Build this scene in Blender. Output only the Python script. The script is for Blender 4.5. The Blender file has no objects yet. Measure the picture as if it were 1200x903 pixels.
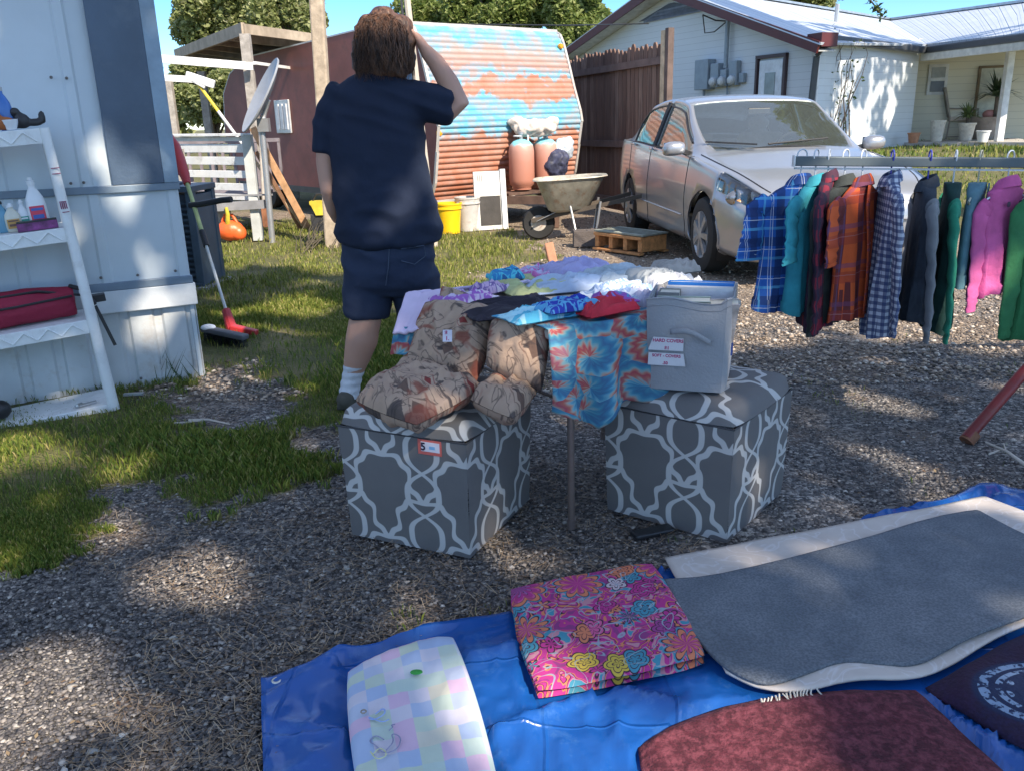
import bpy, bmesh, math, random
import numpy as np
from mathutils import Vector as V, Matrix, noise
from math import sin, cos, pi, radians, sqrt, atan2, exp
random.seed(7); rng = np.random.default_rng(7)
SC = bpy.context.scene; COL = SC.collection
# ------------------------------------------------------------ camera frame
CP, CR, CH = radians(17.35), radians(-1.6), 1.35
RV = V((cos(CR), sin(CR)*sin(CP), sin(CR)*cos(CP)))
UV_ = V((-sin(CR), cos(CR)*sin(CP), cos(CR)*cos(CP)))
FV = V((0, cos(CP), -sin(CP)))
CAM = V((0, 0, CH))
def ray(px, py): return RV*((px-600)/1000) + UV_*((451.5-py)/1000) + FV
def G(px, py, z=0.0):
    d = ray(px, py); return CAM + d*((z-CH)/d.z)
def D(px, py, y):
    d = ray(px, py); return CAM + d*(y/d.y)
SUN = V((.588*cos(radians(41)), -.809*cos(radians(41)), sin(radians(41)))).normalized()
def gz(x, y):
    a = min(max((y-9.5)/5.5, 0), 1); b = min(max((x-2)/3.5, 0), 1)
    return .60*a*a*(3-2*a)*b*b*(3-2*b)
# ------------------------------------------------------------ materials
MATS = {}
class NT:
    def __init__(s, name):
        m = bpy.data.materials.new(name); m.use_nodes = True; s.m = m; s.t = m.node_tree; s.n = s.t.nodes; s.l = s.t.links
        s.b = s.n['Principled BSDF']; s.out = s.n['Material Output']
    def add(s, kind, **k):
        n = s.n.new('ShaderNode'+kind)
        for a, v in k.items():
            if a in n.inputs: n.inputs[a].default_value = v
            else: setattr(n, a, v)
        return n
    def link(s, a, b): s.l.new(a, b)
    def val(s, x, sock):
        if isinstance(x, (int, float, tuple, list)): sock.default_value = x
        else: s.l.new(x, sock)
    def math(s, op, a, b=0.0, c=None):
        n = s.n.new('ShaderNodeMath'); n.operation = op; s.val(a, n.inputs[0]); s.val(b, n.inputs[1])
        if c is not None: s.val(c, n.inputs[2])
        return n.outputs[0]
    def mix(s, f, a, b, mode='MIX'):
        n = s.n.new('ShaderNodeMix'); n.data_type = 'RGBA'; n.blend_type = mode; s.val(f, n.inputs[0])
        for x, i in ((a, 6), (b, 7)):
            if isinstance(x, (tuple, list)): x = tuple(x)+(1,)*(4-len(x))
            s.val(x, n.inputs[i])
        return n.outputs[2]
    def ramp(s, f, stops, interp='LINEAR'):
        n = s.n.new('ShaderNodeValToRGB'); r = n.color_ramp; r.interpolation = interp
        while len(r.elements) < len(stops): r.elements.new(.5)
        for e, (p, c) in zip(r.elements, stops):
            e.position = p; e.color = tuple(c)+(1,) if len(c) == 3 else c
        s.val(f, n.inputs[0]); return n.outputs[0]
    def noise(s, vec=None, scale=5, detail=4, rough=.55, dist=0):
        n = s.add('TexNoise', Scale=scale, Detail=detail, Roughness=rough, Distortion=dist)
        if vec is not None: s.l.new(vec, n.inputs['Vector'])
        return n.outputs[0]
    def obj(s): return s.add('TexCoord').outputs['Object']
    def uv(s): return s.add('TexCoord').outputs['UV']
    def geo(s): return s.add('NewGeometry')
    def bump(s, h, st=.3, dist=.01):
        n = s.add('Bump', Strength=st, Distance=dist); s.l.new(h, n.inputs['Height']); s.l.new(n.outputs[0], s.b.inputs['Normal'])
    def fin(s, col=None, rough=.7, metal=0, **k):
        if col is not None:
            if isinstance(col, (tuple, list)): col = tuple(col)+(1,)*(4-len(col))
            s.val(col, s.b.inputs['Base Color'])
        s.val(rough, s.b.inputs['Roughness']); s.val(metal, s.b.inputs['Metallic'])
        for a, v in k.items(): s.val(v, s.b.inputs[a.replace('_', ' ')])
        return s.m
def mk(name, col, rough=.7, metal=0, ns=6, amt=.25, bump=.15, bs=60, dirt=None, **k):
    """plain painted / cloth / plastic surface with procedural wear"""
    if name in MATS: return MATS[name]
    t = NT(name); o = t.obj()
    n = t.noise(o, ns, 5, .6)
    c = t.mix(t.ramp(n, [(.3, (0, 0, 0)), (.7, (1, 1, 1))]), tuple(x*(1-amt) for x in col), tuple(min(1, x*(1+amt*.6)) for x in col))
    if dirt:
        c = t.mix(t.ramp(t.noise(o, ns*2.3, 6, .7), [(.52, (0, 0, 0)), (.72, (.8, .8, .8))]), c, dirt)
    t.bump(t.noise(o, bs, 3, .6), bump, .01)
    m = t.fin(c, rough, metal, **k); MATS[name] = m; return m
# ------------------------------------------------------------ mesh builder
WM = {}
def link(o, parent=None):
    COL.objects.link(o)
    if parent: o.parent = parent
    return o
def tag(o, label=None, cat=None, group=None, kind=None):
    if label: o['label'] = label
    if cat: o['category'] = cat
    if group: o['group'] = group
    if kind: o['kind'] = kind
    return o
def thing(name, label, cat, M=None, group=None):
    o = bpy.data.objects.new(name, None); link(o); o.empty_display_size = .1
    if M is None: M = Matrix()
    elif isinstance(M, V): M = Matrix.Translation(M)
    o.matrix_world = M; WM[o.name] = M.copy(); return tag(o, label, cat, group)
def frame(o, x, y=None, z=None):
    """matrix with origin o, x axis x, z axis z (default up)"""
    x = x.normalized()
    if z is None: z = V((0, 0, 1))
    z = z.normalized(); y = z.cross(x).normalized(); x = y.cross(z)
    return Matrix(((x.x, y.x, z.x, o.x), (x.y, y.y, z.y, o.y), (x.z, y.z, z.z, o.z), (0, 0, 0, 1)))
def rz(a): return Matrix.Rotation(a, 4, 'Z')
def finish(me, name, mat, parent, M=None, smooth=None, bev=0, sub=0, cube_uv=True, solid=0, nocenter=False):
    if parent is None and not nocenter:
        if M is None: M = Matrix()
    o = bpy.data.objects.new(name, me)
    if parent is not None:
        WM[o.name] = WM[parent.name].copy(); link(o, parent)
    else:
        link(o); M = M or Matrix(); o.matrix_world = M; WM[o.name] = M.copy()
    ms = mat if isinstance(mat, (list, tuple)) else [mat]
    for m in ms: me.materials.append(m)
    if cube_uv and not me.uv_layers and len(me.polygons):
        uvl = me.uv_layers.new(name='UVMap')
        nv = len(me.vertices); co = np.empty(nv*3); me.vertices.foreach_get('co', co); co = co.reshape(-1, 3)
        out = np.empty((len(me.loops), 2))
        for p in me.polygons:
            n = p.normal; a = (abs(n.x), abs(n.y), abs(n.z)); i = a.index(max(a))
            u, w = ((1, 2), (0, 2), (0, 1))[i]
            for li in p.loop_indices:
                c = co[me.loops[li].vertex_index]; out[li] = (c[u], c[w])
        uvl.data.foreach_set('uv', out.ravel())
    if smooth is not None:
        me.polygons.foreach_set('use_smooth', [True]*len(me.polygons))
        if smooth < 180: me.set_sharp_from_angle(angle=radians(smooth))
    if solid:
        m = o.modifiers.new('s', 'SOLIDIFY'); m.thickness = solid; m.offset = 0
    if bev:
        m = o.modifiers.new('b', 'BEVEL'); m.width = bev; m.segments = 2; m.limit_method = 'ANGLE'; m.angle_limit = radians(40)
    if sub:
        m = o.modifiers.new('u', 'SUBSURF'); m.levels = m.render_levels = sub
    return o
class MB:
    def __init__(s): s.v = []; s.f = []; s.uv = []; s.mi = []; s.T = None
    def av(s, p): s.v.append(tuple(s.T @ V(p)) if s.T else tuple(p)); return len(s.v)-1
    def af(s, idx, uv=None, mi=0): s.f.append(tuple(idx)); s.uv.append(uv); s.mi.append(mi)
    def box(s, c, sz, R=None, mi=0):
        c = V(c); h = V(sz)/2; i0 = len(s.v)
        for z in (-1, 1):
            for y in (-1, 1):
                for x in (-1, 1):
                    p = V((x*h.x, y*h.y, z*h.z)); p = (R @ p) if R else p; s.av(c+p)
        for q in ((0, 2, 3, 1), (4, 5, 7, 6), (0, 1, 5, 4), (2, 6, 7, 3), (0, 4, 6, 2), (1, 3, 7, 5)): s.af([i0+k for k in q], mi=mi)
        return s
    def bar(s, a, b, w, h=None, up=(0, 0, 1), mi=0, w2=None):
        a = V(a); b = V(b); h = h or w; d = (b-a); L = d.length; d = d/L; up = V(up)
        if abs(d.dot(up)) > .98: up = V((0, 1, 0))
        x = d.cross(up).normalized(); z = x.cross(d); i0 = len(s.v)
        for p, k in ((a, 1), (b, (w2/w if w2 else 1))):
            for sx, sz in ((-1, -1), (1, -1), (1, 1), (-1, 1)): s.av(p+x*sx*w/2*k+z*sz*h/2*k)
        for q in ((0, 1, 2, 3), (7, 6, 5, 4), (0, 4, 5, 1), (1, 5, 6, 2), (2, 6, 7, 3), (3, 7, 4, 0)): s.af([i0+k for k in q], mi=mi)
        return s
    def tube(s, pts, r, n=8, caps=True, mi=0, sq=1.0, ref=None):
        pts = [V(p) for p in pts]; N = len(pts); rings = []; prev = None
        for i, p in enumerate(pts):
            d = (pts[min(i+1, N-1)]-pts[max(i-1, 0)]).normalized()
            if prev is None:
                a = V(ref) if ref else (V((0, 0, 1)) if abs(d.z) < .9 else V((1, 0, 0)))
                x = d.cross(a).normalized()
            else: x = (prev-d*prev.dot(d)).normalized()
            prev = x; y = d.cross(x); rr = r[i] if isinstance(r, (list, tuple)) else r
            rx, ry = rr if isinstance(rr, (list, tuple)) else (rr, rr*sq)
            rings.append([s.av(p+x*cos(2*pi*k/n)*rx+y*sin(2*pi*k/n)*ry) for k in range(n)])
        for i in range(N-1):
            for k in range(n): s.af((rings[i][k], rings[i][(k+1) % n], rings[i+1][(k+1) % n], rings[i+1][k]), mi=mi)
        if caps: s.af(rings[0][::-1], mi=mi); s.af(rings[-1], mi=mi)
        return s
    def loft(s, rings, caps=True, mi=0):
        ids = [[s.av(p) for p in r] for r in rings]; n = len(ids[0])
        for i in range(len(ids)-1):
            for k in range(n): s.af((ids[i][k], ids[i][(k+1) % n], ids[i+1][(k+1) % n], ids[i+1][k]), mi=mi)
        if caps: s.af(ids[0][::-1], mi=mi); s.af(ids[-1], mi=mi)
        return s
    def lathe(s, prof, M=None, n=24, mi=0, caps=True, arc=2*pi):
        M = M or Matrix(); rs = []
        for r, z in prof: rs.append([M @ V((r*cos(2*pi*k/n), r*sin(2*pi*k/n), z)) for k in range(n)])
        return s.loft(rs, caps, mi)
    def ell(s, c, r, R=None, n=14, mi=0):
        c = V(c); rs = []
        for i in range(1, n//2+2):
            a = pi*i/(n//2+2)
            ring = []
            for k in range(n):
                p = V((r[0]*sin(a)*cos(2*pi*k/n), r[1]*sin(a)*sin(2*pi*k/n), -r[2]*cos(a)))
                ring.append(c+((R @ p) if R else p))
            rs.append(ring)
        return s.loft(rs, True, mi)
    def prism(s, poly, M, t, mi=0):
        """2-D polygon in M's xy plane pushed out by t along M's z"""
        n = len(poly); a = [s.av(M @ V((x, y, 0))) for x, y in poly]; b = [s.av(M @ V((x, y, t))) for x, y in poly]
        s.af(a[::-1], mi=mi); s.af(b, mi=mi)
        for k in range(n): s.af((a[k], a[(k+1) % n], b[(k+1) % n], b[k]), mi=mi)
        return s
    def grid(s, nu, nv, fn, mi=0, uvs=(1, 1), cu=False):
        i0 = len(s.v)
        for j in range(nv+1):
            for i in range(nu+1): s.av(fn(i/nu, j/nv))
        for j in range(nv):
            for i in range(nu if not cu else nu):
                a = i0+j*(nu+1)+i
                u0, u1, v0, v1 = i/nu*uvs[0], (i+1)/nu*uvs[0], j/nv*uvs[1], (j+1)/nv*uvs[1]
                s.af((a, a+1, a+nu+2, a+nu+1), ((u0, v0), (u1, v0), (u1, v1), (u0, v1)), mi)
        return s
    def quad(s, a, b, c, d, mi=0, uv=((0, 0), (1, 0), (1, 1), (0, 1))):
        s.af([s.av(p) for p in (a, b, c, d)], uv, mi); return s
    def mesh(s, name, T=None):
        me = bpy.data.meshes.new(name); vs = s.v
        if T: vs = [tuple(T @ V(p)) for p in vs]
        me.from_pydata(vs, [], s.f); me.update()
        if any(u is not None for u in s.uv):
            l = me.uv_layers.new(name='UVMap'); k = 0
            for p, u in zip(me.polygons, s.uv):
                for q, li in enumerate(p.loop_indices):
                    if u: l.data[li].uv = u[q]
        if any(s.mi): me.polygons.foreach_set('material_index', s.mi)
        return me
    def build(s, name, mat, parent=None, local=False, smooth=None, bev=0, sub=0, label=None, solid=0, at=None):
        T = None; M = None
        if parent is not None:
            if not local: T = WM[parent.name].inverted()
        else:
            if at is None:
                a = np.array(s.v); at = V(((a[:, 0].min()+a[:, 0].max())/2, (a[:, 1].min()+a[:, 1].max())/2, a[:, 2].min()))
            M = Matrix.Translation(at) if isinstance(at, V) else at
            T = M.inverted()
        o = finish(s.mesh(name, T), name, mat, parent, M, smooth, bev, sub, solid=solid)
        if label: o['label'] = label
        return o
def evalmesh(o, name):
    dg = bpy.context.evaluated_depsgraph_get(); me = bpy.data.meshes.new_from_object(o.evaluated_get(dg)); me.name = name; return me
def fuse(mb, name, mat, parent=None, vox=.02, it=6, disp=None, smooth=180, local=False, fac=.5):
    """several closed solids joined into one continuous skin"""
    me = mb.mesh('tmp'); o = bpy.data.objects.new('tmp', me); COL.objects.link(o)
    m = o.modifiers.new('r', 'REMESH'); m.mode = 'VOXEL'; m.voxel_size = vox; m.adaptivity = 0
    if it: m = o.modifiers.new('s', 'SMOOTH'); m.iterations = it; m.factor = fac
    me2 = evalmesh(o, name); bpy.data.objects.remove(o); bpy.data.meshes.remove(me)
    if disp:
        n = [v.normal.copy() for v in me2.vertices]
        for v, q in zip(me2.vertices, n): v.co = v.co + q*disp(v.co, q)
    M = None
    if parent is not None:
        if not local: me2.transform(WM[parent.name].inverted())
    else:
        a = np.empty(len(me2.vertices)*3); me2.vertices.foreach_get('co', a); a = a.reshape(-1, 3)
        M = Matrix.Translation(V(((a[:, 0].min()+a[:, 0].max())/2, (a[:, 1].min()+a[:, 1].max())/2, a[:, 2].min())))
        me2.transform(M.inverted())
    me2.update()
    return finish(me2, name, mat, parent, M, smooth)
def copy_tree(o, parent=None, M=None):
    c = o.copy(); COL.objects.link(c); c.parent = parent
    if parent is None and M is not None: c.matrix_world = M; WM[c.name] = M.copy()
    for ch in o.children: copy_tree(ch, c)
    return c
def text(s, M, size, mat, parent, name='lettering', local=False, ext=.0015, align='CENTER'):
    cu = bpy.data.curves.new('t', 'FONT'); cu.body = s; cu.size = size; cu.extrude = ext; cu.align_x = align; cu.offset = size*.03; cu.align_y = 'CENTER'
    o = bpy.data.objects.new('t', cu); COL.objects.link(o); me = evalmesh(o, name); bpy.data.objects.remove(o)
    me.transform(M if local else WM[parent.name].inverted() @ M)
    return finish(me, name, mat, parent, cube_uv=False)
def fbm(p, s=1, o=3):
    v = 0; a = 1
    for i in range(o): v += a*noise.noise(V(p)*s); s *= 2.03; a *= .5
    return v
def ridge(p, s=1):
    return 1-abs(noise.noise(V(p)*s))*2
class Pl:
    """vertical plane through P0 along horizontal direction d"""
    def __init__(s, P0, d): s.P = V((P0[0], P0[1], 0)); s.d = V((d[0], d[1], 0)).normalized(); s.n = V((s.d.y, -s.d.x, 0))
    def w(s, px, py, off=0):
        r = ray(px, py); t = (s.P+s.n*off-CAM).dot(s.n)/r.dot(s.n); q = CAM+r*t; return ((q-s.P).dot(s.d), q.z)
    def pt(s, u, z, off=0): return s.P+s.d*u+V((0, 0, z))+s.n*off
    def M(s, off=0): return Matrix(((s.d.x, 0, s.n.x, s.pt(0, 0, off).x), (s.d.y, 0, s.n.y, s.pt(0, 0, off).y), (0, 1, 0, 0), (0, 0, 0, 1)))
# ------------------------------------------------------------ world, camera, sun
cam = bpy.data.cameras.new('camera'); co = bpy.data.objects.new('camera', cam); COL.objects.link(co); SC.camera = co
cam.sensor_width = 36; cam.lens = 30; cam.clip_end = 2000; cam.clip_start = .02
co.matrix_world = Matrix(((RV.x, UV_.x, -FV.x, 0), (RV.y, UV_.y, -FV.y, 0), (RV.z, UV_.z, -FV.z, CH), (0, 0, 0, 1)))
w = bpy.data.worlds.new('World'); SC.world = w; w.use_nodes = True
nt = w.node_tree; bg = nt.nodes['Background']; sk = nt.nodes.new('ShaderNodeTexSky'); sk.sky_type = 'NISHITA'; sk.sun_disc = False
sk.sun_elevation = radians(41); sk.sun_rotation = atan2(SUN.x, SUN.y); sk.dust_density = .15; sk.ozone_density = 3; sk.air_density = .8; sk.altitude = 900
tcw = nt.nodes.new('ShaderNodeTexCoord'); sxw = nt.nodes.new('ShaderNodeSeparateXYZ'); nt.links.new(tcw.outputs['Generated'], sxw.inputs[0])
mr = nt.nodes.new('ShaderNodeMapRange'); mr.inputs[1].default_value = .14; mr.inputs[2].default_value = .5; nt.links.new(sxw.outputs[2], mr.inputs[0])
mxw = nt.nodes.new('ShaderNodeMix'); mxw.data_type = 'RGBA'; nt.links.new(mr.outputs[0], mxw.inputs[0])
for (sat, val), si in (((1.3, .56), 6), ((.72, 1.12), 7)):   # deeper blue near the skyline, paler overhead
    hs = nt.nodes.new('ShaderNodeHueSaturation'); hs.inputs['Saturation'].default_value = sat; hs.inputs['Value'].default_value = val; nt.links.new(sk.outputs[0], hs.inputs['Color']); nt.links.new(hs.outputs[0], mxw.inputs[si])
nt.links.new(mxw.outputs[2], bg.inputs[0]); bg.inputs[1].default_value = .15
sl = bpy.data.lights.new('sun', 'SUN'); sl.energy = 3.1; sl.angle = radians(.5); sl.color = (1, .88, .73)
so = bpy.data.objects.new('sun', sl); COL.objects.link(so); so.rotation_euler = (-SUN).to_track_quat('-Z', 'Y').to_euler(); so.location = (5, -8, 12)
SC.view_settings.view_transform = 'Standard'; SC.view_settings.look = 'None'; SC.view_settings.exposure = 1.5; SC.view_settings.gamma = 1
SC.cycles.max_bounces = 8; SC.cycles.transparent_max_bounces = 12
# ------------------------------------------------------------ ground
def inpoly(x, y, poly):
    c = np.zeros(np.shape(x), bool); n = len(poly)
    for i in range(n):
        x1, y1 = poly[i]; x2, y2 = poly[i-1]
        m = ((y1 > y) != (y2 > y)) & (x < (x2-x1)*(y-y1)/(y2-y1+1e-12)+x1); c ^= m
    return c
def gp(l): return [tuple(G(*p)[:2]) for p in l]
GRASS = gp([(-260, 480), (-200, 690), (0, 668), (50, 655), (80, 625), (150, 632), (215, 612), (300, 598), (345, 575), (410, 560), (440, 480), (500, 425), (600, 345), (668, 318), (655, 296), (610, 280)]) + [(.1, 10.6), (-.4, 11.6), (-1.6, 12.2), (-5, 14), (-40, 16), (-40, 4)]
HOLES = [gp(l) for l in ([(205, 445), (300, 425), (330, 450), (335, 505), (265, 520), (205, 505)], [(120, 575), (200, 560), (235, 590), (200, 640), (110, 640)], [(330, 505), (420, 495), (410, 560), (340, 560)],
         [(560, 318), (660, 296), (672, 320), (600, 345)], [(140, 448), (190, 446), (200, 458), (150, 470)])]
LAWN = [(1.2, 14.6), (3.2, 11.2), (4.6, 9.7), (9, 8.6), (40, 8), (40, 60), (-1, 60)]
def vnoise(x, y, s, seed=0):
    """smooth numpy value noise -1..1"""
    r = np.random.default_rng(seed).uniform(-1, 1, (64, 64)); X = np.asarray(x)*s+31.7; Y = np.asarray(y)*s+17.3
    i = np.floor(X).astype(int); j = np.floor(Y).astype(int); fx = X-i; fy = Y-j; fx = fx*fx*(3-2*fx); fy = fy*fy*(3-2*fy)
    g = lambda a, b: r[a % 64, b % 64]
    return (g(i, j)*(1-fx)+g(i+1, j)*fx)*(1-fy)+(g(i, j+1)*(1-fx)+g(i+1, j+1)*fx)*fy
def grassy(x, y):
    xx = x+.14*vnoise(x, y, 3, 1)+.13*vnoise(x, y, 13, 2)+.08*vnoise(x, y, 37, 5); yy = y+.18*vnoise(x, y, 3, 3)+.15*vnoise(x, y, 13, 4)+.09*vnoise(x, y, 41, 6)
    g = inpoly(xx, yy, GRASS)
    for h in HOLES: g &= ~inpoly(xx, yy, h)
    return g | inpoly(xx, yy, LAWN)
def gzn(x, y):
    a = np.clip((y-9.5)/5.5, 0, 1); b = np.clip((x-2)/3.5, 0, 1); return .60*a*a*(3-2*a)*b*b*(3-2*b)
xs = np.unique(np.concatenate([-np.geomspace(4, 260, 40), np.arange(-4, 5, .05), np.geomspace(5, 260, 40)]))
ys = np.unique(np.concatenate([-np.geomspace(1, 80, 14), np.arange(-1, 6, .05), np.arange(6, 14, .12), np.geomspace(14, 420, 50)]))
X, Y = np.meshgrid(xs, ys); nx, ny = len(xs), len(ys)
Z = gzn(X, Y)+np.where((Y < 12) & (abs(X) < 6), .012*vnoise(X, Y, 1.5, 8)+.006*vnoise(X, Y, 7, 9)-.012, -.012)
me = bpy.data.meshes.new('ground')
idx = np.arange(nx*ny).reshape(ny, nx); q = np.stack([idx[:-1, :-1], idx[:-1, 1:], idx[1:, 1:], idx[1:, :-1]], -1).reshape(-1, 4)
me.from_pydata(np.stack([X, Y, Z], -1).reshape(-1, 3).tolist(), [], q.tolist()); me.update()
ga = grassy(X, Y).astype(float)
dist = (Y > 15) & (X < 1.2); ga[dist] = 1
at = me.color_attributes.new('cover', 'FLOAT_COLOR', 'POINT')
at.data.foreach_set('color', np.stack([ga, ga, ga, ga*0+1], -1).ravel())
t = NT('gravel_and_turf'); o = t.obj(); cov = t.add('VertexColor', layer_name='cover').outputs[0]
vo = t.add('TexVoronoi', Scale=75); t.link(o, vo.inputs[0])
vo2 = t.add('TexVoronoi', Scale=38); t.link(o, vo2.inputs[0])
rnd = t.add('SeparateColor'); t.link(vo.outputs['Color'], rnd.inputs[0])
big = t.noise(o, .9, 5, .6)
stone = t.ramp(rnd.outputs[0], [(0, (.045, .042, .042)), (.35, (.10, .095, .092)), (.7, (.20, .185, .17)), (1, (.42, .39, .35))])
tan = t.ramp(rnd.outputs[1], [(0, (.12, .085, .055)), (.5, (.26, .19, .125)), (1, (.45, .36, .26))])
sx = t.add('SeparateXYZ'); t.link(o, sx.inputs[0])
far = t.math('ADD', t.math('MULTIPLY', t.math('SUBTRACT', sx.outputs[1], 4.4), .55), t.math('MULTIPLY', t.math('SUBTRACT', big, .5), 5)); fc = t.add('Clamp'); t.link(far, fc.inputs[0])
gr = t.mix(t.math('MULTIPLY', fc.outputs[0], .8), stone, tan)
gr = t.mix(t.ramp(t.noise(o, 3.1, 5, .65), [(.52, (0, 0, 0)), (.7, (.65, .65, .65))]), gr, (.13, .085, .055))
soil = t.mix(t.noise(o, 14, 5, .7), (.05, .055, .018), (.17, .16, .05))
soil = t.mix(t.ramp(t.noise(o, 2.4, 4), [(.5, (0, 0, 0)), (.68, (.7, .7, .7))]), soil, (.24, .19, .09))
c = t.mix(cov, gr, soil)
h = t.math('SUBTRACT', 1.0, vo.outputs['Distance']); t.bump(t.math('ADD', h, t.math('MULTIPLY', vo2.outputs['Distance'], -1.2)), .9, .012)
finish(me, 'ground', t.fin(c, .9), None, smooth=180, cube_uv=False)['kind'] = 'structure'
# ------------------------------------------------------------ scattered cover
def island_mat(name, stops, rough=.8, sheen=0, trans=0, noise_amt=0):
    t = NT(name); r = t.geo().outputs['Random Per Island']
    c = t.ramp(r, stops)
    if noise_amt:
        c = t.mix(t.ramp(t.noise(t.obj(), noise_amt, 3), [(.35, (0, 0, 0)), (.65, (.55, .55, .55))]), c, (.01, .015, .005) if trans else (0, 0, 0))
    t.fin(c, rough)
    if trans:
        tr = t.add('BsdfTranslucent'); t.link(c, tr.inputs[0]); mx = t.add('MixShader', Fac=trans)
        t.link(t.b.outputs[0], mx.inputs[1]); t.link(tr.outputs[0], mx.inputs[2]); t.link(mx.outputs[0], t.out.inputs[0])
    return t.m
def npmesh(name, v, f, mat, kind='stuff', smooth=False):
    me = bpy.data.meshes.new(name); me.vertices.add(len(v)); me.vertices.foreach_set('co', v.ravel())
    k = f.shape[1]; me.loops.add(f.size); me.loops.foreach_set('vertex_index', f.ravel().astype(np.int32))
    me.polygons.add(len(f)); me.polygons.foreach_set('loop_start', np.arange(0, f.size, k, dtype=np.int32)); me.update(calc_edges=True)
    o = finish(me, name, mat, None, smooth=180 if smooth else None, cube_uv=False)
    if kind: o['kind'] = kind
    return o
def scatter_view(n, y0, y1, px0=-40, px1=1240, power=1.0):
    """points on the ground inside the view cone, denser near"""
    u = rng.random(n); y = (y0**-power+u*(y1**-power-y0**-power))**(-1/power)
    x = y*((rng.uniform(px0, px1, n)-600)/1000)*(1+.36/y); return x, y
SOLID = [gp([(310, 800), (560, 725), (770, 672), (1150, 573), (1300, 590), (1300, 1200), (300, 1200)]), gp([(138, 452), (241, 440), (120, 445), (0, 460), (-100, 480)])]
def stones(n, y0, y1, s0, s1, seed, name, stops, cond=None):
    x, y = scatter_view(n, y0, y1); k = ~grassy(x, y) if cond is None else cond(x, y)
    for sp in SOLID: k &= ~inpoly(x, y, sp)
    x, y = x[k], y[k]; n = len(x)
    oc = np.array([[1, 0, 0], [-.5, .87, 0], [-.5, -.87, 0], [.3, .5, .55], [-.6, .0, .6], [.35, -.5, .5], [0, 0, -.4]])
    of = np.array([[0, 1, 3], [1, 2, 4], [2, 0, 5], [3, 4, 5], [1, 4, 3], [2, 5, 4], [0, 3, 5], [1, 0, 6], [2, 1, 6], [0, 2, 6]])
    s = rng.uniform(s0, s1, n)*rng.choice([.7, 1, 1, 1.5], n)
    v = oc[None]*(1+rng.uniform(-.35, .35, (n, 7, 3)))*s[:, None, None]*np.stack([np.ones(n), rng.uniform(.6, 1, n), rng.uniform(.5, .9, n)], -1)[:, None]
    a = rng.uniform(0, 2*pi, n); ca, sa = np.cos(a)[:, None], np.sin(a)[:, None]
    vx = v[..., 0]*ca-v[..., 1]*sa; vy = v[..., 0]*sa+v[..., 1]*ca
    v = np.stack([vx+x[:, None], vy+y[:, None], v[..., 2]+(gzn(x, y))[:, None]+s[:, None]*.1-.004], -1)
    f = of[None]+7*np.arange(n)[:, None, None]
    return npmesh(name, v.reshape(-1, 3), f.reshape(-1, 3), island_mat(name+'_mat', stops))
GREYS = [(0, (.04, .037, .038)), (.3, (.085, .077, .075)), (.6, (.14, .125, .115)), (.88, (.23, .20, .175)), (1, (.42, .38, .33))]
stones(115000, 1.25, 6.0, .0042, .0078, 1, 'gravel', GREYS)
stones(26000, 4.2, 14, .008, .016, 2, 'gravel', [(0, (.10, .08, .06)), (.4, (.25, .19, .14)), (.8, (.42, .34, .26)), (1, (.6, .54, .45))])
stones(260, 1.35, 7, .008, .015, 3, 'gravel', [(0, (.25, .23, .2)), (.6, (.42, .39, .35)), (1, (.62, .58, .52))])
def blades(n, y0, y1, hmin, hmax, w, name, stops, px=(-60, 1240), cond=grassy, power=1.0, lean=.6):
    x, y = scatter_view(n, y0, y1, *px, power=power); k = cond(x, y); x, y = x[k], y[k]
    k = rng.random(len(x)) < np.clip(.7+.8*vnoise(x, y, 2.3, 21), .1, 1); x, y = x[k], y[k]; n = len(x)
    hh = rng.uniform(hmin, hmax, n)*np.clip(.75+.6*vnoise(x, y, 1.9, 22), .3, 1.5); a = rng.uniform(0, 2*pi, n); b = rng.uniform(0, 2*pi, n)
    ww = w*rng.uniform(.6, 1.3, n); l = rng.uniform(.1, lean, n)*hh; z = gzn(x, y)
    dx, dy = np.cos(a)*ww, np.sin(a)*ww; lx, ly = np.cos(b)*l, np.sin(b)*l
    v = np.stack([np.stack([x-dx, y-dy, z-.01], -1), np.stack([x+dx, y+dy, z-.01], -1), np.stack([x+dx*.7+lx*.35, y+dy*.7+ly*.35, z+hh*.6], -1), np.stack([x+lx, y+ly, z+hh*.92], -1)], 1)
    return npmesh(name, v.reshape(-1, 3), np.arange(4*n).reshape(-1, 4), island_mat(name+'_mat', stops, .6, trans=.3))
GR = [(0, (.06, .105, .016)), (.4, (.13, .19, .026)), (.75, (.22, .26, .04)), (.92, (.34, .32, .08)), (1, (.42, .35, .15))]
blades(290000, 2.0, 7, .018, .060, .0010, 'grass', GR, px=(-80, 680))
blades(110000, 5.5, 16, .025, .055, .005, 'grass', [(0, (.09, .12, .016)), (.4, (.17, .21, .032)), (.8, (.29, .29, .07)), (1, (.44, .38, .16))], px=(-60, 700), power=.7)
blades(30000, 9, 30, .04, .10, .012, 'grass', GR, px=(650, 1300), power=.5, cond=lambda x, y: inpoly(x, y, LAWN))
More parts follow.
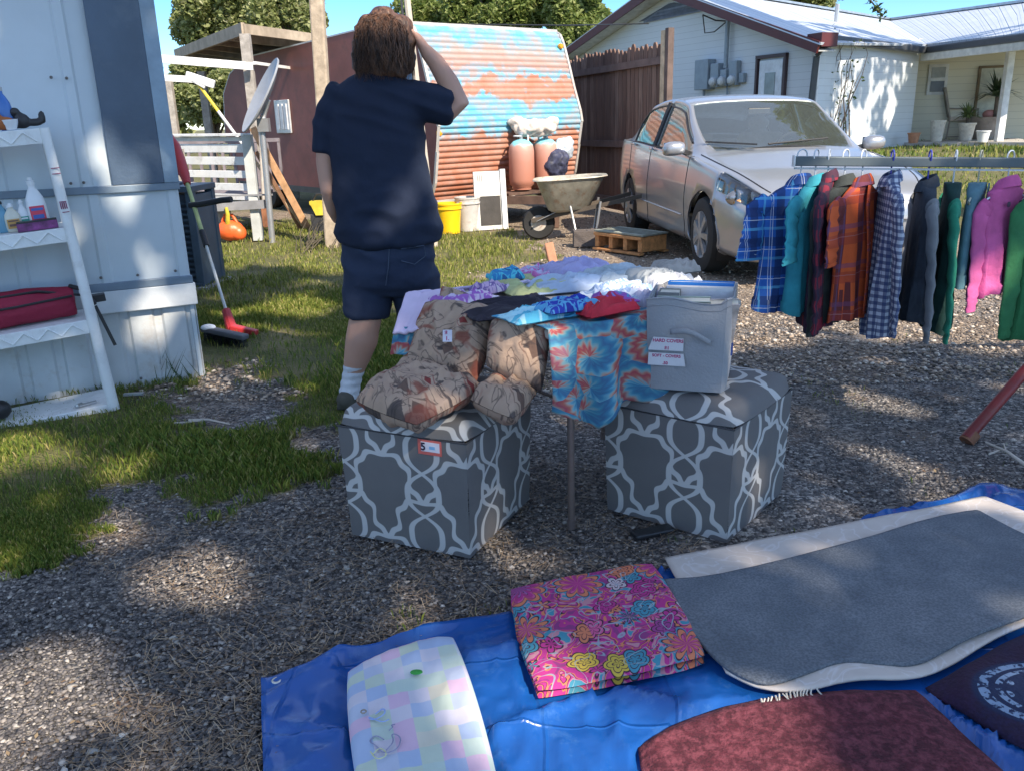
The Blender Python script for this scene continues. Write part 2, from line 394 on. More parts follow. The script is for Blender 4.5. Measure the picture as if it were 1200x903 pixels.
# dry pine straw
def straw(n):
    x, y = scatter_view(n, 1.35, 6); k = ~grassy(x, y) & (vnoise(x, y, 1.3, 31) > -.1)
    for sp in SOLID: k &= ~inpoly(x, y, sp)
    x, y = x[k], y[k]; n = len(x); a = rng.uniform(0, 2*pi, n); L = rng.uniform(.02, .06, n); w = .0007
    dx, dy = np.cos(a)*L, np.sin(a)*L; ox, oy = -np.sin(a)*w, np.cos(a)*w; z = rng.uniform(.004, .012, n); z2 = z+rng.uniform(-.004, .012, n)
    v = np.stack([np.stack([x-ox, y-oy, z], -1), np.stack([x+ox, y+oy, z], -1), np.stack([x+dx+ox, y+dy+oy, z2], -1), np.stack([x+dx-ox, y+dy-oy, z2], -1)], 1)
    npmesh('pine_straw', v.reshape(-1, 3), np.arange(4*n).reshape(-1, 4), island_mat('pine_straw_mat', [(0, (.16, .10, .06)), (.6, (.32, .22, .13)), (1, (.5, .38, .24))]))
straw(18000)
def litter(n):
    x, y = scatter_view(n, 1.3, 9); k = vnoise(x, y, 1.1, 51) > -.2
    for sp in SOLID: k &= ~inpoly(x, y, sp)
    x, y = x[k], y[k]; n = len(x); s = rng.uniform(.004, .011, n)[:, None]; a = rng.uniform(0, 2*pi, n); u = np.stack([np.cos(a), np.sin(a), rng.uniform(-.3, .3, n)], -1)*s; w = np.stack([-np.sin(a), np.cos(a), rng.uniform(-.3, .3, n)], -1)*s*.5
    P = np.stack([x, y, gzn(x, y)+.012], -1); v = np.stack([P-u, P-w, P+u, P+w], 1)
    npmesh('leaf_litter', v.reshape(-1, 3), np.arange(4*n).reshape(-1, 4), island_mat('litter_mat', [(0, (.07, .04, .025)), (.6, (.17, .11, .06)), (1, (.28, .21, .12))]))
litter(1900)
blades(26000, 1.5, 7, .008, .03, .0012, 'sprouting_grass', GR, px=(-80, 1240), cond=lambda x, y: (~grassy(x, y)) & (vnoise(x, y, 2.7, 61)+.6*vnoise(x, y, 8, 62) > .62) & ~inpoly(x, y, SOLID[0]))
# ------------------------------------------------------------ trees
def leafmesh(P, size, seed=0, aspect=.6, up=.3):
    r = np.random.default_rng(seed); n = len(P); nrm = r.normal(size=(n, 3)); nrm[:, 2] = abs(nrm[:, 2])+up; nrm /= np.linalg.norm(nrm, axis=1)[:, None]
    a = r.normal(size=(n, 3)); a -= (a*nrm).sum(1)[:, None]*nrm; a /= np.linalg.norm(a, axis=1)[:, None]; b = np.cross(nrm, a)
    s = (size*r.uniform(.6, 1.3, n))[:, None]
    v = np.stack([P-a*s, P-b*s*aspect+nrm*s*.12, P+a*s, P+b*s*aspect+nrm*s*.12], 1)
    return v.reshape(-1, 3), np.arange(4*n).reshape(-1, 4)
LEAF = {'oak': island_mat('oak_leaves', [(0, (.09, .13, .03)), (.4, (.18, .24, .055)), (.8, (.28, .33, .10)), (1, (.38, .40, .16))], .55, trans=.45),
        'light': island_mat('light_leaves', [(0, (.14, .17, .05)), (.4, (.25, .29, .10)), (.8, (.36, .38, .16)), (1, (.48, .47, .26))], .55, trans=.45),
        'dark': island_mat('dark_leaves', [(0, (.03, .055, .012)), (.5, (.06, .10, .02)), (1, (.14, .19, .05))], .55, trans=.3)}
BARK = mk('bark', (.13, .10, .075), .9, ns=9, amt=.5, bump=.8, bs=25)
def clump_points(c, R, n, seed, nb=26, spread=.55):
    r = np.random.default_rng(seed); c = np.array(c); pts = []
    cs = r.normal(size=(nb, 3)); cs /= np.linalg.norm(cs, axis=1)[:, None]; cs *= (r.random((nb, 1))**.4)*np.array(R)*.82
    k = r.integers(0, nb, n); d = r.normal(size=(n, 3)); d /= np.linalg.norm(d, axis=1)[:, None]; rad = r.random((n, 1))**.35
    br = r.uniform(.55, 1.2, nb)[k][:, None]*np.array(R)*spread*.62
    return c+cs[k]+d*rad*br, c+cs
def tree(base, crown, R, n, leaf, kind, label, seed, trunk_r=.22, group=None, drop=None):
    root = thing('tree', label, 'tree', Matrix.Translation(V(base)), group); W = WM[root.name].inverted()
    P, cs = clump_points(crown, R, n, seed)
    if drop: P = P[~drop(P)]
    v, f = leafmesh(P, leaf, seed)
    v = v-np.array(base)
    me = bpy.data.meshes.new('crown'); me.from_pydata(v.tolist(), [], f.tolist()); me.update()
    finish(me, 'crown', LEAF[kind], root, cube_uv=False)
    b = V(base); top = V(crown); m = MB(); rr = random.Random(seed)
    pts = [b+V((0, 0, -.2)), b.lerp(top, .35)+V((rr.uniform(-.3, .3), 0, 0)), b.lerp(top, .75), top]
    m.tube(pts, [trunk_r*1.25, trunk_r*.9, trunk_r*.6, trunk_r*.3], 10)
    for i in range(0, len(cs), 2):
        t_ = rr.uniform(.3, .8); s = b.lerp(top, t_)
        e = V(cs[i]); m.tube([s, s.lerp(e, .5)+V((0, 0, .2)), e], [trunk_r*.38, trunk_r*.22, trunk_r*.07], 6)
    m.build('trunk', BARK, root, smooth=60); return root
TG = 'trees behind the yard'
def btree(px, py, dep, rpx, rpy, n, leaf, kind, label, seed, tr=.25):
    c = D(px, py, dep); sc = dep/1000*.86; tree((c.x, dep, 0), c, (rpx*sc, rpx*sc*.8, rpy*sc), int(n*3.2), leaf*.47, kind, label, seed, tr, TG)
btree(258, 10, 32, 72, 75, 9000, .22, 'light', 'tall pale green oak behind the carport, leftmost of the background trees', 11)
btree(335, 10, 30, 52, 62, 6000, .21, 'light', 'rounded pale green tree between the carport roof and the wooden utility pole', 12)
btree(245, 105, 26, 75, 52, 7000, .16, 'light', 'low sunlit green thicket tree seen under the carport roof', 13, .12)
btree(330, 130, 24, 60, 50, 4500, .16, 'dark', 'low dark tree in the gap between the carport posts and the camper', 14, .12)
btree(492, 40, 31, 58, 62, 7000, .19, 'oak', 'green tree directly behind the person with the raised arm', 15)
btree(580, 10, 29, 78, 66, 11000, .18, 'oak', 'large dense green tree above the middle of the painted camper', 16, .3)
btree(672, 25, 27, 56, 62, 9000, .17, 'oak', 'dense green tree above the right end of the camper and the board fence', 17, .3)
btree(690, 95, 25, 60, 40, 4500, .15, 'light', 'light green low tree between the camper and the gable roof', 18, .14)
btree(555, 70, 33, 90, 45, 7000, .2, 'light', 'wide lighter green tree low behind the camper roof', 19, .2)
btree(935, -6, 46, 60, 30, 4000, .3, 'light', 'distant pale tree rising behind the ridge of the white house', 20, .3)
btree(405, 95, 34, 38, 30, 2500, .2, 'light', 'small hazy tree low in the sky gap beside the utility pole', 22, .12)
# the far wood that closes the view
P = []
r_ = np.random.default_rng(5)
for i in range(70):
    x = -45+i*1.25+r_.uniform(-1, 1); c = (x, 46+r_.uniform(-2, 4), r_.uniform(1.5, 3.4)); p, _ = clump_points(c, (2.2, 2, 2.2), 420, 100+i, 8); P.append(p)
v, f = leafmesh(np.concatenate(P), .28, 9)
npmesh('far_wood', v, f, LEAF['light'])
def invis(P):
    """keep the crown out of the photograph's own field of view"""
    d = P-np.array(CAM); X = d@np.array(RV); Yc = d@np.array(UV_); Zc = d@np.array(FV)
    return (Zc > 0) & (abs(X/np.maximum(Zc, .01)) < .68) & (Yc/np.maximum(Zc, .01) < .53)
def big_oak(P, base, label, seed, size=.11):
    root = thing('shade_oak', label, 'tree', V(base), 'shade trees behind the camera')
    v, f = leafmesh(P, size, seed, .75, up=1.2); v = v-np.array(base)
    me = bpy.data.meshes.new('crown'); me.from_pydata(v.tolist(), [], f.tolist()); me.update(); finish(me, 'crown', LEAF['oak'], root, cube_uv=False)
    m = MB(); b = V(base); c = V(P.mean(0)); m.tube([b-V((0, 0, .2)), b+V((0, 0, 2.5)), V((b.x, b.y, c.z)).lerp(c, .3)], [.34, .25, .16], 10)
    m.build('trunk', BARK, root, smooth=60)
# ------------------------------------------------------------ shared materials
WOOD = mk('weathered_wood', (.30, .23, .17), .85, ns=14, amt=.5, bump=.5, bs=40)
PINE = mk('pale_timber', (.55, .42, .27), .8, ns=10, amt=.35, bump=.3)
GREYW = mk('grey_timber', (.36, .33, .29), .85, ns=10, amt=.4, bump=.4)
WHITE = mk('white_paint', (.74, .75, .74), .55, ns=4, amt=.12, dirt=(.42, .41, .38))
BLACK = mk('black_plastic', (.018, .018, .02), .45, amt=.2)
DMETAL = mk('dark_metal', (.06, .06, .065), .5, metal=.4)
GALV = mk('galvanised', (.45, .46, .47), .45, metal=.7, amt=.15)
# ------------------------------------------------------------ camper
A = Pl((D(508, 200, 11).x, 11), (.77, .64)); Sd = Pl(A.P, (-.64, .77))
WF = 2.42
t = NT('camper_front'); o = t.obj(); sp = t.add('SeparateXYZ'); t.link(o, sp.inputs[0])
z = sp.outputs[2]; n1 = t.noise(o, 2.6, 3, .5); n2 = t.noise(o, 7, 4, .6)
zz = t.math('ADD', z, t.math('MULTIPLY', t.math('SUBTRACT', n1, .5), .55)); zz = t.math('ADD', zz, t.math('MULTIPLY', t.math('SUBTRACT', n2, .5), .35))
blue, rust, dk = (.11, .38, .52), (.40, .165, .10), (.34, .12, .06)
c = t.ramp(t.math('DIVIDE', zz, 2.6), [(0, dk), (.43, rust), (.455, blue), (.60, blue), (.625, rust), (.69, (.42, .19, .13)), (.715, blue), (.77, (.40, .24, .20)), (.84, (.34, .30, .28)), (.90, blue), (1, blue)], 'LINEAR')
fade = t.ramp(t.noise(o, 5, 5, .65), [(.4, (0, 0, 0)), (.62, (.6, .6, .6))])
c = t.mix(fade, c, (.40, .25, .20)); t.bump(t.noise(o, 90, 3), .1)
CF = t.fin(c, .6)
CSIDE = mk('camper_side_paint', (.23, .075, .06), .6, ns=2.5, amt=.25, dirt=(.15, .06, .05))
cam_root = thing('camper_trailer', 'old camper trailer with patchy blue and rust-red corrugated front', 'camper', V((A.P.x, A.P.y, 0)))
prof = [(.12, .36), (-.02, .60), (-.10, .98), (-.16, 1.28), (-.13, 1.42), (.0, 1.75), (.10, 2.05), (.2, 2.32), (.27, 2.44), (.40, 2.50)]
def profp(t_):
    k = t_*(len(prof)-1); i = min(int(k), len(prof)-2); f = k-i; return prof[i][0]*(1-f)+prof[i+1][0]*f, prof[i][1]*(1-f)+prof[i+1][1]*f
seg = []; L = 0
for i in range(len(prof)-1): seg.append(L); L += V((prof[i+1][0]-prof[i][0], prof[i+1][1]-prof[i][1])).length
seg.append(L)
def cprof(s):
    for i in range(len(prof)-1):
        if s <= seg[i+1]+1e-9:
            f = (s-seg[i])/(seg[i+1]-seg[i]); a, b = prof[i], prof[i+1]; d = V((b[0]-a[0], b[1]-a[1])).normalized()
            k = .020*abs(sin(s*pi/.072)); return a[0]+(b[0]-a[0])*f-d.y*k, a[1]+(b[1]-a[1])*f+d.x*k
    return prof[-1]
m = MB(); m.grid(12, 300, lambda u, v: (lambda q: A.pt(u*WF, q[1], -q[0]))(cprof(v*L)))
m.build('front_panel', CF, cam_root, smooth=50)
m = MB(); LEN = 6.4
side = [(.14, .36)]+prof[1:]+[(1.2, 2.54), (LEN-1.2, 2.42), (LEN-.5, 2.2), (LEN-.15, 1.9), (LEN, 1.2), (LEN-.3, .4), (5.6, .42), (5.45, .62), (5.2, .78), (4.6, .78), (4.3, .62), (4.2, .42), (3.9, .37), (2.0, .42)]
for u0 in (0.005, WF-.035):
    base_ = A.pt(u0, 0)
    Mx = Matrix(((-A.n.x, 0, A.d.x, base_.x), (-A.n.y, 0, A.d.y, base_.y), (0, 1, 0, 0), (0, 0, 0, 1)))
    m.prism(side, Mx, .03)
m.build('side_wall', CSIDE, cam_root)
m = MB(); rf = side[9:15]
m.grid(1, 5, lambda u, v: (lambda q: A.pt(u*WF, q[1], -q[0]))(rf[min(int(v*5+.01), 5)]))
m.build('roof', mk('camper_roof', (.6, .62, .62), .6), cam_root, solid=.02)
m = MB()
for a_, b_ in zip(prof[:-1], prof[1:]):
    for u0 in (-.008, WF+.008): m.bar(A.pt(u0, a_[1], -a_[0]+.014), A.pt(u0, b_[1], -b_[0]+.014), .035, .035)
m.bar(A.pt(0, .35, -.10), A.pt(WF, .35, -.10), .05); m.bar(A.pt(-.01, 2.49, -.33), A.pt(WF+.01, 2.49, -.33), .05, .04)
m.build('edge_trim', mk('camper_trim', (.55, .52, .48), .5, metal=.3), cam_root)
# blue strip + dark door on the side near the front corner
def sidept(x, z, off=0): return Sd.pt(x, z, off)
m = MB(); b0 = Sd.pt(.32, 0, -.01)
def sidebox(m, x0, x1, z0, z1, th=.02):
    # wall's outward normal is -A.d
    n_ = -A.d; c_ = A.P-A.n*((x0+x1)/2)+n_*(th/2)+V((0, 0, (z0+z1)/2))
    R = Matrix(((-A.n.x, n_.x, 0), (-A.n.y, n_.y, 0), (0, 0, 1))); m.box(c_, (x1-x0, th, z1-z0), R); return m
sidebox(MB(), .34, .62, .9, 2.0, .018).build('painted_stripe', mk('camper_blue', (.06, .13, .24), .5), cam_root)
w_ = sidebox(MB(), 3.75, 4.25, 1.22, 1.72, .03).build('window', mk('camper_window_frame', (.6, .6, .6), .4, metal=.3), cam_root, bev=.01)
m = MB()
for k in range(3): sidebox(m, 3.81+k*.135, 3.91+k*.135, 1.28, 1.66, .045)
m.build('louvre', mk('louvre_white', (.75, .75, .75), .4), w_)
AMB = mk('amber_lens', (.8, .35, .02), .25)
for u0, zl in ((WF-.1, 2.28), (-.0, 1.2)):
    q = A.pt(u0+.02, zl, -.16+.02 if zl > 2 else .14); m = MB(); m.lathe([(0.001, .03), (.03, .022), (.038, 0), (.038, -.02)], frame(q, V((0, 0, 1)), z=A.n), 12); m.build('marker_light', AMB, cam_root, smooth=40)
m = MB()
m.bar(A.pt(.35, .34, -.4), A.pt(1.15, .36, 1.15), .08, .1); m.bar(A.pt(WF-.35, .34, -.4), A.pt(1.27, .36, 1.15), .08, .1); m.bar(A.pt(.8, .42, .35), A.pt(1.75, .42, .35), .3, .03)
m.bar(A.pt(1.21, .0, .95), A.pt(1.21, .62, .95), .06)
m.build('tongue', mk('rusty_frame', (.12, .07, .05), .8, amt=.5), cam_root)
for u0 in (.12, WF-.12):
    Mw = frame(A.P+A.d*u0-A.n*4.9+V((0, 0, .33)), V((0, 0, 1)), z=A.d)
    m = MB(); m.lathe([(.2, -.1), (.3, -.1), (.33, -.05), (.33, .05), (.3, .1), (.2, .1)], Mw, 24); wh = m.build('tyre', mk('rubber', (.02, .02, .02), .8), cam_root, smooth=40)
m = MB(); m.box(A.P+A.d*1.2-A.n*4.8+V((0, 0, .42)), (.1, 2.0, .1)); sidebox(m, .5, 6, .33, .42, -.3); m.build('chassis', DMETAL, cam_root)
# propane tanks under a turned-back plastic cover with bags
pq = A.pt(1.32, .46, .38)
tk = thing('gas_bottle', 'rust-red gas bottle with faded blue top on the camper tongue, left of the two', 'gas bottle', pq-A.d*.19, 'gas bottles on the camper tongue')
t = NT('bottle_paint'); o = t.obj(); sp = t.add('SeparateXYZ'); t.link(o, sp.inputs[0]); zz = t.math('ADD', sp.outputs[2], t.math('MULTIPLY', t.noise(o, 9, 4), .12))
BOT = t.fin(t.ramp(zz, [(0, (.42, .17, .11)), (.42, (.45, .2, .14)), (.60, (.5, .28, .22)), (.64, (.22, .58, .66))]), .55)
MB().lathe([(.12, 0), (.12, .03), (.155, .06), (.165, .12), (.165, .48), (.15, .56), (.10, .61), (.04, .63)], Matrix.Translation(WM[tk.name].translation), 28).build('cylinder', BOT, tk, smooth=50)
b_ = WM[tk.name].translation
MB().tube([b_+V((.09*cos(a), .09*sin(a), .67)) for a in [k*pi/6 for k in range(10)]], .012, 6).tube([b_+V((.09, 0, .59)), b_+V((.09, 0, .67))], .012, 6).tube([b_+V((0, .09, .59)), b_+V((0, .09, .67))], .012, 6).build('collar', WHITE, tk)
MB().lathe([(.02, .6), (.025, .68), (.035, .69), (.035, .72), (.01, .73)], Matrix.Translation(b_), 10).build('valve', GALV, tk, smooth=40)
t2 = copy_tree(tk, None, Matrix.Translation(pq+A.d*.2+A.n*.03)@rz(1.2)); t2['label'] = 'rust-red gas bottle with faded blue top, right of the two on the camper tongue'
def bag(p, r, mat, name, label, cat, seed, vox=.02):
    m = MB(); m.ell(p, r); rr = random.Random(seed)
    for k in range(5): m.ell(V(p)+V((rr.uniform(-.7, .7)*r[0], rr.uniform(-.7, .7)*r[1], rr.uniform(-.5, .9)*r[2])), [x*.5 for x in r])
    o = fuse(m, name, mat, None, vox, 3, lambda c, n: .40*min(r)*fbm(c*9+V((seed, 0, 0)), 1, 3)*.7+.15*min(r)*ridge(c*14, 1))
    return tag(o, label, cat)
bag(pq+A.d*.24+A.n*.2+V((0, 0, .30)), (.15, .11, .19), mk('bag_dark', (.05, .055, .10), .6, amt=.8, ns=14), 'plastic_bag', 'dark blue and brown plastic bag hanging in front of the gas bottles', 'bag', 3)
bag(pq+A.d*.42+A.n*.14+V((0, 0, .48)), (.13, .09, .16), mk('bag_white', (.55, .62, .68), .3, amt=.5, ns=14), 'plastic_bag', 'pale white and blue plastic bag hanging at the right of the gas bottles', 'bag', 4)
bag(pq+A.d*.02+A.n*.02+V((0, 0, .76)), (.30, .14, .10), mk('tarp_pale', (.62, .55, .48), .6, amt=.3, ns=9), 'cloth_scrap', 'crumpled pale cloth lying over the tops of the gas bottles', 'cloth', 5)
# yellow + grey buckets, white board
def bucket(px, py, y, r, h, mat, label, hang=False):
    p = D(px, py, y); p.z = 0; b = thing('bucket', label, 'bucket', p, 'buckets in front of the camper')
    M = Matrix.Translation(p)
    MB().lathe([(r*.82, 0), (r*.9, h*.5), (r*.97, h*.8), (r*1.05, h*.8), (r*1.05, h*.84), (r, h*.85), (r*1.02, h*.94), (r*1.07, h*.95), (r*1.07, h), (r*.97, h), (r*.78, .02), (.01, .02)], M, 28).build('pail', mat, b, smooth=35)
    m = MB(); m.tube([p+V((r*1.06*cos(a), -.01-r*.9*sin(a)*.35, h*.9-r*.95*sin(a)*.75)) for a in [k*pi/10 for k in range(11)]], .004, 6); m.build('handle', GALV, b)
bucket(527, 272, 10.8, .16, .37, mk('yellow_plastic', (.85, .52, .01), .4, amt=.1), 'bright yellow plastic bucket on the grass beside the camper')
bucket(549, 269, 11.0, .155, .42, mk('grey_white_plastic', (.52, .5, .47), .5, amt=.2, dirt=(.3, .24, .2)), 'grubby grey-white plastic bucket between the yellow bucket and the white board')
bucket(517, 262, 11.7, .14, .38, mk('terracotta_plastic', (.45, .22, .14), .6), 'terracotta coloured bucket behind the yellow bucket')
# white board / old cabinet door leaning by the buckets
p = G(576, 270); bp = Pl((p.x-.19, p.y), (.96, .28))
bd = thing('cabinet_door', 'white wooden cabinet door with a dark lower panel leaning beside the buckets', 'cabinet door', V((p.x, p.y, 0)))
def leanbox(m, pl, u0, u1, z0, z1, off, th, lean=.12):
    a = pl.pt((u0+u1)/2, z0, off-lean*z0); b = pl.pt((u0+u1)/2, z1, off-lean*z1); m.bar(a, b, u1-u0, th, up=pl.n); return m
leanbox(MB(), bp, 0, .4, 0, .72, 0, .04).build('panel', mk('old_white', (.72, .70, .65), .7, ns=8, amt=.3, dirt=(.4, .36, .32)), bd)
leanbox(MB(), bp, .06, .33, .06, .42, .024, .01).build('dark_panel', mk('dark_board', (.05, .045, .04), .7, amt=.4), bd)
m = MB(); leanbox(m, bp, .345, .41, 0, .74, .01, .07); m.build('edge_post', WHITE, bd)
m = MB()
for a0, z0, z1 in ((.05, .60, .68), (.075, .60, .68), (.10, .60, .68)): leanbox(m, bp, a0, a0+.012, z0, z1, .022, .004)
m.build('stencil_mark', mk('grey_mark', (.35, .34, .32), .8), bd)
# ------------------------------------------------------------ wheelbarrow
WBR = mk('barrow_tray', (.50, .47, .38), .5, metal=.25, ns=7, amt=.35, dirt=(.33, .16, .08)); RUST = mk('rust', (.28, .12, .06), .8, amt=.5)
p = G(655, 283); wb = thing('wheelbarrow', 'grey wheelbarrow with a rusty bottom standing on the gravel by the camper', 'wheelbarrow', frame(V((p.x+.12, p.y+.2, 0)), V((.93, -.05, 0))))
ring = lambda L0, L1, W, z0, z1, k=.55: [V((x*.82+.0, y, z0+(z1-z0)*((x-L0)/(L1-L0)))) for x, y in [( (L0+L1)/2+(L1-L0)/2*math.copysign(abs(cos(a))**k, cos(a)), W/2*math.copysign(abs(sin(a))**k, sin(a))*(1.0-.18*cos(a))) for a in [2*pi*i/36 for i in range(36)]]]
m = MB(); m.loft([ring(-.20, .20, .30, .31, .33), ring(-.28, .30, .40, .34, .36), ring(-.44, .50, .62, .66, .70), ring(-.48, .54, .66, .68, .72), ring(-.49, .55, .67, .67, .71), ring(-.43, .48, .60, .665, .705), ring(-.26, .27, .36, .37, .38), ring(-.1, .1, .1, .37, .37)])
m.build('tray', WBR, wb, local=True, smooth=50)
m = MB()
for s in (-1, 1): m.bar((-.42, s*.06, .22), (.95, s*.30, .52), .035, .045)
m.build('handles', mk('barrow_handle', (.10, .08, .06), .8), wb, local=True)
m = MB()
for s in (-1, 1): m.tube([(.02, s*.2, .40), (.10, s*.26, .02), (.30, s*.26, .02), (.36, s*.24, .44)], .014, 8); m.bar((-.36, s*.12, .22), (-.1, s*.14, .34), .03, .006)
m.build('leg_frame', GALV, wb, local=True, smooth=40)
Mw = frame(V((-.34, 0, .19)), V((0, 0, 1)), z=V((0, 1, 0)))
wh = MB().lathe([(.12, -.04), (.17, -.045), (.19, -.02), (.19, .02), (.17, .045), (.12, .04)], Mw, 24).build('wheel', mk('rubber', (.02, .02, .02), .8), wb, local=True, smooth=40)
MB().lathe([(.03, -.05), (.12, -.035), (.125, .035), (.03, .05)], Mw, 20).build('rim', mk('barrow_rim', (.5, .46, .4), .6, dirt=(.25, .1, .05)), wh, local=True, smooth=40)
# concrete blocks under it, terracotta pipe stub, block on gravel
BLK = mk('concrete_block', (.13, .11, .10), .9, amt=.3, bump=.5)
for px, py, s, l in ((690, 288, (.34, .18, .17), 'dark concrete block behind the wheelbarrow leg'), (702, 283, (.18, .16, .14), 'small dark block between the wheelbarrow and the wooden pallet')):
    q = G(px, py); root = thing('concrete_block', l, 'block', q, 'blocks near the wheelbarrow'); m = MB(); L0, W0, H0 = s
    m.box(q+V((0, -W0/2+.02, H0/2)), (L0, .035, H0)).box(q+V((0, W0/2-.02, H0/2)), (L0, .035, H0))
    for k in (-1, 0, 1): m.box(q+V((k*(L0/2-.02), 0, H0/2)), (.035, W0-.075, H0))
    m.build('block_shell', BLK, root, bev=.004)
q = G(652, 312); a = q+V((-.02, .0, -.02)); b = D(643, 287, q.y+.12)
TER = mk('terracotta', (.42, .20, .11), .75, ns=12, amt=.3)
o = MB().bar(a, b, .085, .13, up=(0, -1, .3)).build('clay_brick', TER, None, bev=.012); tag(o, 'orange-brown clay brick standing tilted in the gravel behind the clothes table', 'brick')
# ------------------------------------------------------------ pallet
PAL = mk('pallet_wood', (.58, .27, .10), .8, ns=16, amt=.45, bump=.4); PT = mk('pallet_top', (.30, .32, .26), .85, ns=12, amt=.3)
c0 = G(697, 292); c1 = G(752, 300); c2 = G(770, 287); d1 = (c1-c0); d1.z = 0; W_ = d1.length
pal = thing('wooden_pallet', 'small wooden pallet lying on the gravel beside the front wheel of the car', 'pallet', frame(c0, d1))
Dp = .36
m = MB()
for k in range(4): m.box((k/3*(W_-.06)+.03, Dp/2, .105), (.055, Dp, .15))
m.box((W_/2, .0, .012), (W_, .07, .022)).box((W_/2, Dp, .012), (W_, .07, .022)); m.box((W_/2, -.004, .165), (W_, .03, .03)); m.build('stringers', PAL, pal, local=True, bev=.003)
m = MB()
for k in range(5): m.box((W_/2, .05+k*(Dp-.09)/4, .195), (W_+.02, .10, .018))
m.build('deck_boards', PT, pal, local=True, bev=.003)
# ------------------------------------------------------------ brown board fence
FB = NT('brown_fence_boards'); o = FB.obj(); mp = FB.add('Mapping'); FB.link(o, mp.inputs[0]); mp.inputs['Scale'].default_value = (9, 9, .7)
n1 = FB.noise(mp.outputs[0], 3, 6, .65); sp = FB.add('SeparateXYZ'); FB.link(o, sp.inputs[0])
c = FB.mix(FB.ramp(n1, [(.35, (0, 0, 0)), (.65, (.8, .8, .8))]), FB.ramp(FB.geo().outputs['Random Per Island'], [(0, (.12, .07, .05)), (.5, (.19, .11, .08)), (1, (.28, .19, .145))]), (.075, .04, .03))
c = FB.mix(FB.ramp(FB.math('ADD', sp.outputs[2], FB.math('MULTIPLY', n1, .3)), [(0, (1, 1, 1)), (.0, (1, 1, 1)), (.9, (0, 0, 0))]), c, (.17, .07, .035))
FB.bump(n1, .5, .01); FBM = FB.fin(c, .9)
f0 = G(672, 230); f0 = V((1.05, 14.4, 0)); f1 = V((D(779, 200, 11.4).x, 11.4, 0)); fp = Pl(f0, f1-f0); FL = (f1-f0).length
fe = thing('board_fence', 'tall dark brown wooden board fence between the camper and the car', 'fence', V(((f0.x+f1.x)/2, (f0.y+f1.y)/2, 0)))
m = MB(); n = 26; rr = random.Random(4); wv = FL/n
for k in range(n):
    u = k*wv+.004; h = 2.22+rr.uniform(-.035, .035); ww = wv-.012-rr.uniform(0, .008); Mx = Matrix(((fp.d.x, 0, fp.n.x, fp.pt(u, 0).x), (fp.d.y, 0, fp.n.y, fp.pt(u, 0).y), (0, 1, 0, 0), (0, 0, 0, 1)))
    m.prism([(0, .03), (ww, .03), (ww, h-.05), (ww*.7, h), (ww*.3, h), (0, h-.05)], Mx, .02+rr.uniform(0, .006))
m.build('boards', FBM, fe)
for zr in (.16, .95, 1.98): MB().bar(fp.pt(0, zr, .05), fp.pt(FL-.05, zr+.02, .05), .045, .09).build('rail', mk('fence_rail', (.15, .10, .085), .85, amt=.4), fe)
MB().bar(fp.pt(FL+.0, 0, .04), fp.pt(FL+.0, 2.34, .04), .10, .07, up=fp.n).build('post', PINE, fe); MB().bar(fp.pt(FL+.09, 0, .03), fp.pt(FL+.09, 2.36, .03), .08, .08, up=fp.n).build('post', mk('fence_post_dark', (.13, .09, .075), .85, amt=.4), fe)
MB().bar(fp.pt(-.06, 0, .05), fp.pt(-.06, 1.95, .05), .10, .09, up=fp.n).build('post', PINE, fe)
# ------------------------------------------------------------ utility pole, second pole, wire
b = G(389, 289); tp = D(371, 0, b.y); tp = b+(tp-b)*1.7
up = MB().bar(b-V((0, 0, .2)), tp, .145, .145, up=(0, -1, 0)).build('wooden_pole', mk('pole_wood', (.42, .34, .25), .85, ns=9, amt=.4, bump=.4), None, bev=.02); tag(up, 'square weathered wooden pole standing in the grass left of the person', 'pole')
b = V((D(487, 110, 9.6).x+.12, 9.6, 0)); tp = D(477, 0, 9.6); tp = b+(tp-b)*1.5
p2 = thing('thin_pole', 'thin pale pole rising behind the head of the person', 'pole', b)
MB().tube([b, tp], .035, 8).build('shaft', mk('pole_pale', (.5, .44, .36), .8), p2); MB().bar(b+(tp-b)*.5+V((-.06, 0, 0)), b+(tp-b)*.98+V((-.06, 0, 0)), .02, .02).build('cable', DMETAL, p2)
sw = MB().tube([D(430, 28, 12)+V((0, 0, 0)), D(560, 29, 14), D(665, 30, 16.5), D(760, 28, 19.8)], .012, 5).build('service_wire', BLACK, None); tag(sw, 'black overhead wire running from the poles to the gable of the house', 'wire')
# ------------------------------------------------------------ carport
F0 = D(285, 34, 12.6); La = D(206, 64, 16.6); Rr = D(420, 52, 15.6); Bk = La+(Rr-F0); Bk.z = 2.45; RrB = Rr.copy(); RrB.z -= .12
cp = thing('carport', 'open timber carport with a corrugated metal roof left of the camper', 'carport', V((F0.x, F0.y, 0)))
m = MB(); n = 150
def croof(u, v):
    p = (F0+(La-F0)*v)*(1-u)+(Rr+(Bk-Rr)*v)*u; return p+V((0, 0, .022*sin(v*2*pi*20)+.05))
m.grid(2, 220, croof); m.build('roof_sheet', mk('roof_metal', (.42, .40, .36), .55, metal=.4, amt=.3, dirt=(.25, .2, .15)), cp, smooth=60)
m = MB(); m.bar(F0, La, .05, .16); m.bar(F0, Rr, .05, .13)
for k in range(1, 6): m.bar(F0+(La-F0)*k/6+V((0, 0, -.02)), Rr+(Bk-Rr)*k/6+V((0, 0, -.02)), .05, .13)
m.build('rafters', mk('carport_beam', (.36, .29, .21), .85, amt=.3), cp)
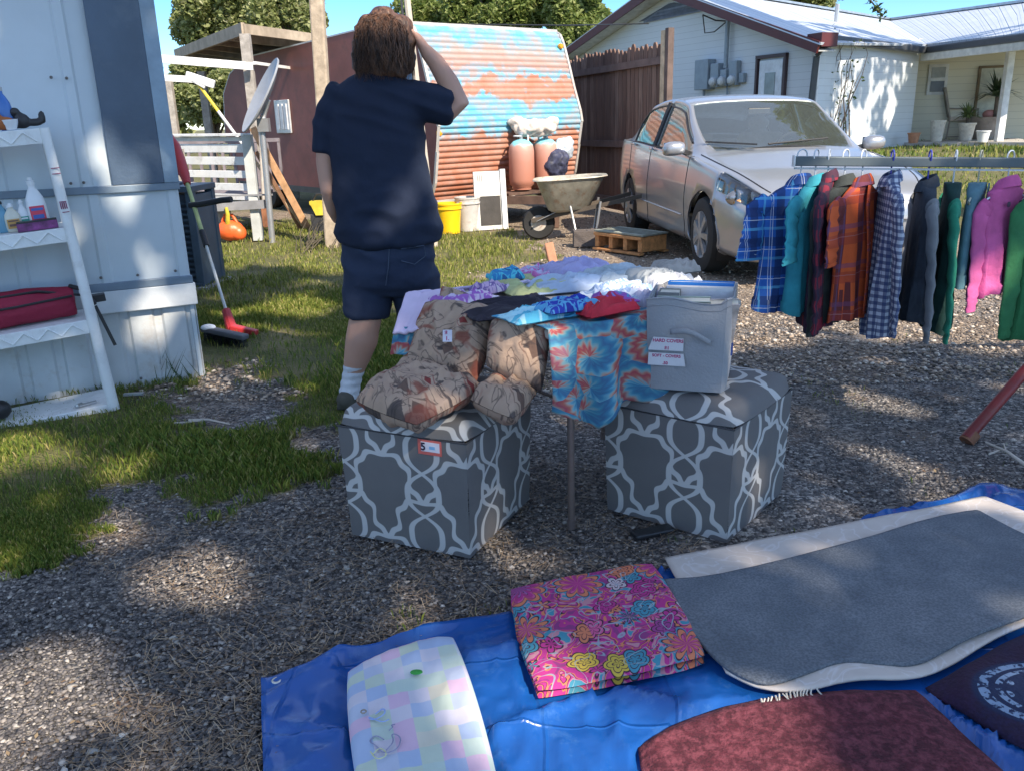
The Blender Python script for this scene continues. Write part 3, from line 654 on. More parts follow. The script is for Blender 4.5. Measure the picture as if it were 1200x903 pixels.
MB().bar(D(186, 69, 11.9), D(296, 78, 12.4), .06, .10).build('white_beam', WHITE, cp); MB().bar(D(298, 74, 12.5), D(355, 82, 14.4), .04, .04).build('white_beam', WHITE, cp); MB().bar(D(186, 91, 13.4), D(236, 94, 13.6), .05, .09).build('white_beam', WHITE, cp)
for a_ in (D(287, 40, 12.55), D(236, 84, 16.2), D(196, 90, 14.8), D(330, 60, 16.6)): MB().bar(V((a_.x, a_.y, 0)), a_, .13, .10).build('post', GREYW, cp)
# ------------------------------------------------------------ deck rail
y0 = 10.9; q0 = D(303, 278, 10.6); q1 = D(188, 262, 11.6)
dr = thing('white_rail_fence', 'white slatted rail fence with a weathered corner post behind the cooling unit', 'fence', V((q0.x, q0.y, 0)))
hz = lambda px, py, y: D(px, py, y).z
m = MB(); qa = V((q0.x, q0.y, 0)); qb = V((q1.x-.4, q1.y, 0))
for py, th in ((163, .05), (174, .10), (189, .095), (205, .085), (220, .085), (232, .07)):
    z_ = hz(291, py, q0.y); m.bar(qa+V((0, 0, z_)), qb+V((0, 0, z_+.02)), .03, th)
m.bar(qa+V((0, -.01, hz(291, 160, q0.y)+.02)), qb+V((0, -.01, hz(291, 160, q0.y)+.04)), .13, .03)
m.build('slats', WHITE, dr, bev=.003)
MB().bar(qa, qa+V((0, 0, hz(291, 158, q0.y))), .11, .11).build('post', mk('grey_post', (.5, .52, .5), .75, amt=.2), dr, bev=.004)
MB().bar(qa+V((-.9, .2, .0)), qa+V((-.9, .2, 1.1)), .09).build('post', GREYW, dr)
m = MB(); m.bar(qa+V((-1.6, .1, .55)), qa+V((.25, -.08, .55)), .02); m.bar(qa+V((-.5, -.08, .42)), qa+V((.15, -.08, .44)), .05, .10); m.build('lower_bar', mk('grey_bar', (.25, .25, .26), .6), dr)
dk_ = MB()
for k in range(7): dk_.box(qa+V((-1.4, .6+k*.2, .5)), (2.6, .19, .04))
for k in range(14): dk_.bar(qa+V((-2.2+k*.16, 1.9, .5)), qa+V((-2.2+k*.16, 1.9, 1.15)), .035)
dk_.bar(qa+V((-2.3, 1.9, 1.15)), qa+V((-.1, 1.9, 1.15)), .05)
dk_.build('deck', mk('deck_wood', (.22, .19, .2), .85, amt=.3), dr)
# ------------------------------------------------------------ satellite dish
b = G(319, 283); sd = thing('satellite_dish', 'grey oval satellite dish on a galvanised mast in the grass', 'satellite dish', b)
tp = D(307, 150, b.y)
MB().tube([b-V((0, 0, .1)), tp], .038, 12).build('mast', GALV, sd, smooth=40)
ms = D(305, 112, b.y-.05); nrm = V((-.78, -.40, .50)).normalized(); vx_ = V((.50, .1, .86)); Md = frame(ms, vx_-nrm*vx_.dot(nrm), z=nrm)
m = MB(); rs = []
for r_0, zz in [(.001, -.075)]+[(k/10, -.075+.085*(k/10)**2) for k in range(1, 11)]+[(1.015, .005), (1.0, -.012)]+[(k/10, -.09+.085*(k/10)**2) for k in range(9, 0, -1)]+[(.001, -.09)]:
    rs.append([Md @ V((.46*r_0*cos(a), .34*r_0*sin(a), zz)) for a in [2*pi*k/36 for k in range(36)]])
m.loft(rs); m.build('reflector', mk('dish_grey', (.30, .32, .35), .5, amt=.12), sd, smooth=50)
MB().tube([tp, tp+V((.02, .0, .1)), ms-nrm*.1], .03, 8).box(tp+V((.03, -.02, .03)), (.13, .10, .15)).build('bracket', GALV, sd)
# leaning tools: pool brush pole, planks, spade
bq = G(357, 268); tq = D(228, 93, b.y+.9)
lt = thing('brush_pole', 'long white and yellow pole with a white brush head leaning against the white rail fence', 'pole', bq)
md = bq.lerp(tq, .55); m2_ = bq.lerp(tq, .80)
MB().tube([bq, md], .022, 8).build('lower_shaft', PINE, lt); MB().tube([md, m2_], .02, 8).build('upper_shaft', WHITE, lt); MB().tube([m2_, tq], .02, 8).build('yellow_shaft', mk('yellow_shaft', (.75, .58, .06), .5), lt)
MB().bar(tq+V((-.10, 0, .05)), tq+V((.24, 0, -.07)), .05, .10).bar(tq+V((-.05, 0, .0)), tq+V((.12, .0, -.1)), .04).build('brush_head', WHITE, lt, bev=.01)
for (a_, b__, l, w_) in ((G(362, 269), D(296, 150, 11.6), 'long tan wooden board leaning from the rail fence down to the grass', .09), (G(353, 268), D(300, 178, 11.5), 'narrower dark tan board leaning beside the long tan board', .05)):
    o = MB().bar(a_-V((0, 0, .02)), b__, w_, .035, up=(0, -1, .2)).build('leaning_board', mk('tan_board%.2f' % w_, (.46, .26, .13) if w_ > .06 else (.25, .13, .07), .8, ns=12, amt=.35), None, bev=.003); tag(o, l, 'board', 'boards leaning by the rail fence')
sp_ = thing('spade', 'long-handled spade with a rusty round blade behind the satellite mast', 'spade', G(309, 262)); a_ = D(309, 243, 11.0); b__ = D(304, 140, 11.0)
MB().tube([a_, b__], .02, 8).build('shaft', mk('spade_shaft', (.5, .45, .4), .8), sp_); MB().loft([[a_+V((x*w, y*.012, zz)) for x, y in ((-1, -1), (1, -1), (1, 1), (-1, 1))] for w, zz in ((.03, .04), (.10, -.02), (.10, -.14), (.02, -.25))]).build('blade', RUST, sp_)
# branches pile + dark stick by pole
q = G(372, 293); rr = random.Random(8); m = MB()
for k in range(46):
    s = q+V((rr.uniform(-.25, .22), rr.uniform(-.25, .6), 0)); e = s+V((rr.uniform(-.15, .25), rr.uniform(.2, .6), rr.uniform(.08, .34))); m.tube([s, s.lerp(e, .5)+V((rr.uniform(-.05, .05), 0, .03)), e], [.006, .005, .002], 4)
tag(m.build('brushwood', mk('brushwood', (.09, .075, .05), .9), None), 'small heap of dark dry brushwood at the foot of the wooden pole', 'brushwood')
o = MB().bar(G(393, 288), D(388, 218, G(393, 288).y+.1), .05, .05).build('fence_stake', mk('stake', (.5, .49, .46), .8), None); tag(o, 'short pale stake leaning against the wooden pole', 'stake')
o = thing('tool_box', 'small yellow and black tool box under the camper side', 'tool box', D(376, 250, 11.3)); q = D(376, 250, 11.3)
MB().loft([[q+V((x*w, y*.08, zz)) for x, y in ((-1, -1), (1, -1), (1, 1), (-1, 1))] for w, zz in ((.05, -.02), (.10, .10), (.12, .12), (.12, .16))]).build('shell', mk('yellow_tool', (.65, .5, .05), .5), o); MB().tube([q+V((-.09, 0, .16)), q+V((-.04, 0, .24)), q+V((.04, 0, .24)), q+V((.09, 0, .16))], .015, 6).build('handle', BLACK, o)
MB().box(q+V((0, .05, -.14)), (.26, .2, .26)).build('base', DMETAL, o, bev=.01)
# orange fuel can on the grass
q = G(271, 283); fc_ = thing('fuel_can', 'orange-red plastic fuel can lying in the grass behind the cooling unit', 'fuel can', q)
ORG = mk('orange_plastic', (.80, .13, .03), .4, amt=.15)
fuse(MB().ell(q+V((0, .02, .13)), (.17, .13, .13)).ell(q+V((.10, .0, .10)), (.10, .10, .10)), 'tank', ORG, fc_, .015, 3)
MB().tube([q+V((-.08, 0, .24)), q+V((-.04, -.0, .32)), q+V((.05, 0, .32)), q+V((.10, 0, .22))], .018, 8).build('handle', ORG, fc_, smooth=60); MB().tube([q+V((.0, -.05, .22)), q+V((.03, -.1, .34)), q+V((.02, -.1, .42))], [.03, .025, .018], 8).build('spout', mk('yellow_tool', (.65, .5, .05), .5), fc_, smooth=60)
q = G(256, 272); o = thing('orange_planter', 'white tub with an orange rim behind the cooling unit', 'tub', q)
MB().lathe([(.16, 0), (.2, .35), (.19, .35), (.15, .03), (.01, .03)], Matrix.Translation(q), 20).build('tub', mk('tub_white', (.6, .56, .52), .5), o, smooth=40); MB().lathe([(.2, .35), (.22, .36), (.22, .41), (.19, .41), (.19, .36)], Matrix.Translation(q), 20).build('rim', ORG, o, smooth=40)
# ------------------------------------------------------------ house
def siding(name, col, pitch=.125, tint=None):
    t = NT(name); o = t.obj(); sp = t.add('SeparateXYZ'); t.link(o, sp.inputs[0])
    f = t.math('FRACT', t.math('DIVIDE', sp.outputs[2], pitch)); ln = t.ramp(f, [(0, (0, 0, 0)), (.07, (1, 1, 1)), (1, (1, 1, 1))])
    n = t.noise(o, 1.5, 5, .6); c = t.mix(n, tuple(x*.92 for x in col), tuple(min(1, x*1.05) for x in col)); c = t.mix(ln, tuple(x*.55 for x in col), c)
    t.bump(f, .35, .02); return t.fin(c, .65)
SID = siding('white_siding', (.62, .66, .68)); SID2 = siding('porch_siding', (.70, .66, .52), .15)
hA = D(961, 60, 15.9); GP = Pl(hA, (-.395, .919)); hB = D(1078, 60, 18.5); hB.z = 0; AP = Pl(GP.P, hB-GP.P)
LAB = (V((hB.x, hB.y, 0))-GP.P).length
house = thing('white_house', 'white ranch house with metal roof, dark red gable trim and a corner porch', 'house', GP.P)
def gw(px, py): return GP.w(px, py)
e_r = gw(952, 42); e_l = gw(672, 66); pk = gw(788, -15); pku = pk[0]; pkz = pk[1]
zb = -.2
def zroof(u):
    return e_r[1]+(pkz-e_r[1])*(u-e_r[0])/(pku-e_r[0]) if u < pku else pkz+(e_l[1]-pkz)*(u-pku)/(e_l[0]-pku)
U_end = e_l[0]+1.2
# outward normal of the gable faces the camera: GP.n orientation
gn = GP.n if (CAM-GP.P).dot(GP.n) > 0 else -GP.n
m = MB(); m.prism([(0, zb), (U_end, zb), (U_end, zroof(U_end)-.1), (pku, pkz-.12), (0, zroof(0)-.1)], Matrix(((GP.d.x, 0, -gn.x, GP.P.x), (GP.d.y, 0, -gn.y, GP.P.y), (0, 1, 0, 0), (0, 0, 0, 1))), .15)
m.build('gable_wall', SID, house)
m = MB(); an = AP.n if (CAM-AP.P).dot(AP.n) > 0 else -AP.n
zA = D(961, 42, 15.9).z; zB_ = D(1084, 57, 18.5).z
m.prism([(.0, zb), (LAB, zb), (LAB, zB_-.02), (.0, zA-.02)], Matrix(((AP.d.x, 0, -an.x, AP.P.x), (AP.d.y, 0, -an.y, AP.P.y), (0, 1, 0, 0), (0, 0, 0, 1))), .15)
m.build('side_wall', SID, house)
RED = mk('dark_red_trim', (.085, .012, .012), .5, amt=.2)
def gpt(u, z, off=0): return GP.P+GP.d*u+V((0, 0, z))+gn*off
OH = .45
m = MB()
for (u0, z0), (u1, z1) in (((-.45, zroof(-.45)), (pku, pkz)), ((pku, pkz), (U_end, zroof(U_end)))):
    m.bar(gpt(u0, z0-.04, OH), gpt(u1, z1-.04, OH), .04, .19)
m.build('bargeboard', RED, house)
m = MB(); m.box(gpt(-.28, e_r[1]-.12, OH/2), (.35, .35, .22), Matrix(((GP.d.x, gn.x, 0), (GP.d.y, gn.y, 0), (0, 0, 1)))); m.build('eave_return', RED, house)
m = MB()
for (u0, z0), (u1, z1) in (((-.4, zroof(-.4)-.1), (pku, pkz-.11)), ((pku, pkz-.11), (U_end, zroof(U_end)-.1))): m.bar(gpt(u0, z0-.005, OH/2+.01), gpt(u1, z1-.005, OH/2+.01), OH-.03, .02, up=(0, 0, 1))
m.build('soffit', mk('soffit', (.55, .56, .55), .7), house)
# gable vent
v1 = gw(752, 28); v2 = gw(838, 17); vt = gw(793, 0)
VM = mk('vent_dark', (.10, .12, .16), .6)
f_ = MB().prism([(v1[0]+.1, v1[1]+.05), (v2[0]-.1, v2[1]+.1), (pku-.1, pkz-.32), (pku+.1, pkz-.32)][::-1], Matrix(((GP.d.x, 0, gn.x, gpt(0, 0, .002).x), (GP.d.y, 0, gn.y, gpt(0, 0, .002).y), (0, 1, 0, 0), (0, 0, 0, 1))), .02).build('gable_vent', VM, house)
m = MB(); zl = min(v1[1], v2[1])+.12
for k in range(9):
    z_ = zl+k*(pkz-.42-zl)/9; fr = 1-(z_-zl)/(pkz-.3-zl)
    m.bar(gpt(pku-(pku-v2[0]-.15)*fr, z_, .035), gpt(pku+(v1[0]-pku-.15)*fr, z_, .035), .02, .035)
m.build('louvre', mk('louvre_slate', (.2, .23, .3), .6), f_)
# roof metal
t = NT('metal_roof'); o = t.obj(); uvn = t.uv(); su = t.add('SeparateXYZ'); t.link(uvn, su.inputs[0])
f = t.math('FRACT', su.outputs[0]); rib = t.ramp(f, [(0, (1, 1, 1)), (.06, (.1, .1, .1)), (.12, (1, 1, 1)), (.5, (.8, .8, .8)), (.55, (1, 1, 1)), (1, (1, 1, 1))])
c = t.mix(t.noise(o, 1.2, 6, .65), (.36, .42, .50), (.62, .64, .64)); c = t.mix(rib, (.16, .20, .26), c); t.bump(rib, .5, .03)
ROOF = t.fin(c, .42, .12)
an2 = V((an.x, an.y, 0))
ridge_d = V((hB.x-GP.P.x, hB.y-GP.P.y, 0)).normalized()
P0 = gpt(-.5, zroof(-.5)+.03, OH+.02); P1 = gpt(pku, pkz+.06, OH+.02)
Bq = D(1086, 53, 18.35); Rg = D(1042, 25, 27.5)
def sheet(a, b, c_, d_, nm, ribs, th=.04):
    m = MB(); m.grid(8, 1, lambda u, v: (a+(b-a)*u)+((d_+(c_-d_)*u)-(a+(b-a)*u))*v, uvs=(ribs, 1)); return m.build(nm, ROOF, house, solid=th)
sheet(P0, Bq, Rg, P1, 'roof_slope', 16)
P2 = gpt(U_end+.2, zroof(U_end+.2)+.03, OH+.02); sheet(P1, Rg, Rg+(P2-P1), P2, 'roof_slope', 30)
Cq = D(1225, 37, 15.2); Cr = D(1225, 1, 21); sheet(Bq, Cq, Cr, Rg, 'porch_roof', 16)
MB().bar(P1+V((0, 0, .05)), Rg+V((0, 0, .05)), .22, .05).bar(Rg+V((0, 0, .05)), Cr+V((0, 0, .05)), .2, .06).build('ridge_cap', mk('ridge_cap', (.35, .4, .45), .4, metal=.5), house)
vp = P0.lerp(P1, .5).lerp(Bq.lerp(Rg, .5), .55); MB().tube([vp, vp+V((0, 0, .38))], .05, 8).build('vent_pipe', GALV, house)
GUT = mk('dark_gutter', (.05, .055, .06), .4)
gA = D(958, 44, 15.75); gB = D(1085, 59, 18.3); gC = D(1225, 41, 15.15)
m = MB(); m.bar(gA, gB, .12, .13).bar(gB, gC, .12, .13); m.build('gutter', GUT, house, bev=.02)
g0 = D(970, 50, 15.7); g1 = D(957, 66, 15.78); g2 = D(951, 117, 15.8); g3 = V((g2.x, g2.y, .1))
MB().bar(g0, g1, .10, .07).bar(g1, g2, .10, .07).bar(g2, g3, .10, .07).build('downspout', GUT, house, bev=.01)
MB().bar(gpt(.03, zb, .02), gpt(.03, e_r[1]-.12, .02), .12, .03, up=tuple(gn)).build('corner_trim', WHITE, house)
# soffit below side eaves
m = MB(); m.grid(1, 1, lambda u, v: (gA+(gB-gA)*u)+V((0, 0, .03))-an*(.0+.5*v)); m.build('soffit', MATS['soffit'], house, solid=.02)
# gable door
d0 = gw(887, 116); d1 = gw(925, 64); du0, du1 = d0[0]+.02, gw(921, 116)[0]; dzt = gw(905, 64)[1]; dz0 = .25
def gbox(m, ua, ub, za, zb_, off, th):
    m.bar(gpt((ua+ub)/2, za, off), gpt((ua+ub)/2, zb_, off), abs(ub-ua), th, up=tuple(gn)); return m
door = gbox(MB(), du1+.1, du0-.1, dz0, dzt-.1, .02, .05).build('door', mk('door_grey', (.66, .70, .72), .5), house)
m = MB(); gbox(m, du0-.055, du0, dz0, dzt, .03, .08); gbox(m, du1, du1+.055, dz0, dzt, .03, .08); m.bar(gpt(du1, dzt-.03, .035), gpt(du0, dzt-.03, .035), .08, .06); m.build('frame', mk('door_frame_brown', (.06, .035, .04), .5), door)
gbox(MB(), du1+.28, du0-.28, dz0+1.0, dzt-.32, .05, .012).build('window_pane', mk('pane_grey', (.22, .27, .29), .12), door)
MB().lathe([(.001, .06), (.03, .05), (.03, .02), (.015, 0)], frame(gpt(du1+.18, dz0+.95, .045), V((0, 0, 1)), z=gn), 10).build('knob', GALV, door, smooth=40)
# meters
MG = mk('meter_grey', (.26, .31, .35), .5, metal=.2, amt=.15); 
def gpx(px, py, px2, py2, nm, mat, parent, th=.14, off=.01):
    a = gw(px, py); b = gw(px2, py2); m = MB(); gbox(m, a[0], b[0], b[1], a[1], off+th/2, th); return m.build(nm, mat, parent, bev=.012)
ep = thing('electric_panel', 'group of grey electric meter and breaker boxes on the gable wall of the house', 'meter boxes', gpt(gw(840, 90)[0], gw(840, 90)[1], .02))
for i, (a, b, c_, d_) in enumerate(((824, 71, 838, 105), (841, 75, 849, 102), (851, 82, 857, 101), (860, 72, 868, 100), (870, 86, 875, 97))):
    bx = gpx(a, b, c_, d_, 'meter_box' if i else 'breaker_box', MG, ep, .2-.03*i)
    if i in (1, 2, 3):
        u, z_ = gw((a+c_)/2, d_-6); MB().lathe([(.09, -.02), (.09, .05), (.06, .08), (.001, .085)], frame(gpt(u, z_, .2-.03*i+.02), V((0, 0, 1)), z=gn), 14).build('meter_dial', mk('dial', (.5, .52, .52), .2), bx, smooth=40)
u, z_ = gw(855, 80); u2, z2_ = gw(858, 22); MB().tube([gpt(u, z_, .1), gpt(u2, z2_, .1)], .045, 8).build('conduit', MG, ep, smooth=50); u3, z3 = gw(855, 122); MB().tube([gpt(u, z_-.3, .05), gpt(u3, z3, .05)], .02, 6).build('conduit', MG, ep, smooth=50); u4, z4 = gw(829, 102); MB().tube([gpt(u4, z4+.05, .08), gpt(u4, z4-.3, .08)], .03, 6).build('conduit', MG, ep, smooth=50)
a_, b__, c_ = gw(852, 27), gw(838, 18), gw(845, 38)
m = MB(); m.tube([gpt(u2, z2_-.05, .12), gpt(a_[0]+.1, a_[1]+.05, .2), gpt(b__[0], b__[1], .3)], .015, 6); m.tube([gpt(u2, z2_-.05, .12), gpt(c_[0]-.05, c_[1], .2), gpt(c_[0]+.2, c_[1], .25), gpt(b__[0], b__[1], .3)], .012, 6); m.build('cable_drop', BLACK, ep)
# porch: back wall, window, door, floor, beam, post
PW = Pl(D(1076, 60, 19.6), D(1290, 60, 18.9)-D(1076, 60, 19.6)); pn = PW.n if (CAM-PW.P).dot(PW.n) > 0 else -PW.n
def ppt(u, z, off=0): return PW.P+PW.d*u+V((0, 0, z))+pn*off
def pbox(m, ua, ub, za, zb_, off, th): m.bar(ppt((ua+ub)/2, za, off), ppt((ua+ub)/2, zb_, off), abs(ub-ua), th, up=tuple(pn)); return m
m = MB(); pbox(m, 0, 6.5, zb, 2.75, -.08, .15); m.build('porch_wall', SID2, house)
m = MB(); m.grid(1, 1, lambda u, v: (gB+(gC-gB)*u+V((0, 0, .0)))*(1-v)+ppt(6*u, 2.72, 0)*v); m.build('porch_ceiling', mk('porch_ceiling', (.62, .60, .50), .7), house, solid=.02)
MB().bar(gB+V((0, .1, -.12)), gC+V((0, .1, -.12)), .10, .16).build('porch_beam', mk('porch_beam', (.6, .58, .5), .7), house)
w0 = PW.w(1089, 76); w1 = PW.w(1108, 111); WINW = mk('window_white', (.7, .7, .68), .5)
wn = pbox(MB(), w0[0], w1[0], w1[1], w0[1], .01, .05).build('window', WINW, house)
zmid = (w0[1]+w1[1])/2
m = MB(); pbox(m, w0[0]+.06, w1[0]-.06, zmid+.04, w0[1]-.06, .035, .02); m.build('upper_pane', mk('pane_mid', (.28, .28, .26), .1), wn)
m = MB(); pbox(m, w0[0]+.06, w1[0]-.06, w1[1]+.06, zmid-.03, .035, .02); m.build('lower_pane', mk('pane_dark', (.08, .09, .12), .1), wn)
w0 = PW.w(1147, 78); w1 = PW.w(1168, 160)
dr2 = pbox(MB(), w0[0]+.03, w1[0]-.03, .6, w0[1]-.04, .01, .04).build('porch_door', mk('door_cream', (.58, .56, .44), .5), house)
m = MB(); pbox(m, w0[0], w0[0]+.05, .6, w0[1], .03, .05); pbox(m, w1[0]-.05, w1[0], .6, w0[1], .03, .05); m.bar(ppt(w0[0], w0[1]-.02, .03), ppt(w1[0], w0[1]-.02, .03), .05, .05); m.build('frame', mk('door_frame_tan', (.22, .15, .08), .6), dr2)
pf = MB(); fr = G(1060, 167, .66); fl = G(1230, 167, .66)
pf.prism([(hB.x-.3, hB.y+.6), (fr.x, fr.y), (fl.x, fl.y), (fl.x+1, fl.y+3)], Matrix.Translation((0, 0, .2)), .455); pf.build('porch_slab', mk('slab', (.45, .43, .4), .8), house)
pb = G(1170, 166, .66); pt_ = D(1185, 58, pb.y); MB().bar(pb, pt_, .13, .13).build('porch_post', mk('post_white', (.75, .75, .73), .5), house, bev=.01)
# white storm door / bright panel to the right of the post
# porch furniture
def pot(px, py, z, r, h, mat, label, plant=None, y=None, group='pots on the porch'):
    p = G(px, py, z) if y is None else D(px, py, y); t_ = thing('flower_pot', label, 'pot', p, group); M = Matrix.Translation(p)
    MB().lathe([(r*.7, 0), (r*.95, h*.9), (r*1.05, h*.9), (r*1.05, h), (r*.9, h), (r*.6, h*.3), (.01, h*.3)], M, 16).build('bowl', mat, t_, smooth=35); return p+V((0, 0, h))
def spiky(p, n, L, w, mat, label, seed, stem=0, nm='yucca_plant', droop=.6):
    rr = random.Random(seed); root = thing(nm, label, 'plant', p); m = MB(); b = p+V((0, 0, stem))
    if stem: MB().tube([p, b], .035, 6).build('stem', BARK, root)
    for k in range(n):
        a = rr.uniform(0, 2*pi); e = rr.uniform(.1, 1.35); l = L*rr.uniform(.6, 1.1); d = V((cos(a)*cos(e), sin(a)*cos(e), sin(e))); s = d.cross(V((0, 0, 1))).normalized()*w
        p1 = b+d*l*.5; p2 = b+d*l+V((0, 0, -droop*l*cos(e)*.6)); i = len(m.v)
        for q_ in (b-s*.5, b+s*.5, p1-s, p1+s, p2): m.av(q_)
        m.af((i, i+1, i+3, i+2)); m.af((i+2, i+3, i+4))
    m.build('leaves', mat, root); return root
YG = mk('yucca_green', (.05, .09, .035), .5, amt=.5); FG = mk('fern_green', (.12, .17, .05), .6, amt=.4)
TP = mk('terracotta', (.42, .20, .11)); CRE = mk('cream_paint', (.62, .58, .48), .6, amt=.25, dirt=(.3, .24, .18))
p = pot(1162, 163, .66, .2, .38, mk('pot_dark', (.14, .13, .11), .7), 'dark pot of the big spiky plant by the porch post'); spiky(p-V((0, 0, .05)), 80, .62, .034, YG, 'big dark green spiky plant on a tall stem beside the porch post', 2, .52)
p = pot(1131, 165, .66, .17, .35, CRE, 'cream pot behind the porch chair'); spiky(p-V((0, 0, .05)), 60, .42, .022, FG, 'light green leafy plant behind the porch chair', 3, .15, 'fern_plant')
for i, (px, py, r, h, mt, l) in enumerate(((1070, 168, .12, .2, TP, 'small terracotta pot at the left end of the porch edge'), (1056, 170, .10, .16, CRE, 'small cream pot on the ground left of the porch'), (1097, 166, .15, .42, CRE, 'tall cream pot left of the porch chair'), (1040, 171, .11, .13, TP, 'low terracotta pot beside the spiky ground plant'), (1151, 167, .13, .22, WHITE, 'white pot under the right side of the porch chair'))):
    pot(px, py, .66 if px > 1062 else .60, r, h, mt, l)
spiky(G(1025, 172, .55), 26, .42, .02, mk('aloe', (.12, .14, .09), .6, amt=.4), 'pale spiky plant on the ground at the foot of the house wall', 6, 0, 'agave_plant', .2)
spiky(G(1005, 172, .55)+V((0, 0, .2)), 16, .40, .035, YG, 'dark upright snake plant in front of the house wall', 7, 0, 'snake_plant', .0)
# bare shrub against side wall
q = D(977, 166, 16.3); sb = thing('climbing_shrub', 'thin dark shrub growing up the house wall by the downspout', 'shrub', q); m = MB(); rr = random.Random(3); lv = []
for k in range(12):
    pts = [q+V((rr.uniform(-.3, .3), rr.uniform(-.2, .2), 0))]
    for j in range(5): pts.append(pts[-1]+V((rr.uniform(-.1, .14), rr.uniform(-.05, .05), rr.uniform(.2, .42)))); lv += [tuple(pts[-1]+V((rr.uniform(-.12, .12), rr.uniform(-.12, .12), rr.uniform(-.1, .1)))) for _ in range(2)]
    m.tube(pts, [.014, .012, .01, .008, .006, .004], 5)
m.build('stems', BARK, sb); v, f = leafmesh(np.array(lv), .035, 3); me = bpy.data.meshes.new('foliage'); me.from_pydata((v-np.array(q)).tolist(), [], f.tolist()); finish(me, 'foliage', LEAF['dark'], sb, cube_uv=False)
# porch chair with back leaning, side table, planter box, laundry basket
CH_ = mk('chair_frame', (.30, .26, .21), .5); CU = mk('chair_cushion', (.5, .42, .33), .8)
def gs(px, py): return G(px, py, .66)
p = gs(1128, 163); ch = thing('porch_chair', 'cushioned garden armchair with a tall curved back on the porch', 'chair', frame(p+V((0, .2, 0)), V((.95, -.3, 0))))
m = MB()
for sx_ in (-.27, .27):
    m.tube([(-.28, sx_, .0), (-.25, sx_, .42), (-.42, sx_, 1.0)], .02, 6); m.tube([(.3, sx_, 0), (.28, sx_, .62), (-.3, sx_, .64)], .02, 6); m.tube([(-.28, sx_, .05), (.3, sx_, .05)], .015, 6)
m.build('frame', CH_, ch, local=True)
MB().box((0, 0, .42), (.56, .52, .1)).build('seat', CU, ch, local=True, bev=.03); m = MB(); m.bar((-.26, 0, .45), (-.42, 0, 1.08), .50, .07, up=(1, 0, 0)); m.build('backrest', CH_, ch, local=True, bev=.02)
p = gs(1075, 163); st = thing('plant_stand', 'small cream wooden cabinet with a dark top at the left end of the porch', 'cabinet', p)
m = MB(); m.box(p+V((0, 0, .22)), (.55, .3, .42)); m.build('cabinet_body', CRE, st, bev=.01); MB().box(p+V((0, 0, .46)), (.62, .36, .04)).build('top', BLACK, st); MB().lathe([(.001, .02), (.02, .01), (.02, 0)], frame(p+V((0, -.16, .25)), V((0, 0, 1)), z=V((0, -1, 0))), 8).build('knob', BLACK, st)
p = gs(1153, 163); st = thing('wicker_basket', 'grey wicker tub right of the porch chair', 'basket', p)
MB().lathe([(.26, 0), (.34, .42), (.36, .45), (.32, .45), (.24, .05), (.01, .05)], Matrix.Translation(p), 20).build('tub', mk('wicker', (.33, .28, .24), .9, bump=.9, bs=40), st, smooth=35); MB().ell(p+V((.05, 0, .5)), (.14, .12, .1)).build('pink_cloth', mk('pink_cloth', (.55, .25, .22), .9), st, smooth=180)
p = gs(1144, 160); st = thing('round_table', 'small white round table behind the porch chair', 'table', p)
MB().lathe([(.30, .60), (.30, .64), (.001, .645)], Matrix.Translation(p), 20).build('top', WHITE, st, smooth=30); MB().lathe([(.2, 0), (.2, .02), (.03, .05), (.03, .6)], Matrix.Translation(p), 12).build('pedestal', WHITE, st, smooth=30)
# tree that shades the house gable and dapples wall and roof
def hdens(base):
    return lambda qx, qy, r: r.random(len(qx)) < base
s = np.array(SUN); r0 = np.random.default_rng(77); PP = []
for (pa, pb_, zr, n, thr) in ((np.array(gpt(-1, 0, 0)), np.array(gpt(12, 0, 0)), (0, 4.4), 15000, -2), (np.array(GP.P), np.array(hB), (.2, 2.9), 3400, .10), (np.array(P0)*[1, 1, 0], np.array(Bq)*[1, 1, 0], (2.7, 4.6), 2200, .0), (np.array(hB), np.array(fl), (.2, 3.2), 1400, .1)):
    u = r0.random(n); z_ = r0.uniform(*zr, n); q_ = pa[None]*(1-u[:, None])+pb_[None]*u[:, None]; q_[:, 2] = z_
    cl = .6*vnoise(u*8, z_, 2.3, 60)+.5*vnoise(u*8, z_, 6.3, 61); q_ = q_[cl > thr]; h_ = r0.uniform(7, 11.5, len(q_)); PP.append(q_+s[None]*((h_-q_[:, 2])/s[2])[:, None])
PP = np.concatenate(PP); PP = PP[~invis(PP)]
k1 = PP[:, 0] < PP[:, 0].mean()
big_oak(PP[k1], (9.5, 4.5, 0), 'oak beside the driveway that shades the gable of the white house', 41, .10)
big_oak(PP[~k1], (15.5, 5.5, 0), 'oak in front of the porch of the white house', 42, .10)
# leafy twig hanging into the top of the view at the right
q = D(1020, -6, 7.0); tw = thing('hanging_twig', 'small dark leafy twig hanging into the sky above the house roof', 'twig', q)
r0 = np.random.default_rng(15); pts = np.array([q+V((.02*k-.03, 0, -.022*k)) for k in range(8)]); lp = (pts[:, None]+r0.normal(size=(8, 7, 3))*.018).reshape(-1, 3)
v, f = leafmesh(lp, .022, 3); me = bpy.data.meshes.new('leaves'); me.from_pydata((v-np.array(q)).tolist(), [], f.tolist()); finish(me, 'leaves', LEAF['dark'], tw, cube_uv=False)
MB().tube([q+V((-.4, -.3, .9)), q+V((-.05, 0, .1)), V(pts[0]), V(pts[-1])], .006, 5).build('stem', BARK, tw)
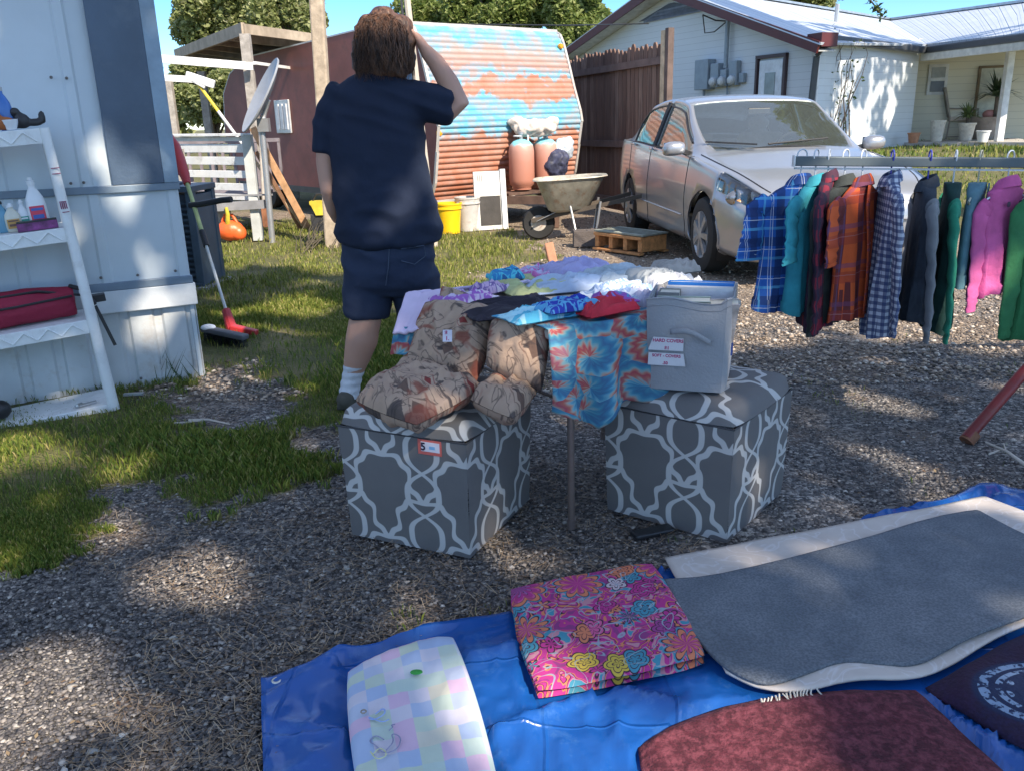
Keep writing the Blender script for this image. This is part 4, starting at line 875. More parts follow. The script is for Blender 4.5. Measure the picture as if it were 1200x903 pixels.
# ------------------------------------------------------------ car
SIL = NT('silver_car_paint'); o = SIL.obj(); c = SIL.mix(SIL.noise(o, 2.5, 4, .6), (.31, .32, .34), (.41, .42, .43)); c = SIL.mix(SIL.ramp(SIL.noise(o, 9, 6, .7), [(.55, (0, 0, 0)), (.8, (.5, .5, .5))]), c, (.40, .36, .32))
SILM = SIL.fin(c, .32, .55, Coat_Weight=.6, Coat_Roughness=.08)
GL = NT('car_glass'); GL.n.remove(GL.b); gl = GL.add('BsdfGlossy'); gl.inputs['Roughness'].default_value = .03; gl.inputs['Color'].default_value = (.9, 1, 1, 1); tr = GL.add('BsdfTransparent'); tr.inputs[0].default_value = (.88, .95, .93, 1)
fr_ = GL.add('Fresnel', IOR=1.6); mx = GL.add('MixShader'); GL.link(GL.math('ADD', fr_.outputs[0], .10), mx.inputs[0]); GL.link(tr.outputs[0], mx.inputs[1]); GL.link(gl.outputs[0], mx.inputs[2]); df = GL.add('BsdfDiffuse'); df.inputs[0].default_value = (.62, .68, .62, 1); m2 = GL.add('MixShader', Fac=.055); GL.link(mx.outputs[0], m2.inputs[1]); GL.link(df.outputs[0], m2.inputs[2]); GL.link(m2.outputs[0], GL.out.inputs[0]); GLASS = GL.m  # pale green diffuse share stands in for the sky's reflection on the glass
LENS = NT('lamp_lens'); LENS.n.remove(LENS.b); gl = LENS.add('BsdfGlossy'); gl.inputs['Roughness'].default_value = .06; tr = LENS.add('BsdfTransparent'); fr_ = LENS.add('Fresnel', IOR=1.5); mx = LENS.add('MixShader'); LENS.link(LENS.math('ADD', fr_.outputs[0], .08), mx.inputs[0]); LENS.link(tr.outputs[0], mx.inputs[1]); LENS.link(gl.outputs[0], mx.inputs[2]); LENS.link(mx.outputs[0], LENS.out.inputs[0]); LENSM = LENS.m
wf, wr = G(829, 318), G(738, 270); hd = (wf-wr).normalized()
CARP = wf; hdir = V((.09, -1, 0)).normalized(); hdir = V((hd.x*1.0, hd.y, 0)).normalized()
left = V((-hdir.y, hdir.x, 0))   # car's own left side (+y local)
# local frame: x forward, y left ; right wheels (y<0) face the camera's left
cs = 1.04
HW, WB, FO, LN = .865, 2.62, .90, 4.5
Mcar = Matrix(((hdir.x*cs, left.x*cs, 0, 0), (hdir.y*cs, left.y*cs, 0, 0), (0, 0, cs, 0), (0, 0, 0, 1)))
orig = V((wf.x, wf.y, 0))-(Mcar @ V((-FO, -(HW-.09), 0))); Mcar = Matrix.Translation(orig) @ Mcar   # local x = -s (front bumper at 0)
car = thing('parked_car', 'silver four-door sedan parked on the gravel behind the clothes rack', 'car', Mcar)
def itp(tab, s):
    for (a, va), (b, vb) in zip(tab[:-1], tab[1:]):
        if s <= b: f = (s-a)/(b-a); return va+(vb-va)*max(f, 0)
    return tab[-1][1]
TOP = [(0, .62), (.05, .70), (.2, .79), (.5, .87), (.9, .935), (1.30, 1.005), (1.7, 1.215), (2.08, 1.405), (2.35, 1.455), (2.7, 1.47), (3.05, 1.455), (3.35, 1.40), (3.7, 1.22), (4.0, 1.07), (4.3, 1.05), (4.44, .99), (4.5, .85)]
BELT = [(0, .60), (.1, .68), (.25, .74), (.6, .82), (1.3, .91), (2.2, .945), (3.3, .99), (4.2, 1.0), (4.42, .95), (4.5, .82)]
WD = [(0, .52), (.05, .64), (.15, .74), (.35, .81), (.7, .85), (1.2, .865), (3.4, .865), (4.0, .84), (4.3, .79), (4.45, .70), (4.5, .60)]
BOT = [(0, .30), (.05, .22), (.15, .19), (.8, .20), (3.8, .20), (4.4, .24), (4.5, .34)]
GH = [(1.30, 0), (2.08, 1), (3.35, 1), (4.0, 0)]
def gh(s): return 0 if s < 1.3 or s > 4.0 else itp(GH, s)
def ringc(s):
    W, zt, zb_, bt = itp(WD, s), itp(TOP, s), itp(BOT, s), itp(BELT, s); g = gh(s); mid = .5*(bt+zb_)
    P = [(0, zb_), (W*.90, zb_), (W*.985, zb_+.16*min(1, (bt-zb_)/.5)), (W, mid+.06), (W*.955, bt)]
    # hood / deck versions of 5..9
    h5 = (W*.90, bt+.022); h6 = (W*.82, bt+(zt-bt)*.45+.01); h7 = (W*.70, bt+(zt-bt)*.72); h8 = (W*.38, bt+(zt-bt)*.94); h9 = (0, zt)
    rz_ = zt-.10
    g5 = (W*.905, bt+.025); g6 = (.905*W-(rz_-bt)*.40, rz_); g7 = (g6[0]-.045, zt-.045); g8 = (g6[0]*.55, zt-.012); g9 = (0, zt)
    k = g**.6 if g else 0
    def L(a, b): return (a[0]*(1-k)+b[0]*k, a[1]*(1-k)+b[1]*k)
    if g:
        r6 = (.905*W-max(zt-.10-bt, 0)*.40, max(zt-.07, bt+.03)); r7 = (r6[0]-.05, zt-.03)
        return P+[g5, L(h6, r6), L(h7, r7), L(h8, (r6[0]*.55, zt-.008)), (0, zt)]
    return P+[h5, h6, h7, h8, h9]
ST = [0, .05, .15, .3, .5, .7, .9, 1.1, 1.3, 1.5, 1.7, 1.9, 2.08, 2.3, 2.5, 2.62, 2.72, 2.95, 3.15, 3.35, 3.55, 3.7, 4.0, 4.2, 4.32, 4.44, 4.5]
CTRL = [ringc(s) for s in ST]
def cr(p0, p1, p2, p3, t):
    return .5*((2*p1)+(-p0+p2)*t+(2*p0-5*p1+4*p2-p3)*t*t+(-p0+3*p1-3*p2+p3)*t**3)
KU, KV = 5, 4
nS, nR = len(ST), 10
C = np.zeros((nS, nR, 3))
for i, (s_, r__) in enumerate(zip(ST, CTRL)):
    for j, (y_, z_) in enumerate(r__): C[i, j] = (-s_, y_, z_)
def interp(A, axis, K, mirror=False):
    n = A.shape[axis]; A = np.moveaxis(A, axis, 0); out = []
    for i in range(n-1):
        p0 = A[max(i-1, 0)]; p1 = A[i]; p2 = A[i+1]; p3 = A[min(i+2, n-1)]
        if mirror and i == n-2: p3 = A[n-2]*np.array([1, -1, 1])
        for k in range(K):
            t = k/K; c_ = cr(p0, p1, p2, p3, t); l_ = p1*(1-t)+p2*t; out.append(c_*.75+l_*.25)
    out.append(A[-1]); return np.moveaxis(np.array(out), 0, axis)
C2 = interp(interp(C, 0, KU), 1, KV, True)
NU, NV = C2.shape[0]-1, C2.shape[1]-1
def zone(i, j):
    u = i//KU; v = j//KV; s = ST[u]
    if v >= 7 and 8 <= u < 12: return 'windshield'
    if v >= 7 and 19 <= u < 22: return 'rear_window'
    if v == 5:
        if 9 <= u < 15 and not (u == 9 and (j % KV) > (i % KU)-0): return 'front_side_window'
        if 16 <= u < 20: return 'rear_side_window'
    if 1 <= u < 5 and ((v == 4 and j % KV >= 0 and u >= 1) or (v == 3 and j % KV >= 2)) and not (u == 4 and i % KU > 2): return 'headlight'
    if u < 1 and v == 3: return 'body'
    if 23 <= u < 25 and v in (3, ): return 'taillight'
    return 'body'
WC = [(-FO, .315), (-FO-WB, .315)]; AR = .365
zs = {}
for side_ in (1, -1):
    P = C2.copy(); P[..., 1] *= side_
    # snap verts near wheel arch circle
    for wx, wz in WC:
        for i in range(NU+1):
            for j in range(NV+1):
                if abs(P[i, j, 1]) < .45: continue
                dx, dz = P[i, j, 0]-wx, P[i, j, 2]-wz; d = sqrt(dx*dx+dz*dz)
                if 0 < d and abs(d-AR) < .045 and dz > -.16: P[i, j, 0] = wx+dx/d*AR; P[i, j, 2] = wz+dz/d*AR
    for i in range(NU):
        for j in range(NV):
            q_ = [P[i, j], P[i+1, j], P[i+1, j+1], P[i, j+1]]; c_ = sum(q_)/4
            if j >= KV*0 and any(sqrt((c_[0]-wx)**2+(c_[2]-wz)**2) < AR-.004 for wx, wz in WC) and abs(c_[1]) > .4: continue
            zn = zone(i, j); key = zn if zn in ('body', 'windshield', 'rear_window') else zn+str(side_)
            m = zs.setdefault(key, MB()); ids = [m.av(x) for x in q_]
            m.af(ids if side_ > 0 else ids[::-1])
# nose + tail caps
for i, mm in ((0, zs['body']), (NU, zs['body'])):
    a = [tuple(C2[i, j]) for j in range(NV+1)]; b_ = [(x, -y, z) for x, y, z in a]; ids = [mm.av(p) for p in a+b_[::-1][1:-1]]; mm.af(ids)
def weld(o):
    bm = bmesh.new(); bm.from_mesh(o.data); bmesh.ops.remove_doubles(bm, verts=bm.verts, dist=.0008); bmesh.ops.recalc_face_normals(bm, faces=bm.faces); bm.to_mesh(o.data); bm.free(); o.data.polygons.foreach_set('use_smooth', [True]*len(o.data.polygons)); o.data.set_sharp_from_angle(angle=radians(42)); return o
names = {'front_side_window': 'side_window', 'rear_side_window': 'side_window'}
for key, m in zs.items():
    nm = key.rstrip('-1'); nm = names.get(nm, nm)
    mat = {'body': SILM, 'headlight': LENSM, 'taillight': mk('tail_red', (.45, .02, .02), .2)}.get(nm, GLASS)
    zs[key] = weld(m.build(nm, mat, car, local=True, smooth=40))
body = zs['body']; md_ = body.modifiers.new('s', 'SOLIDIFY'); md_.thickness = .022; md_.offset = -1
TRIM = mk('car_black_trim', (.02, .02, .022), .5)
# window seals along lines of the side glass, pillars, door seams
def sline(i0, j0, i1, j1, side_, r=.008, n=24, off=.003):
    pts = []
    for k in range(n+1):
        fi = i0+(i1-i0)*k/n; fj = j0+(j1-j0)*k/n; a, b_ = int(min(fi, NU-1)), int(min(fj, NV-1)); x, y = fi-a, fj-b_
        p = C2[a, b_]*(1-x)*(1-y)+C2[a+1, b_]*x*(1-y)+C2[a, b_+1]*(1-x)*y+C2[a+1, b_+1]*x*y; p = p.copy(); p[1] += off; p[1] *= side_; pts.append(tuple(p))
    return pts
for side_ in (1, -1):
    m = MB()
    m.tube(sline(9*KU, 5*KV, 20*KU, 5*KV, side_), .009, 5); m.tube(sline(9*KU+2, 6*KV-.6, 20*KU, 6*KV, side_), .010, 5); m.tube(sline(15.5*KU, 5*KV, 15.5*KU, 6*KV, side_), .035, 6); m.tube(sline(20*KU, 5*KV, 20*KU, 6*KV, side_), .01, 5)
    m.build('window_seal', TRIM, car, local=True)
    m = MB(); 
    for iu in (8.3, 15.6, 19.3): m.tube(sline(iu*KU, 1.1*KV, (iu+(0 if iu < 19 else .9))*KU, 5*KV, side_, off=.0), .0045, 4)
    m.tube(sline(8.3*KU, 1.15*KV, 19.2*KU, 1.15*KV, side_, off=0), .005, 4)
    m.build('door_seam', TRIM, car, local=True)
    m = MB(); m.tube(sline(8.6*KU, 2.3*KV, 19*KU, 2.3*KV, side_, off=.004), .012, 6, sq=.5); m.build('side_moulding', SILM, car, local=True, smooth=60)
    for iu in (14.3, 18.6):
        p = sline(iu*KU, 4.1*KV, (iu+1.0)*KU, 4.1*KV, side_, n=3, off=.028); MB().tube(p, .013, 8).build('door_handle', SILM, car, local=True, smooth=60)
    # mirror
    p = V(sline(9.2*KU, 5.1*KV, 9.2*KU, 5.1*KV, side_, n=1, off=0)[0]); c_ = p+V((.06, side_*.15, .05)); mir = MB().loft([[c_+V((x_, y_*f_, z_*f_)) for y_, z_ in ((-.105, -.05), (-.07, -.068), (.07, -.062), (.105, -.03), (.10, .045), (.06, .064), (-.06, .062), (-.105, .03))] for x_, f_ in ((-.055, .93), (-.045, 1), (.0, 1), (.035, .86), (.06, .55))]).build('mirror', SILM, car, local=True, smooth=60, sub=1)
    MB().box(c_+V((-.062, 0, 0)), (.01, .17, .1)).build('mirror_glass', mk('mirror_glass', (.5, .5, .5), .05, metal=1), mir, local=True); MB().bar(p, c_, .05, .04).build('mirror_arm', TRIM, mir, local=True)
    # headlight internals
    hp = V((-.30, side_*.66, .66)); h_ = MB().ell(hp+V((-.05, side_*.02, 0)), (.06, .16, .075)).build('headlight_bowl', mk('lamp_chrome', (.35, .34, .33), .2, metal=.8), car, local=True, smooth=180)
    MB().ell(hp+V((.0, -side_*.05, .02)), (.03, .05, .05)).build('bulb', mk('bulb', (.8, .8, .78), .1), h_, local=True, smooth=180); MB().ell(hp+V((-.03, side_*.08, -.03)), (.05, .05, .035)).build('indicator', AMB, h_, local=True, smooth=180)
# hood seam, wipers
for side_ in (1, -1):
    MB().tube(sline(1.6*KU, 6.0*KV, 8*KU, 5.6*KV, side_, off=.0), .006, 4).build('hood_seam', TRIM, car, local=True)
    MB().tube([tuple(np.array(C2[8*KU, 9*KV])*[1, 1, 1]+np.array([.02, side_*.05-.2, .02])), (-1.42, side_*.05-.62 if side_ < 0 else .45, 1.055)], .008, 5).build('wiper', TRIM, car, local=True)
m = MB(); m.grid(20, 2, lambda u, v: (-1.30-.02*v+.06*v, (u-.5)*1.35, 1.0+.0*v-.10*(2*u-1)**2*.8+.006)); m.build('cowl', TRIM, car, local=True, solid=.01)
MB().box((.004, 0, .60), (.03, .78, .05)).box((.006, 0, .33), (.03, .9, .10)).build('grille', BLACK, car, local=True, bev=.01)
MB().box((.012, 0, .46), (.02, .5, .12)).build('number_plate_holder', mk('plate_pale', (.5, .48, .45), .6), car, local=True, bev=.005)
MB().tube([(-.02, -.66, .50), (.015, -.4, .50), (.03, 0, .50), (.015, .4, .5), (-.02, .66, .50)], .02, 6, sq=.6).build('bumper_strip', SILM, car, local=True, smooth=60)
RUB = mk('rubber', (.02, .02, .02)); RIM = mk('wheel_cover', (.42, .43, .44), .35, metal=.5, dirt=(.2, .18, .16))
wproto = None
def wheel(wx, side_):
    y0_ = side_*(HW-.11); Mw = Matrix.Translation((wx, y0_, .315)) @ Matrix.Rotation(-side_*pi/2, 4, 'X')
    w_ = MB().lathe([(.19, -.09), (.26, -.10), (.30, -.085), (.315, -.05), (.315, .05), (.30, .085), (.26, .10), (.20, .095), (.19, .06)], Mw, 40).build('wheel', RUB, car, local=True, smooth=35)
    m = MB(); m.lathe([(.20, .07), (.195, .095), (.18, .085), (.16, .055), (.001, .05)], Mw, 32)
    for k in range(7):
        a = 2*pi*k/7; c_ = Mw @ V((.115*cos(a), .115*sin(a), .075)); e1 = Mw @ V((.03*cos(a), .03*sin(a), .095)); e2 = Mw @ V((.19*cos(a), .19*sin(a), .085)); m.bar(e1, e2, .035, .02, up=tuple((Mw.to_3x3() @ V((0, 0, 1)))), w2=.055)
    m.lathe([(.045, .06), (.045, .105), (.02, .11), (.001, .11)], Mw, 16); m.build('rim', RIM, w_, local=True, smooth=35)
for wx, wz in WC:
    for side_ in (1, -1):
        wheel(wx, side_)
        m = MB(); m.grid(30, 1, lambda u, v: (wx+AR*cos(-.5+u*(pi+1)), side_*(HW-.05-.36*v), .315+AR*sin(-.5+u*(pi+1)))); m.grid(30, 1, lambda u, v: (wx+AR*(1-v)*cos(-.5+u*(pi+1)), side_*(HW-.41), .315+AR*(1-v)*sin(-.5+u*(pi+1)))); m.build('wheel_well', BLACK, car, local=True)
# interior
INT = mk('car_interior', (.20, .19, .18), .8); SEAT = mk('car_seat', (.36, .33, .30), .9)
MB().box((-1.62, 0, .84), (.5, 1.3, .16)).build('dashboard', INT, car, local=True, bev=.05)
for y_ in (-.37, .37):
    m = MB(); m.ell((-2.45, y_, .50), (.30, .25, .12)); m.bar((-2.62, y_, .5), (-2.85, y_, 1.08), .46, .14, up=(1, 0, 0)); m.ell((-2.88, y_, 1.18), (.05, .13, .09)); fuse(m, 'front_seat', SEAT, car, .03, 3, local=True)
m = MB(); m.box((-3.45, 0, .5), (.5, 1.25, .18)); m.bar((-3.6, 0, .5), (-3.8, 0, 1.0), 1.2, .14, up=(1, 0, 0)); m.build('rear_seat', SEAT, car, local=True, bev=.04)
MB().tube([V((-1.98, .37, .93))+V((.05*sin(a)*.5, .18*cos(a), .17*sin(a))) for a in [k*pi/10 for k in range(21)]], .014, 6).bar((-1.9, .37, .9), (-1.98, .37, .93), .05).bar((-1.98, .2, .93), (-1.98, .54, .93), .03, .03).build('steering_wheel', TRIM, car, local=True, smooth=60)
MB().box((-2.6, 0, .22), (3.2, 1.5, .03)).box((-.6, 0, .22), (.9, .9, .04)).build('floor_pan', BLACK, car, local=True)
MB().ell((-1.5, .2, .95), (.12, .16, .05)).build('dashboard_cloth', mk('dash_cloth', (.6, .56, .5), .8), car, local=True, smooth=180)
MB().box((-1.93, 0, 1.30), (.03, .22, .06)).build('rear_view_mirror', TRIM, car, local=True, bev=.01)
# ------------------------------------------------------------ mobile home on the left
TP = Pl(G(241, 440), (.90, .44)); tn = TP.n if (CAM-TP.P).dot(TP.n) > 0 else -TP.n
def tpt(u, z, off=0): return TP.P+TP.d*u+V((0, 0, z))+tn*off
def tbox(m, u0, u1, z0, z1, off, th): m.bar(tpt((u0+u1)/2, z0, off), tpt((u0+u1)/2, z1, off), abs(u1-u0), th, up=tuple(tn)); return m
home = thing('mobile_home', 'pale blue-white metal-sided mobile home with a dark vertical panel at its corner', 'mobile home', tpt(-1.5, 0, -1.5))
MH = mk('home_siding', (.50, .56, .59), .5, ns=1.2, amt=.14, bump=.06, bs=12); MS = mk('home_skirting', (.52, .55, .56), .55, ns=2, amt=.16, dirt=(.38, .33, .28))
zb1 = TP.w(190, 219)[1]; zb2 = TP.w(190, 330)[1]; zb3 = TP.w(190, 360)[1]; u_end = -.0; U0 = -6.0
u_top = TP.w(205, 213)[0]
m = MB(); 
def ribbed(u0, u1, z0, z1, off, pitch, dep, seam=None):
    m = MB(); pts = []; u = u1
    while u > u0:
        for du, o_ in ((0, 0), (.012, dep), (.05, dep), (.062, 0)): pts.append((u-du, off+o_))
        u -= pitch
    pts = [(a, b) for a, b in pts if a > u0]+[(u0, off)]; i0 = None
    for a, b in pts:
        i = m.av(tpt(a, z0, b)); j = m.av(tpt(a, z1, b))
        if i0 is not None: m.af((i0, i0+1, j, i))
        i0 = i
    return m
ribbed(U0, u_end-.03, zb1, 3.6, 0, .38, .012).build('upper_siding', MH, home, smooth=None, solid=.004)
ribbed(U0, u_end-.01, zb2, zb1, .004, .38, .010).build('lower_siding', MH, home, solid=.004)
ribbed(U0, u_end+.0, -.15, zb3+.02, -.02, .17, -.014).build('skirting', MS, home, solid=.004)
SL = mk('slate_trim', (.16, .21, .26), .45, amt=.12)
tbox(MB(), U0, u_end, zb1-.018, zb1+.02, .015, .03).build('trim_band', SL, home, bev=.004); tbox(MB(), U0, u_end, zb2-.02, zb2+.022, .015, .03).build('trim_band', SL, home, bev=.004)
m = MB(); tbox(m, U0, u_end+.01, zb3, zb2-.02, .012, .035); m.build('skirt_board', mk('home_white', (.58, .61, .62), .5, amt=.1), home, bev=.005)
ua = TP.w(131, 213)[0]; ub = TP.w(192, 213)[0]; uc = TP.w(205, 213)[0]
DP = mk('dark_slate_panel', (.055, .085, .13), .4, ns=2, amt=.3, dirt=(.09, .12, .16))
tbox(MB(), ua, ub, zb1+.02, 3.5, .022, .02).build('corner_panel', DP, home, bev=.003)
tbox(MB(), ub, u_end, zb1+.02, 3.5, .016, .03).build('corner_trim', mk('corner_blue', (.22, .30, .37), .45), home, bev=.003)
m = MB()
for z0, z1, o_ in ((-.15, 3.6, 0),):
    m.quad(tpt(u_end-.02, z0, -.01), tpt(u_end-.02, z0, -3.6), tpt(u_end-.02, z1, -3.6), tpt(u_end-.02, z1, -.01))
m.build('end_wall', MH, home, solid=.02)
m = MB(); m.bar(tpt(U0, 3.66, -1.75), tpt(u_end+.1, 3.66, -1.75), 3.9, .12); m.build('roof', GALV, home)
for px, py in ((60, 91), (78, 92), (83, 215), (98, 214), (95, 325), (118, 325), (161, 322), (205, 317), (165, 442)):
    u, z_ = TP.w(px, py); MB().lathe([(.001, .022), (.006, .02), (.008, .008)], frame(tpt(u, z_, .012), V((0, 0, 1)), z=tn), 8).build('screw', mk('screw', (.12, .11, .10), .5), home)
# ------------------------------------------------------------ leaning white plastic shelf unit
so_ = G(134, 479); SP = Pl(so_, (.88, .47)); Ld = -SP.d; a = radians(3.6)
a_sh = a; xl = (Ld*cos(a)-V((0, 0, 1))*sin(a)); zl_ = (V((0, 0, 1))*cos(a)+Ld*sin(a)); yl = zl_.cross(xl)
MSH = Matrix(((xl.x, yl.x, zl_.x, so_.x), (xl.y, yl.y, zl_.y, so_.y), (xl.z, yl.z, zl_.z, so_.z), (0, 0, 0, 1)))
back = -1 if yl.dot(V((0, -1, 0))) > 0 else 1      # local y sign that points to the wall
shelf = thing('shelf_unit', 'white plastic four-tier shelf unit standing against the mobile home', 'shelf', MSH)
SW = mk('shelf_white', (.70, .72, .71), .5, ns=5, amt=.1, dirt=(.55, .55, .53)); LV = [.035, .43, .86, 1.31]
for px, py, k in ((104, 374, 1), (79, 266, 2), (46, 150, 3)): LV[k] = SP.w(px, py)[1]/cos(a)
WS, DS = .95, .30
for i, z_ in enumerate(LV):
    m = MB(); m.box((WS/2, back*DS/2, z_-.008), (WS, DS, .014)); m.box((WS/2, 0, z_-.035), (WS, .014, .066)); m.box((WS/2, back*DS, z_-.035), (WS, .014, .066)); m.box((0.004, back*DS/2, z_-.035), (.014, DS, .066))
    yf = -back*.009
    for k in range(9):
        x0 = .04+k*.105; m.bar((x0, yf, z_-.058), (x0+.052, yf, z_-.012), .006, .006, up=(0, 1, 0)); m.bar((x0+.052, yf, z_-.012), (x0+.105, yf, z_-.058), .006, .006, up=(0, 1, 0))
    m.build('shelf_board', SW, shelf, local=True, bev=.002)
for x_ in (.0, WS):
    for y_ in (0, back*DS): MB().tube([(x_, y_, 0), (x_, y_, LV[3]+.0)], [.028, .022], 10).build('upright', SW, shelf, local=True, smooth=50)
LI = mk('label_ink', (.25, .05, .12), .6)
for zc_, w_ in ((1.19, .036), (1.165, .036), (.99, .03)): MB().box((-.003, -back*.027, zc_), (w_, .003, .004)).build('label_line', LI, shelf, local=True)
m = MB()
for k in range(4): m.box((-.012+k*.008, -back*.027, 1.02), (.0045, .003, .03))
m.box((0, -back*.027, 1.038), (.03, .003, .004)).build('barcode', LI, shelf, local=True)
def sh(x, y, z): return MSH @ V((x, back*y, z))
def Msh(x, y, z): return MSH @ Matrix.Translation((x, back*y, z))
def upx(px, py, lvl):  # local x of a pixel on the front plane
    return (-SP.w(px, py)[0]-LV[lvl]*sin(a_sh))/cos(a_sh)
BW = mk('bottle_white', (.72, .74, .76), .3, amt=.05)
def bottle(x, y, lv, w_, d_, h, mat, capmat, label, lab=None, lab2=None, nm='plastic_bottle', cap=.03):
    M = Msh(x, y, LV[lv]+.001); b = thing(nm, label, 'bottle', M, 'bottles on the shelf unit'); rs = []
    for f, z_ in ((.9, 0), (1, .02), (1, .45*h), (.9, .6*h), (.55, .74*h), (.34, .80*h), (.34, .86*h)): rs.append([V((w_*f*math.copysign(abs(cos(t_))**.6, cos(t_)), d_*f*math.copysign(abs(sin(t_))**.6, sin(t_)), z_)) for t_ in [2*pi*k/20 for k in range(20)]])
    MB().loft(rs).build('bottle_body', mat, b, local=True, smooth=60)
    MB().lathe([(w_*.42, .86*h), (w_*.42, .94*h), (w_*.25, .95*h), (w_*.22, h), (.001, h)], None, 14).build('cap', capmat, b, local=True, smooth=40)
    if lab:
        m = MB(); yq = -back*(d_+.001)
        m.grid(6, 1, lambda u, v: ((u-.5)*1.5*w_, yq, h*(.12+.33*v))); m.build('label_panel', lab, b, local=True, solid=.001)
        m = MB(); m.grid(6, 1, lambda u, v: ((u-.5)*1.1*w_, yq-back*.0015, h*(.2+.08*v))); m.grid(6, 1, lambda u, v: ((u-.5)*1.2*w_, yq-back*.0015, h*(.36+.05*v))); m.build('label_band', lab2, b, local=True, solid=.001)
    return b
bottle(upx(44, 240, 2), .10, 2, .042, .028, .235, BW, BW, 'white detergent bottle with a red and blue label on the third shelf', mk('label_red', (.65, .05, .10), .4), mk('label_blue', (.05, .12, .42), .4), 'detergent_bottle')
bottle(upx(26, 240, 2), .12, 2, .026, .02, .14, BW, BW, 'small white bottle with a green label beside the detergent bottle', mk('label_green', (.05, .32, .25), .4), BW)
bottle(upx(12, 240, 2), .10, 2, .035, .022, .13, mk('bottle_cream', (.62, .6, .5), .35), BW, 'short cream bottle with an orange label left of the small green-labelled bottle', mk('label_orange', (.55, .3, .08), .4), mk('label_brown', (.15, .08, .06), .4))
bottle(upx(0, 240, 2), .12, 2, .03, .022, .15, mk('bottle_blue', (.12, .3, .42), .3), BLACK, 'blue bottle with a black cap at the left edge of the third shelf')
bx = thing('small_carton', 'flat purple and black carton lying in front of the detergent bottle', 'carton', Msh(upx(44, 262, 2)+.0, .03, LV[2]))
MB().box((0, 0, .022), (.17, .05, .04)).build('carton_body', mk('purple_card', (.20, .04, .17), .5, ns=30, amt=.7), bx, local=True, bev=.003); MB().box((0, 0, .043), (.168, .052, .006)).build('carton_top', BLACK, bx, local=True)
# top shelf
q = thing('toy_figure', 'small black plastic toy lying at the end of the top shelf', 'toy', Msh(upx(26, 140, 3), .10, LV[3]+.002))
fuse(MB().ell((0, 0, .035), (.035, .03, .035)).ell((-.05, 0, .025), (.04, .018, .018)).ell((.02, 0, .075), (.022, .022, .022)).ell((.04, 0, .02), (.04, .03, .018)).ell((-.085, 0, .045), (.016, .01, .03)), 'toy_body', BLACK, q, .006, 2, local=True)
bottle(upx(6, 130, 3), .12, 3, .034, .03, .20, mk('bottle_blue2', (.05, .16, .45), .3), mk('cap_grey', (.45, .45, .43), .4), 'blue bottle with a grey cap on the top shelf')
q = thing('orange_pouch', 'orange and brown soft pouch on the top shelf in front of the blue bottle', 'pouch', Msh(upx(5, 145, 3), .04, LV[3]+.002))
fuse(MB().ell((0, 0, .03), (.05, .03, .03)).ell((.03, 0, .055), (.03, .02, .03)), 'pouch_body', mk('pouch_orange', (.40, .12, .03), .7, amt=.5), q, .006, 3, local=True)
q = thing('white_cup', 'small off-white bowl between the pouch and the black toy on the top shelf', 'bowl', Msh(upx(13, 148, 3), .03, LV[3]+.002)); MB().lathe([(.02, 0), (.032, .03), (.034, .045), (.03, .045), (.02, .006), (.001, .006)], None, 16).build('bowl', BW, q, local=True, smooth=40)
# red folded camp chair in its bag
cb = thing('carry_bag', 'long dark red zipped carry bag with black strap on the second shelf up', 'bag', Msh(.0, .14, LV[1]+.002))
RB = NT('red_bag'); n = RB.noise(RB.obj(), 3.0, 3, .5); RB.bump(RB.noise(RB.obj(), 14, 4, .6), .6, .02); RBM = RB.fin(RB.mix(n, (.20, .008, .03), (.33, .015, .05)), .75)
fuse(MB().tube([(.05, 0, .075), (.25, 0, .085), (.6, 0, .085), (.92, 0, .08)], [(.055, .07), (.085, .088), (.088, .085), (.07, .075)], 16), 'bag_body', RBM, cb, .012, 3, lambda c, n_: .007*fbm(c*V((5, 14, 14)) if False else V((c.x*5, c.y*16, c.z*16)), 1, 3), local=True)
MB().tube([(.02, -back*.02, .10), (.2, -back*.05, .155), (.6, -back*.055, .155), (.9, -back*.04, .14)], .007, 6).tube([(.06, -back*.055, .11), (.3, -back*.092, .105), (.9, -back*.085, .10)], .006, 6).build('zip', BLACK, cb, local=True)
MB().tube([(.06, 0, .15), (.0, -back*.06, .13), (-.03, -back*.09, .06), (.02, -back*.09, .04)], .012, 6).box((-.04, -back*.03, .075), (.09, .06, .035)).build('end_buckle', BLACK, cb, local=True, bev=.004)
MB().bar((-.03, -back*.10, .05), (-.075, -back*.11, -.16), .016, .004, up=(0, 1, 0)).build('strap', BLACK, cb, local=True)
q = thing('black_shoe', 'black object lying on the bottom shelf at the left edge of the photo', 'shoe', Msh(upx(0, 470, 0)+.02, .12, LV[0]+.002)); fuse(MB().ell((0, 0, .05), (.06, .05, .05)).ell((.05, 0, .1), (.04, .04, .05)), 'shoe_body', BLACK, q, .01, 3, local=True)
q = thing('metal_scrap', 'small dark metal bracket lying at the right end of the bottom shelf', 'bracket', Msh(.12, .06, LV[0]+.002)); MB().bar((-.05, 0, .006), (.05, .02, .006), .02, .01).bar((.02, -.02, .006), (.04, .05, .02), .012).build('bracket_bars', GALV, q, local=True)
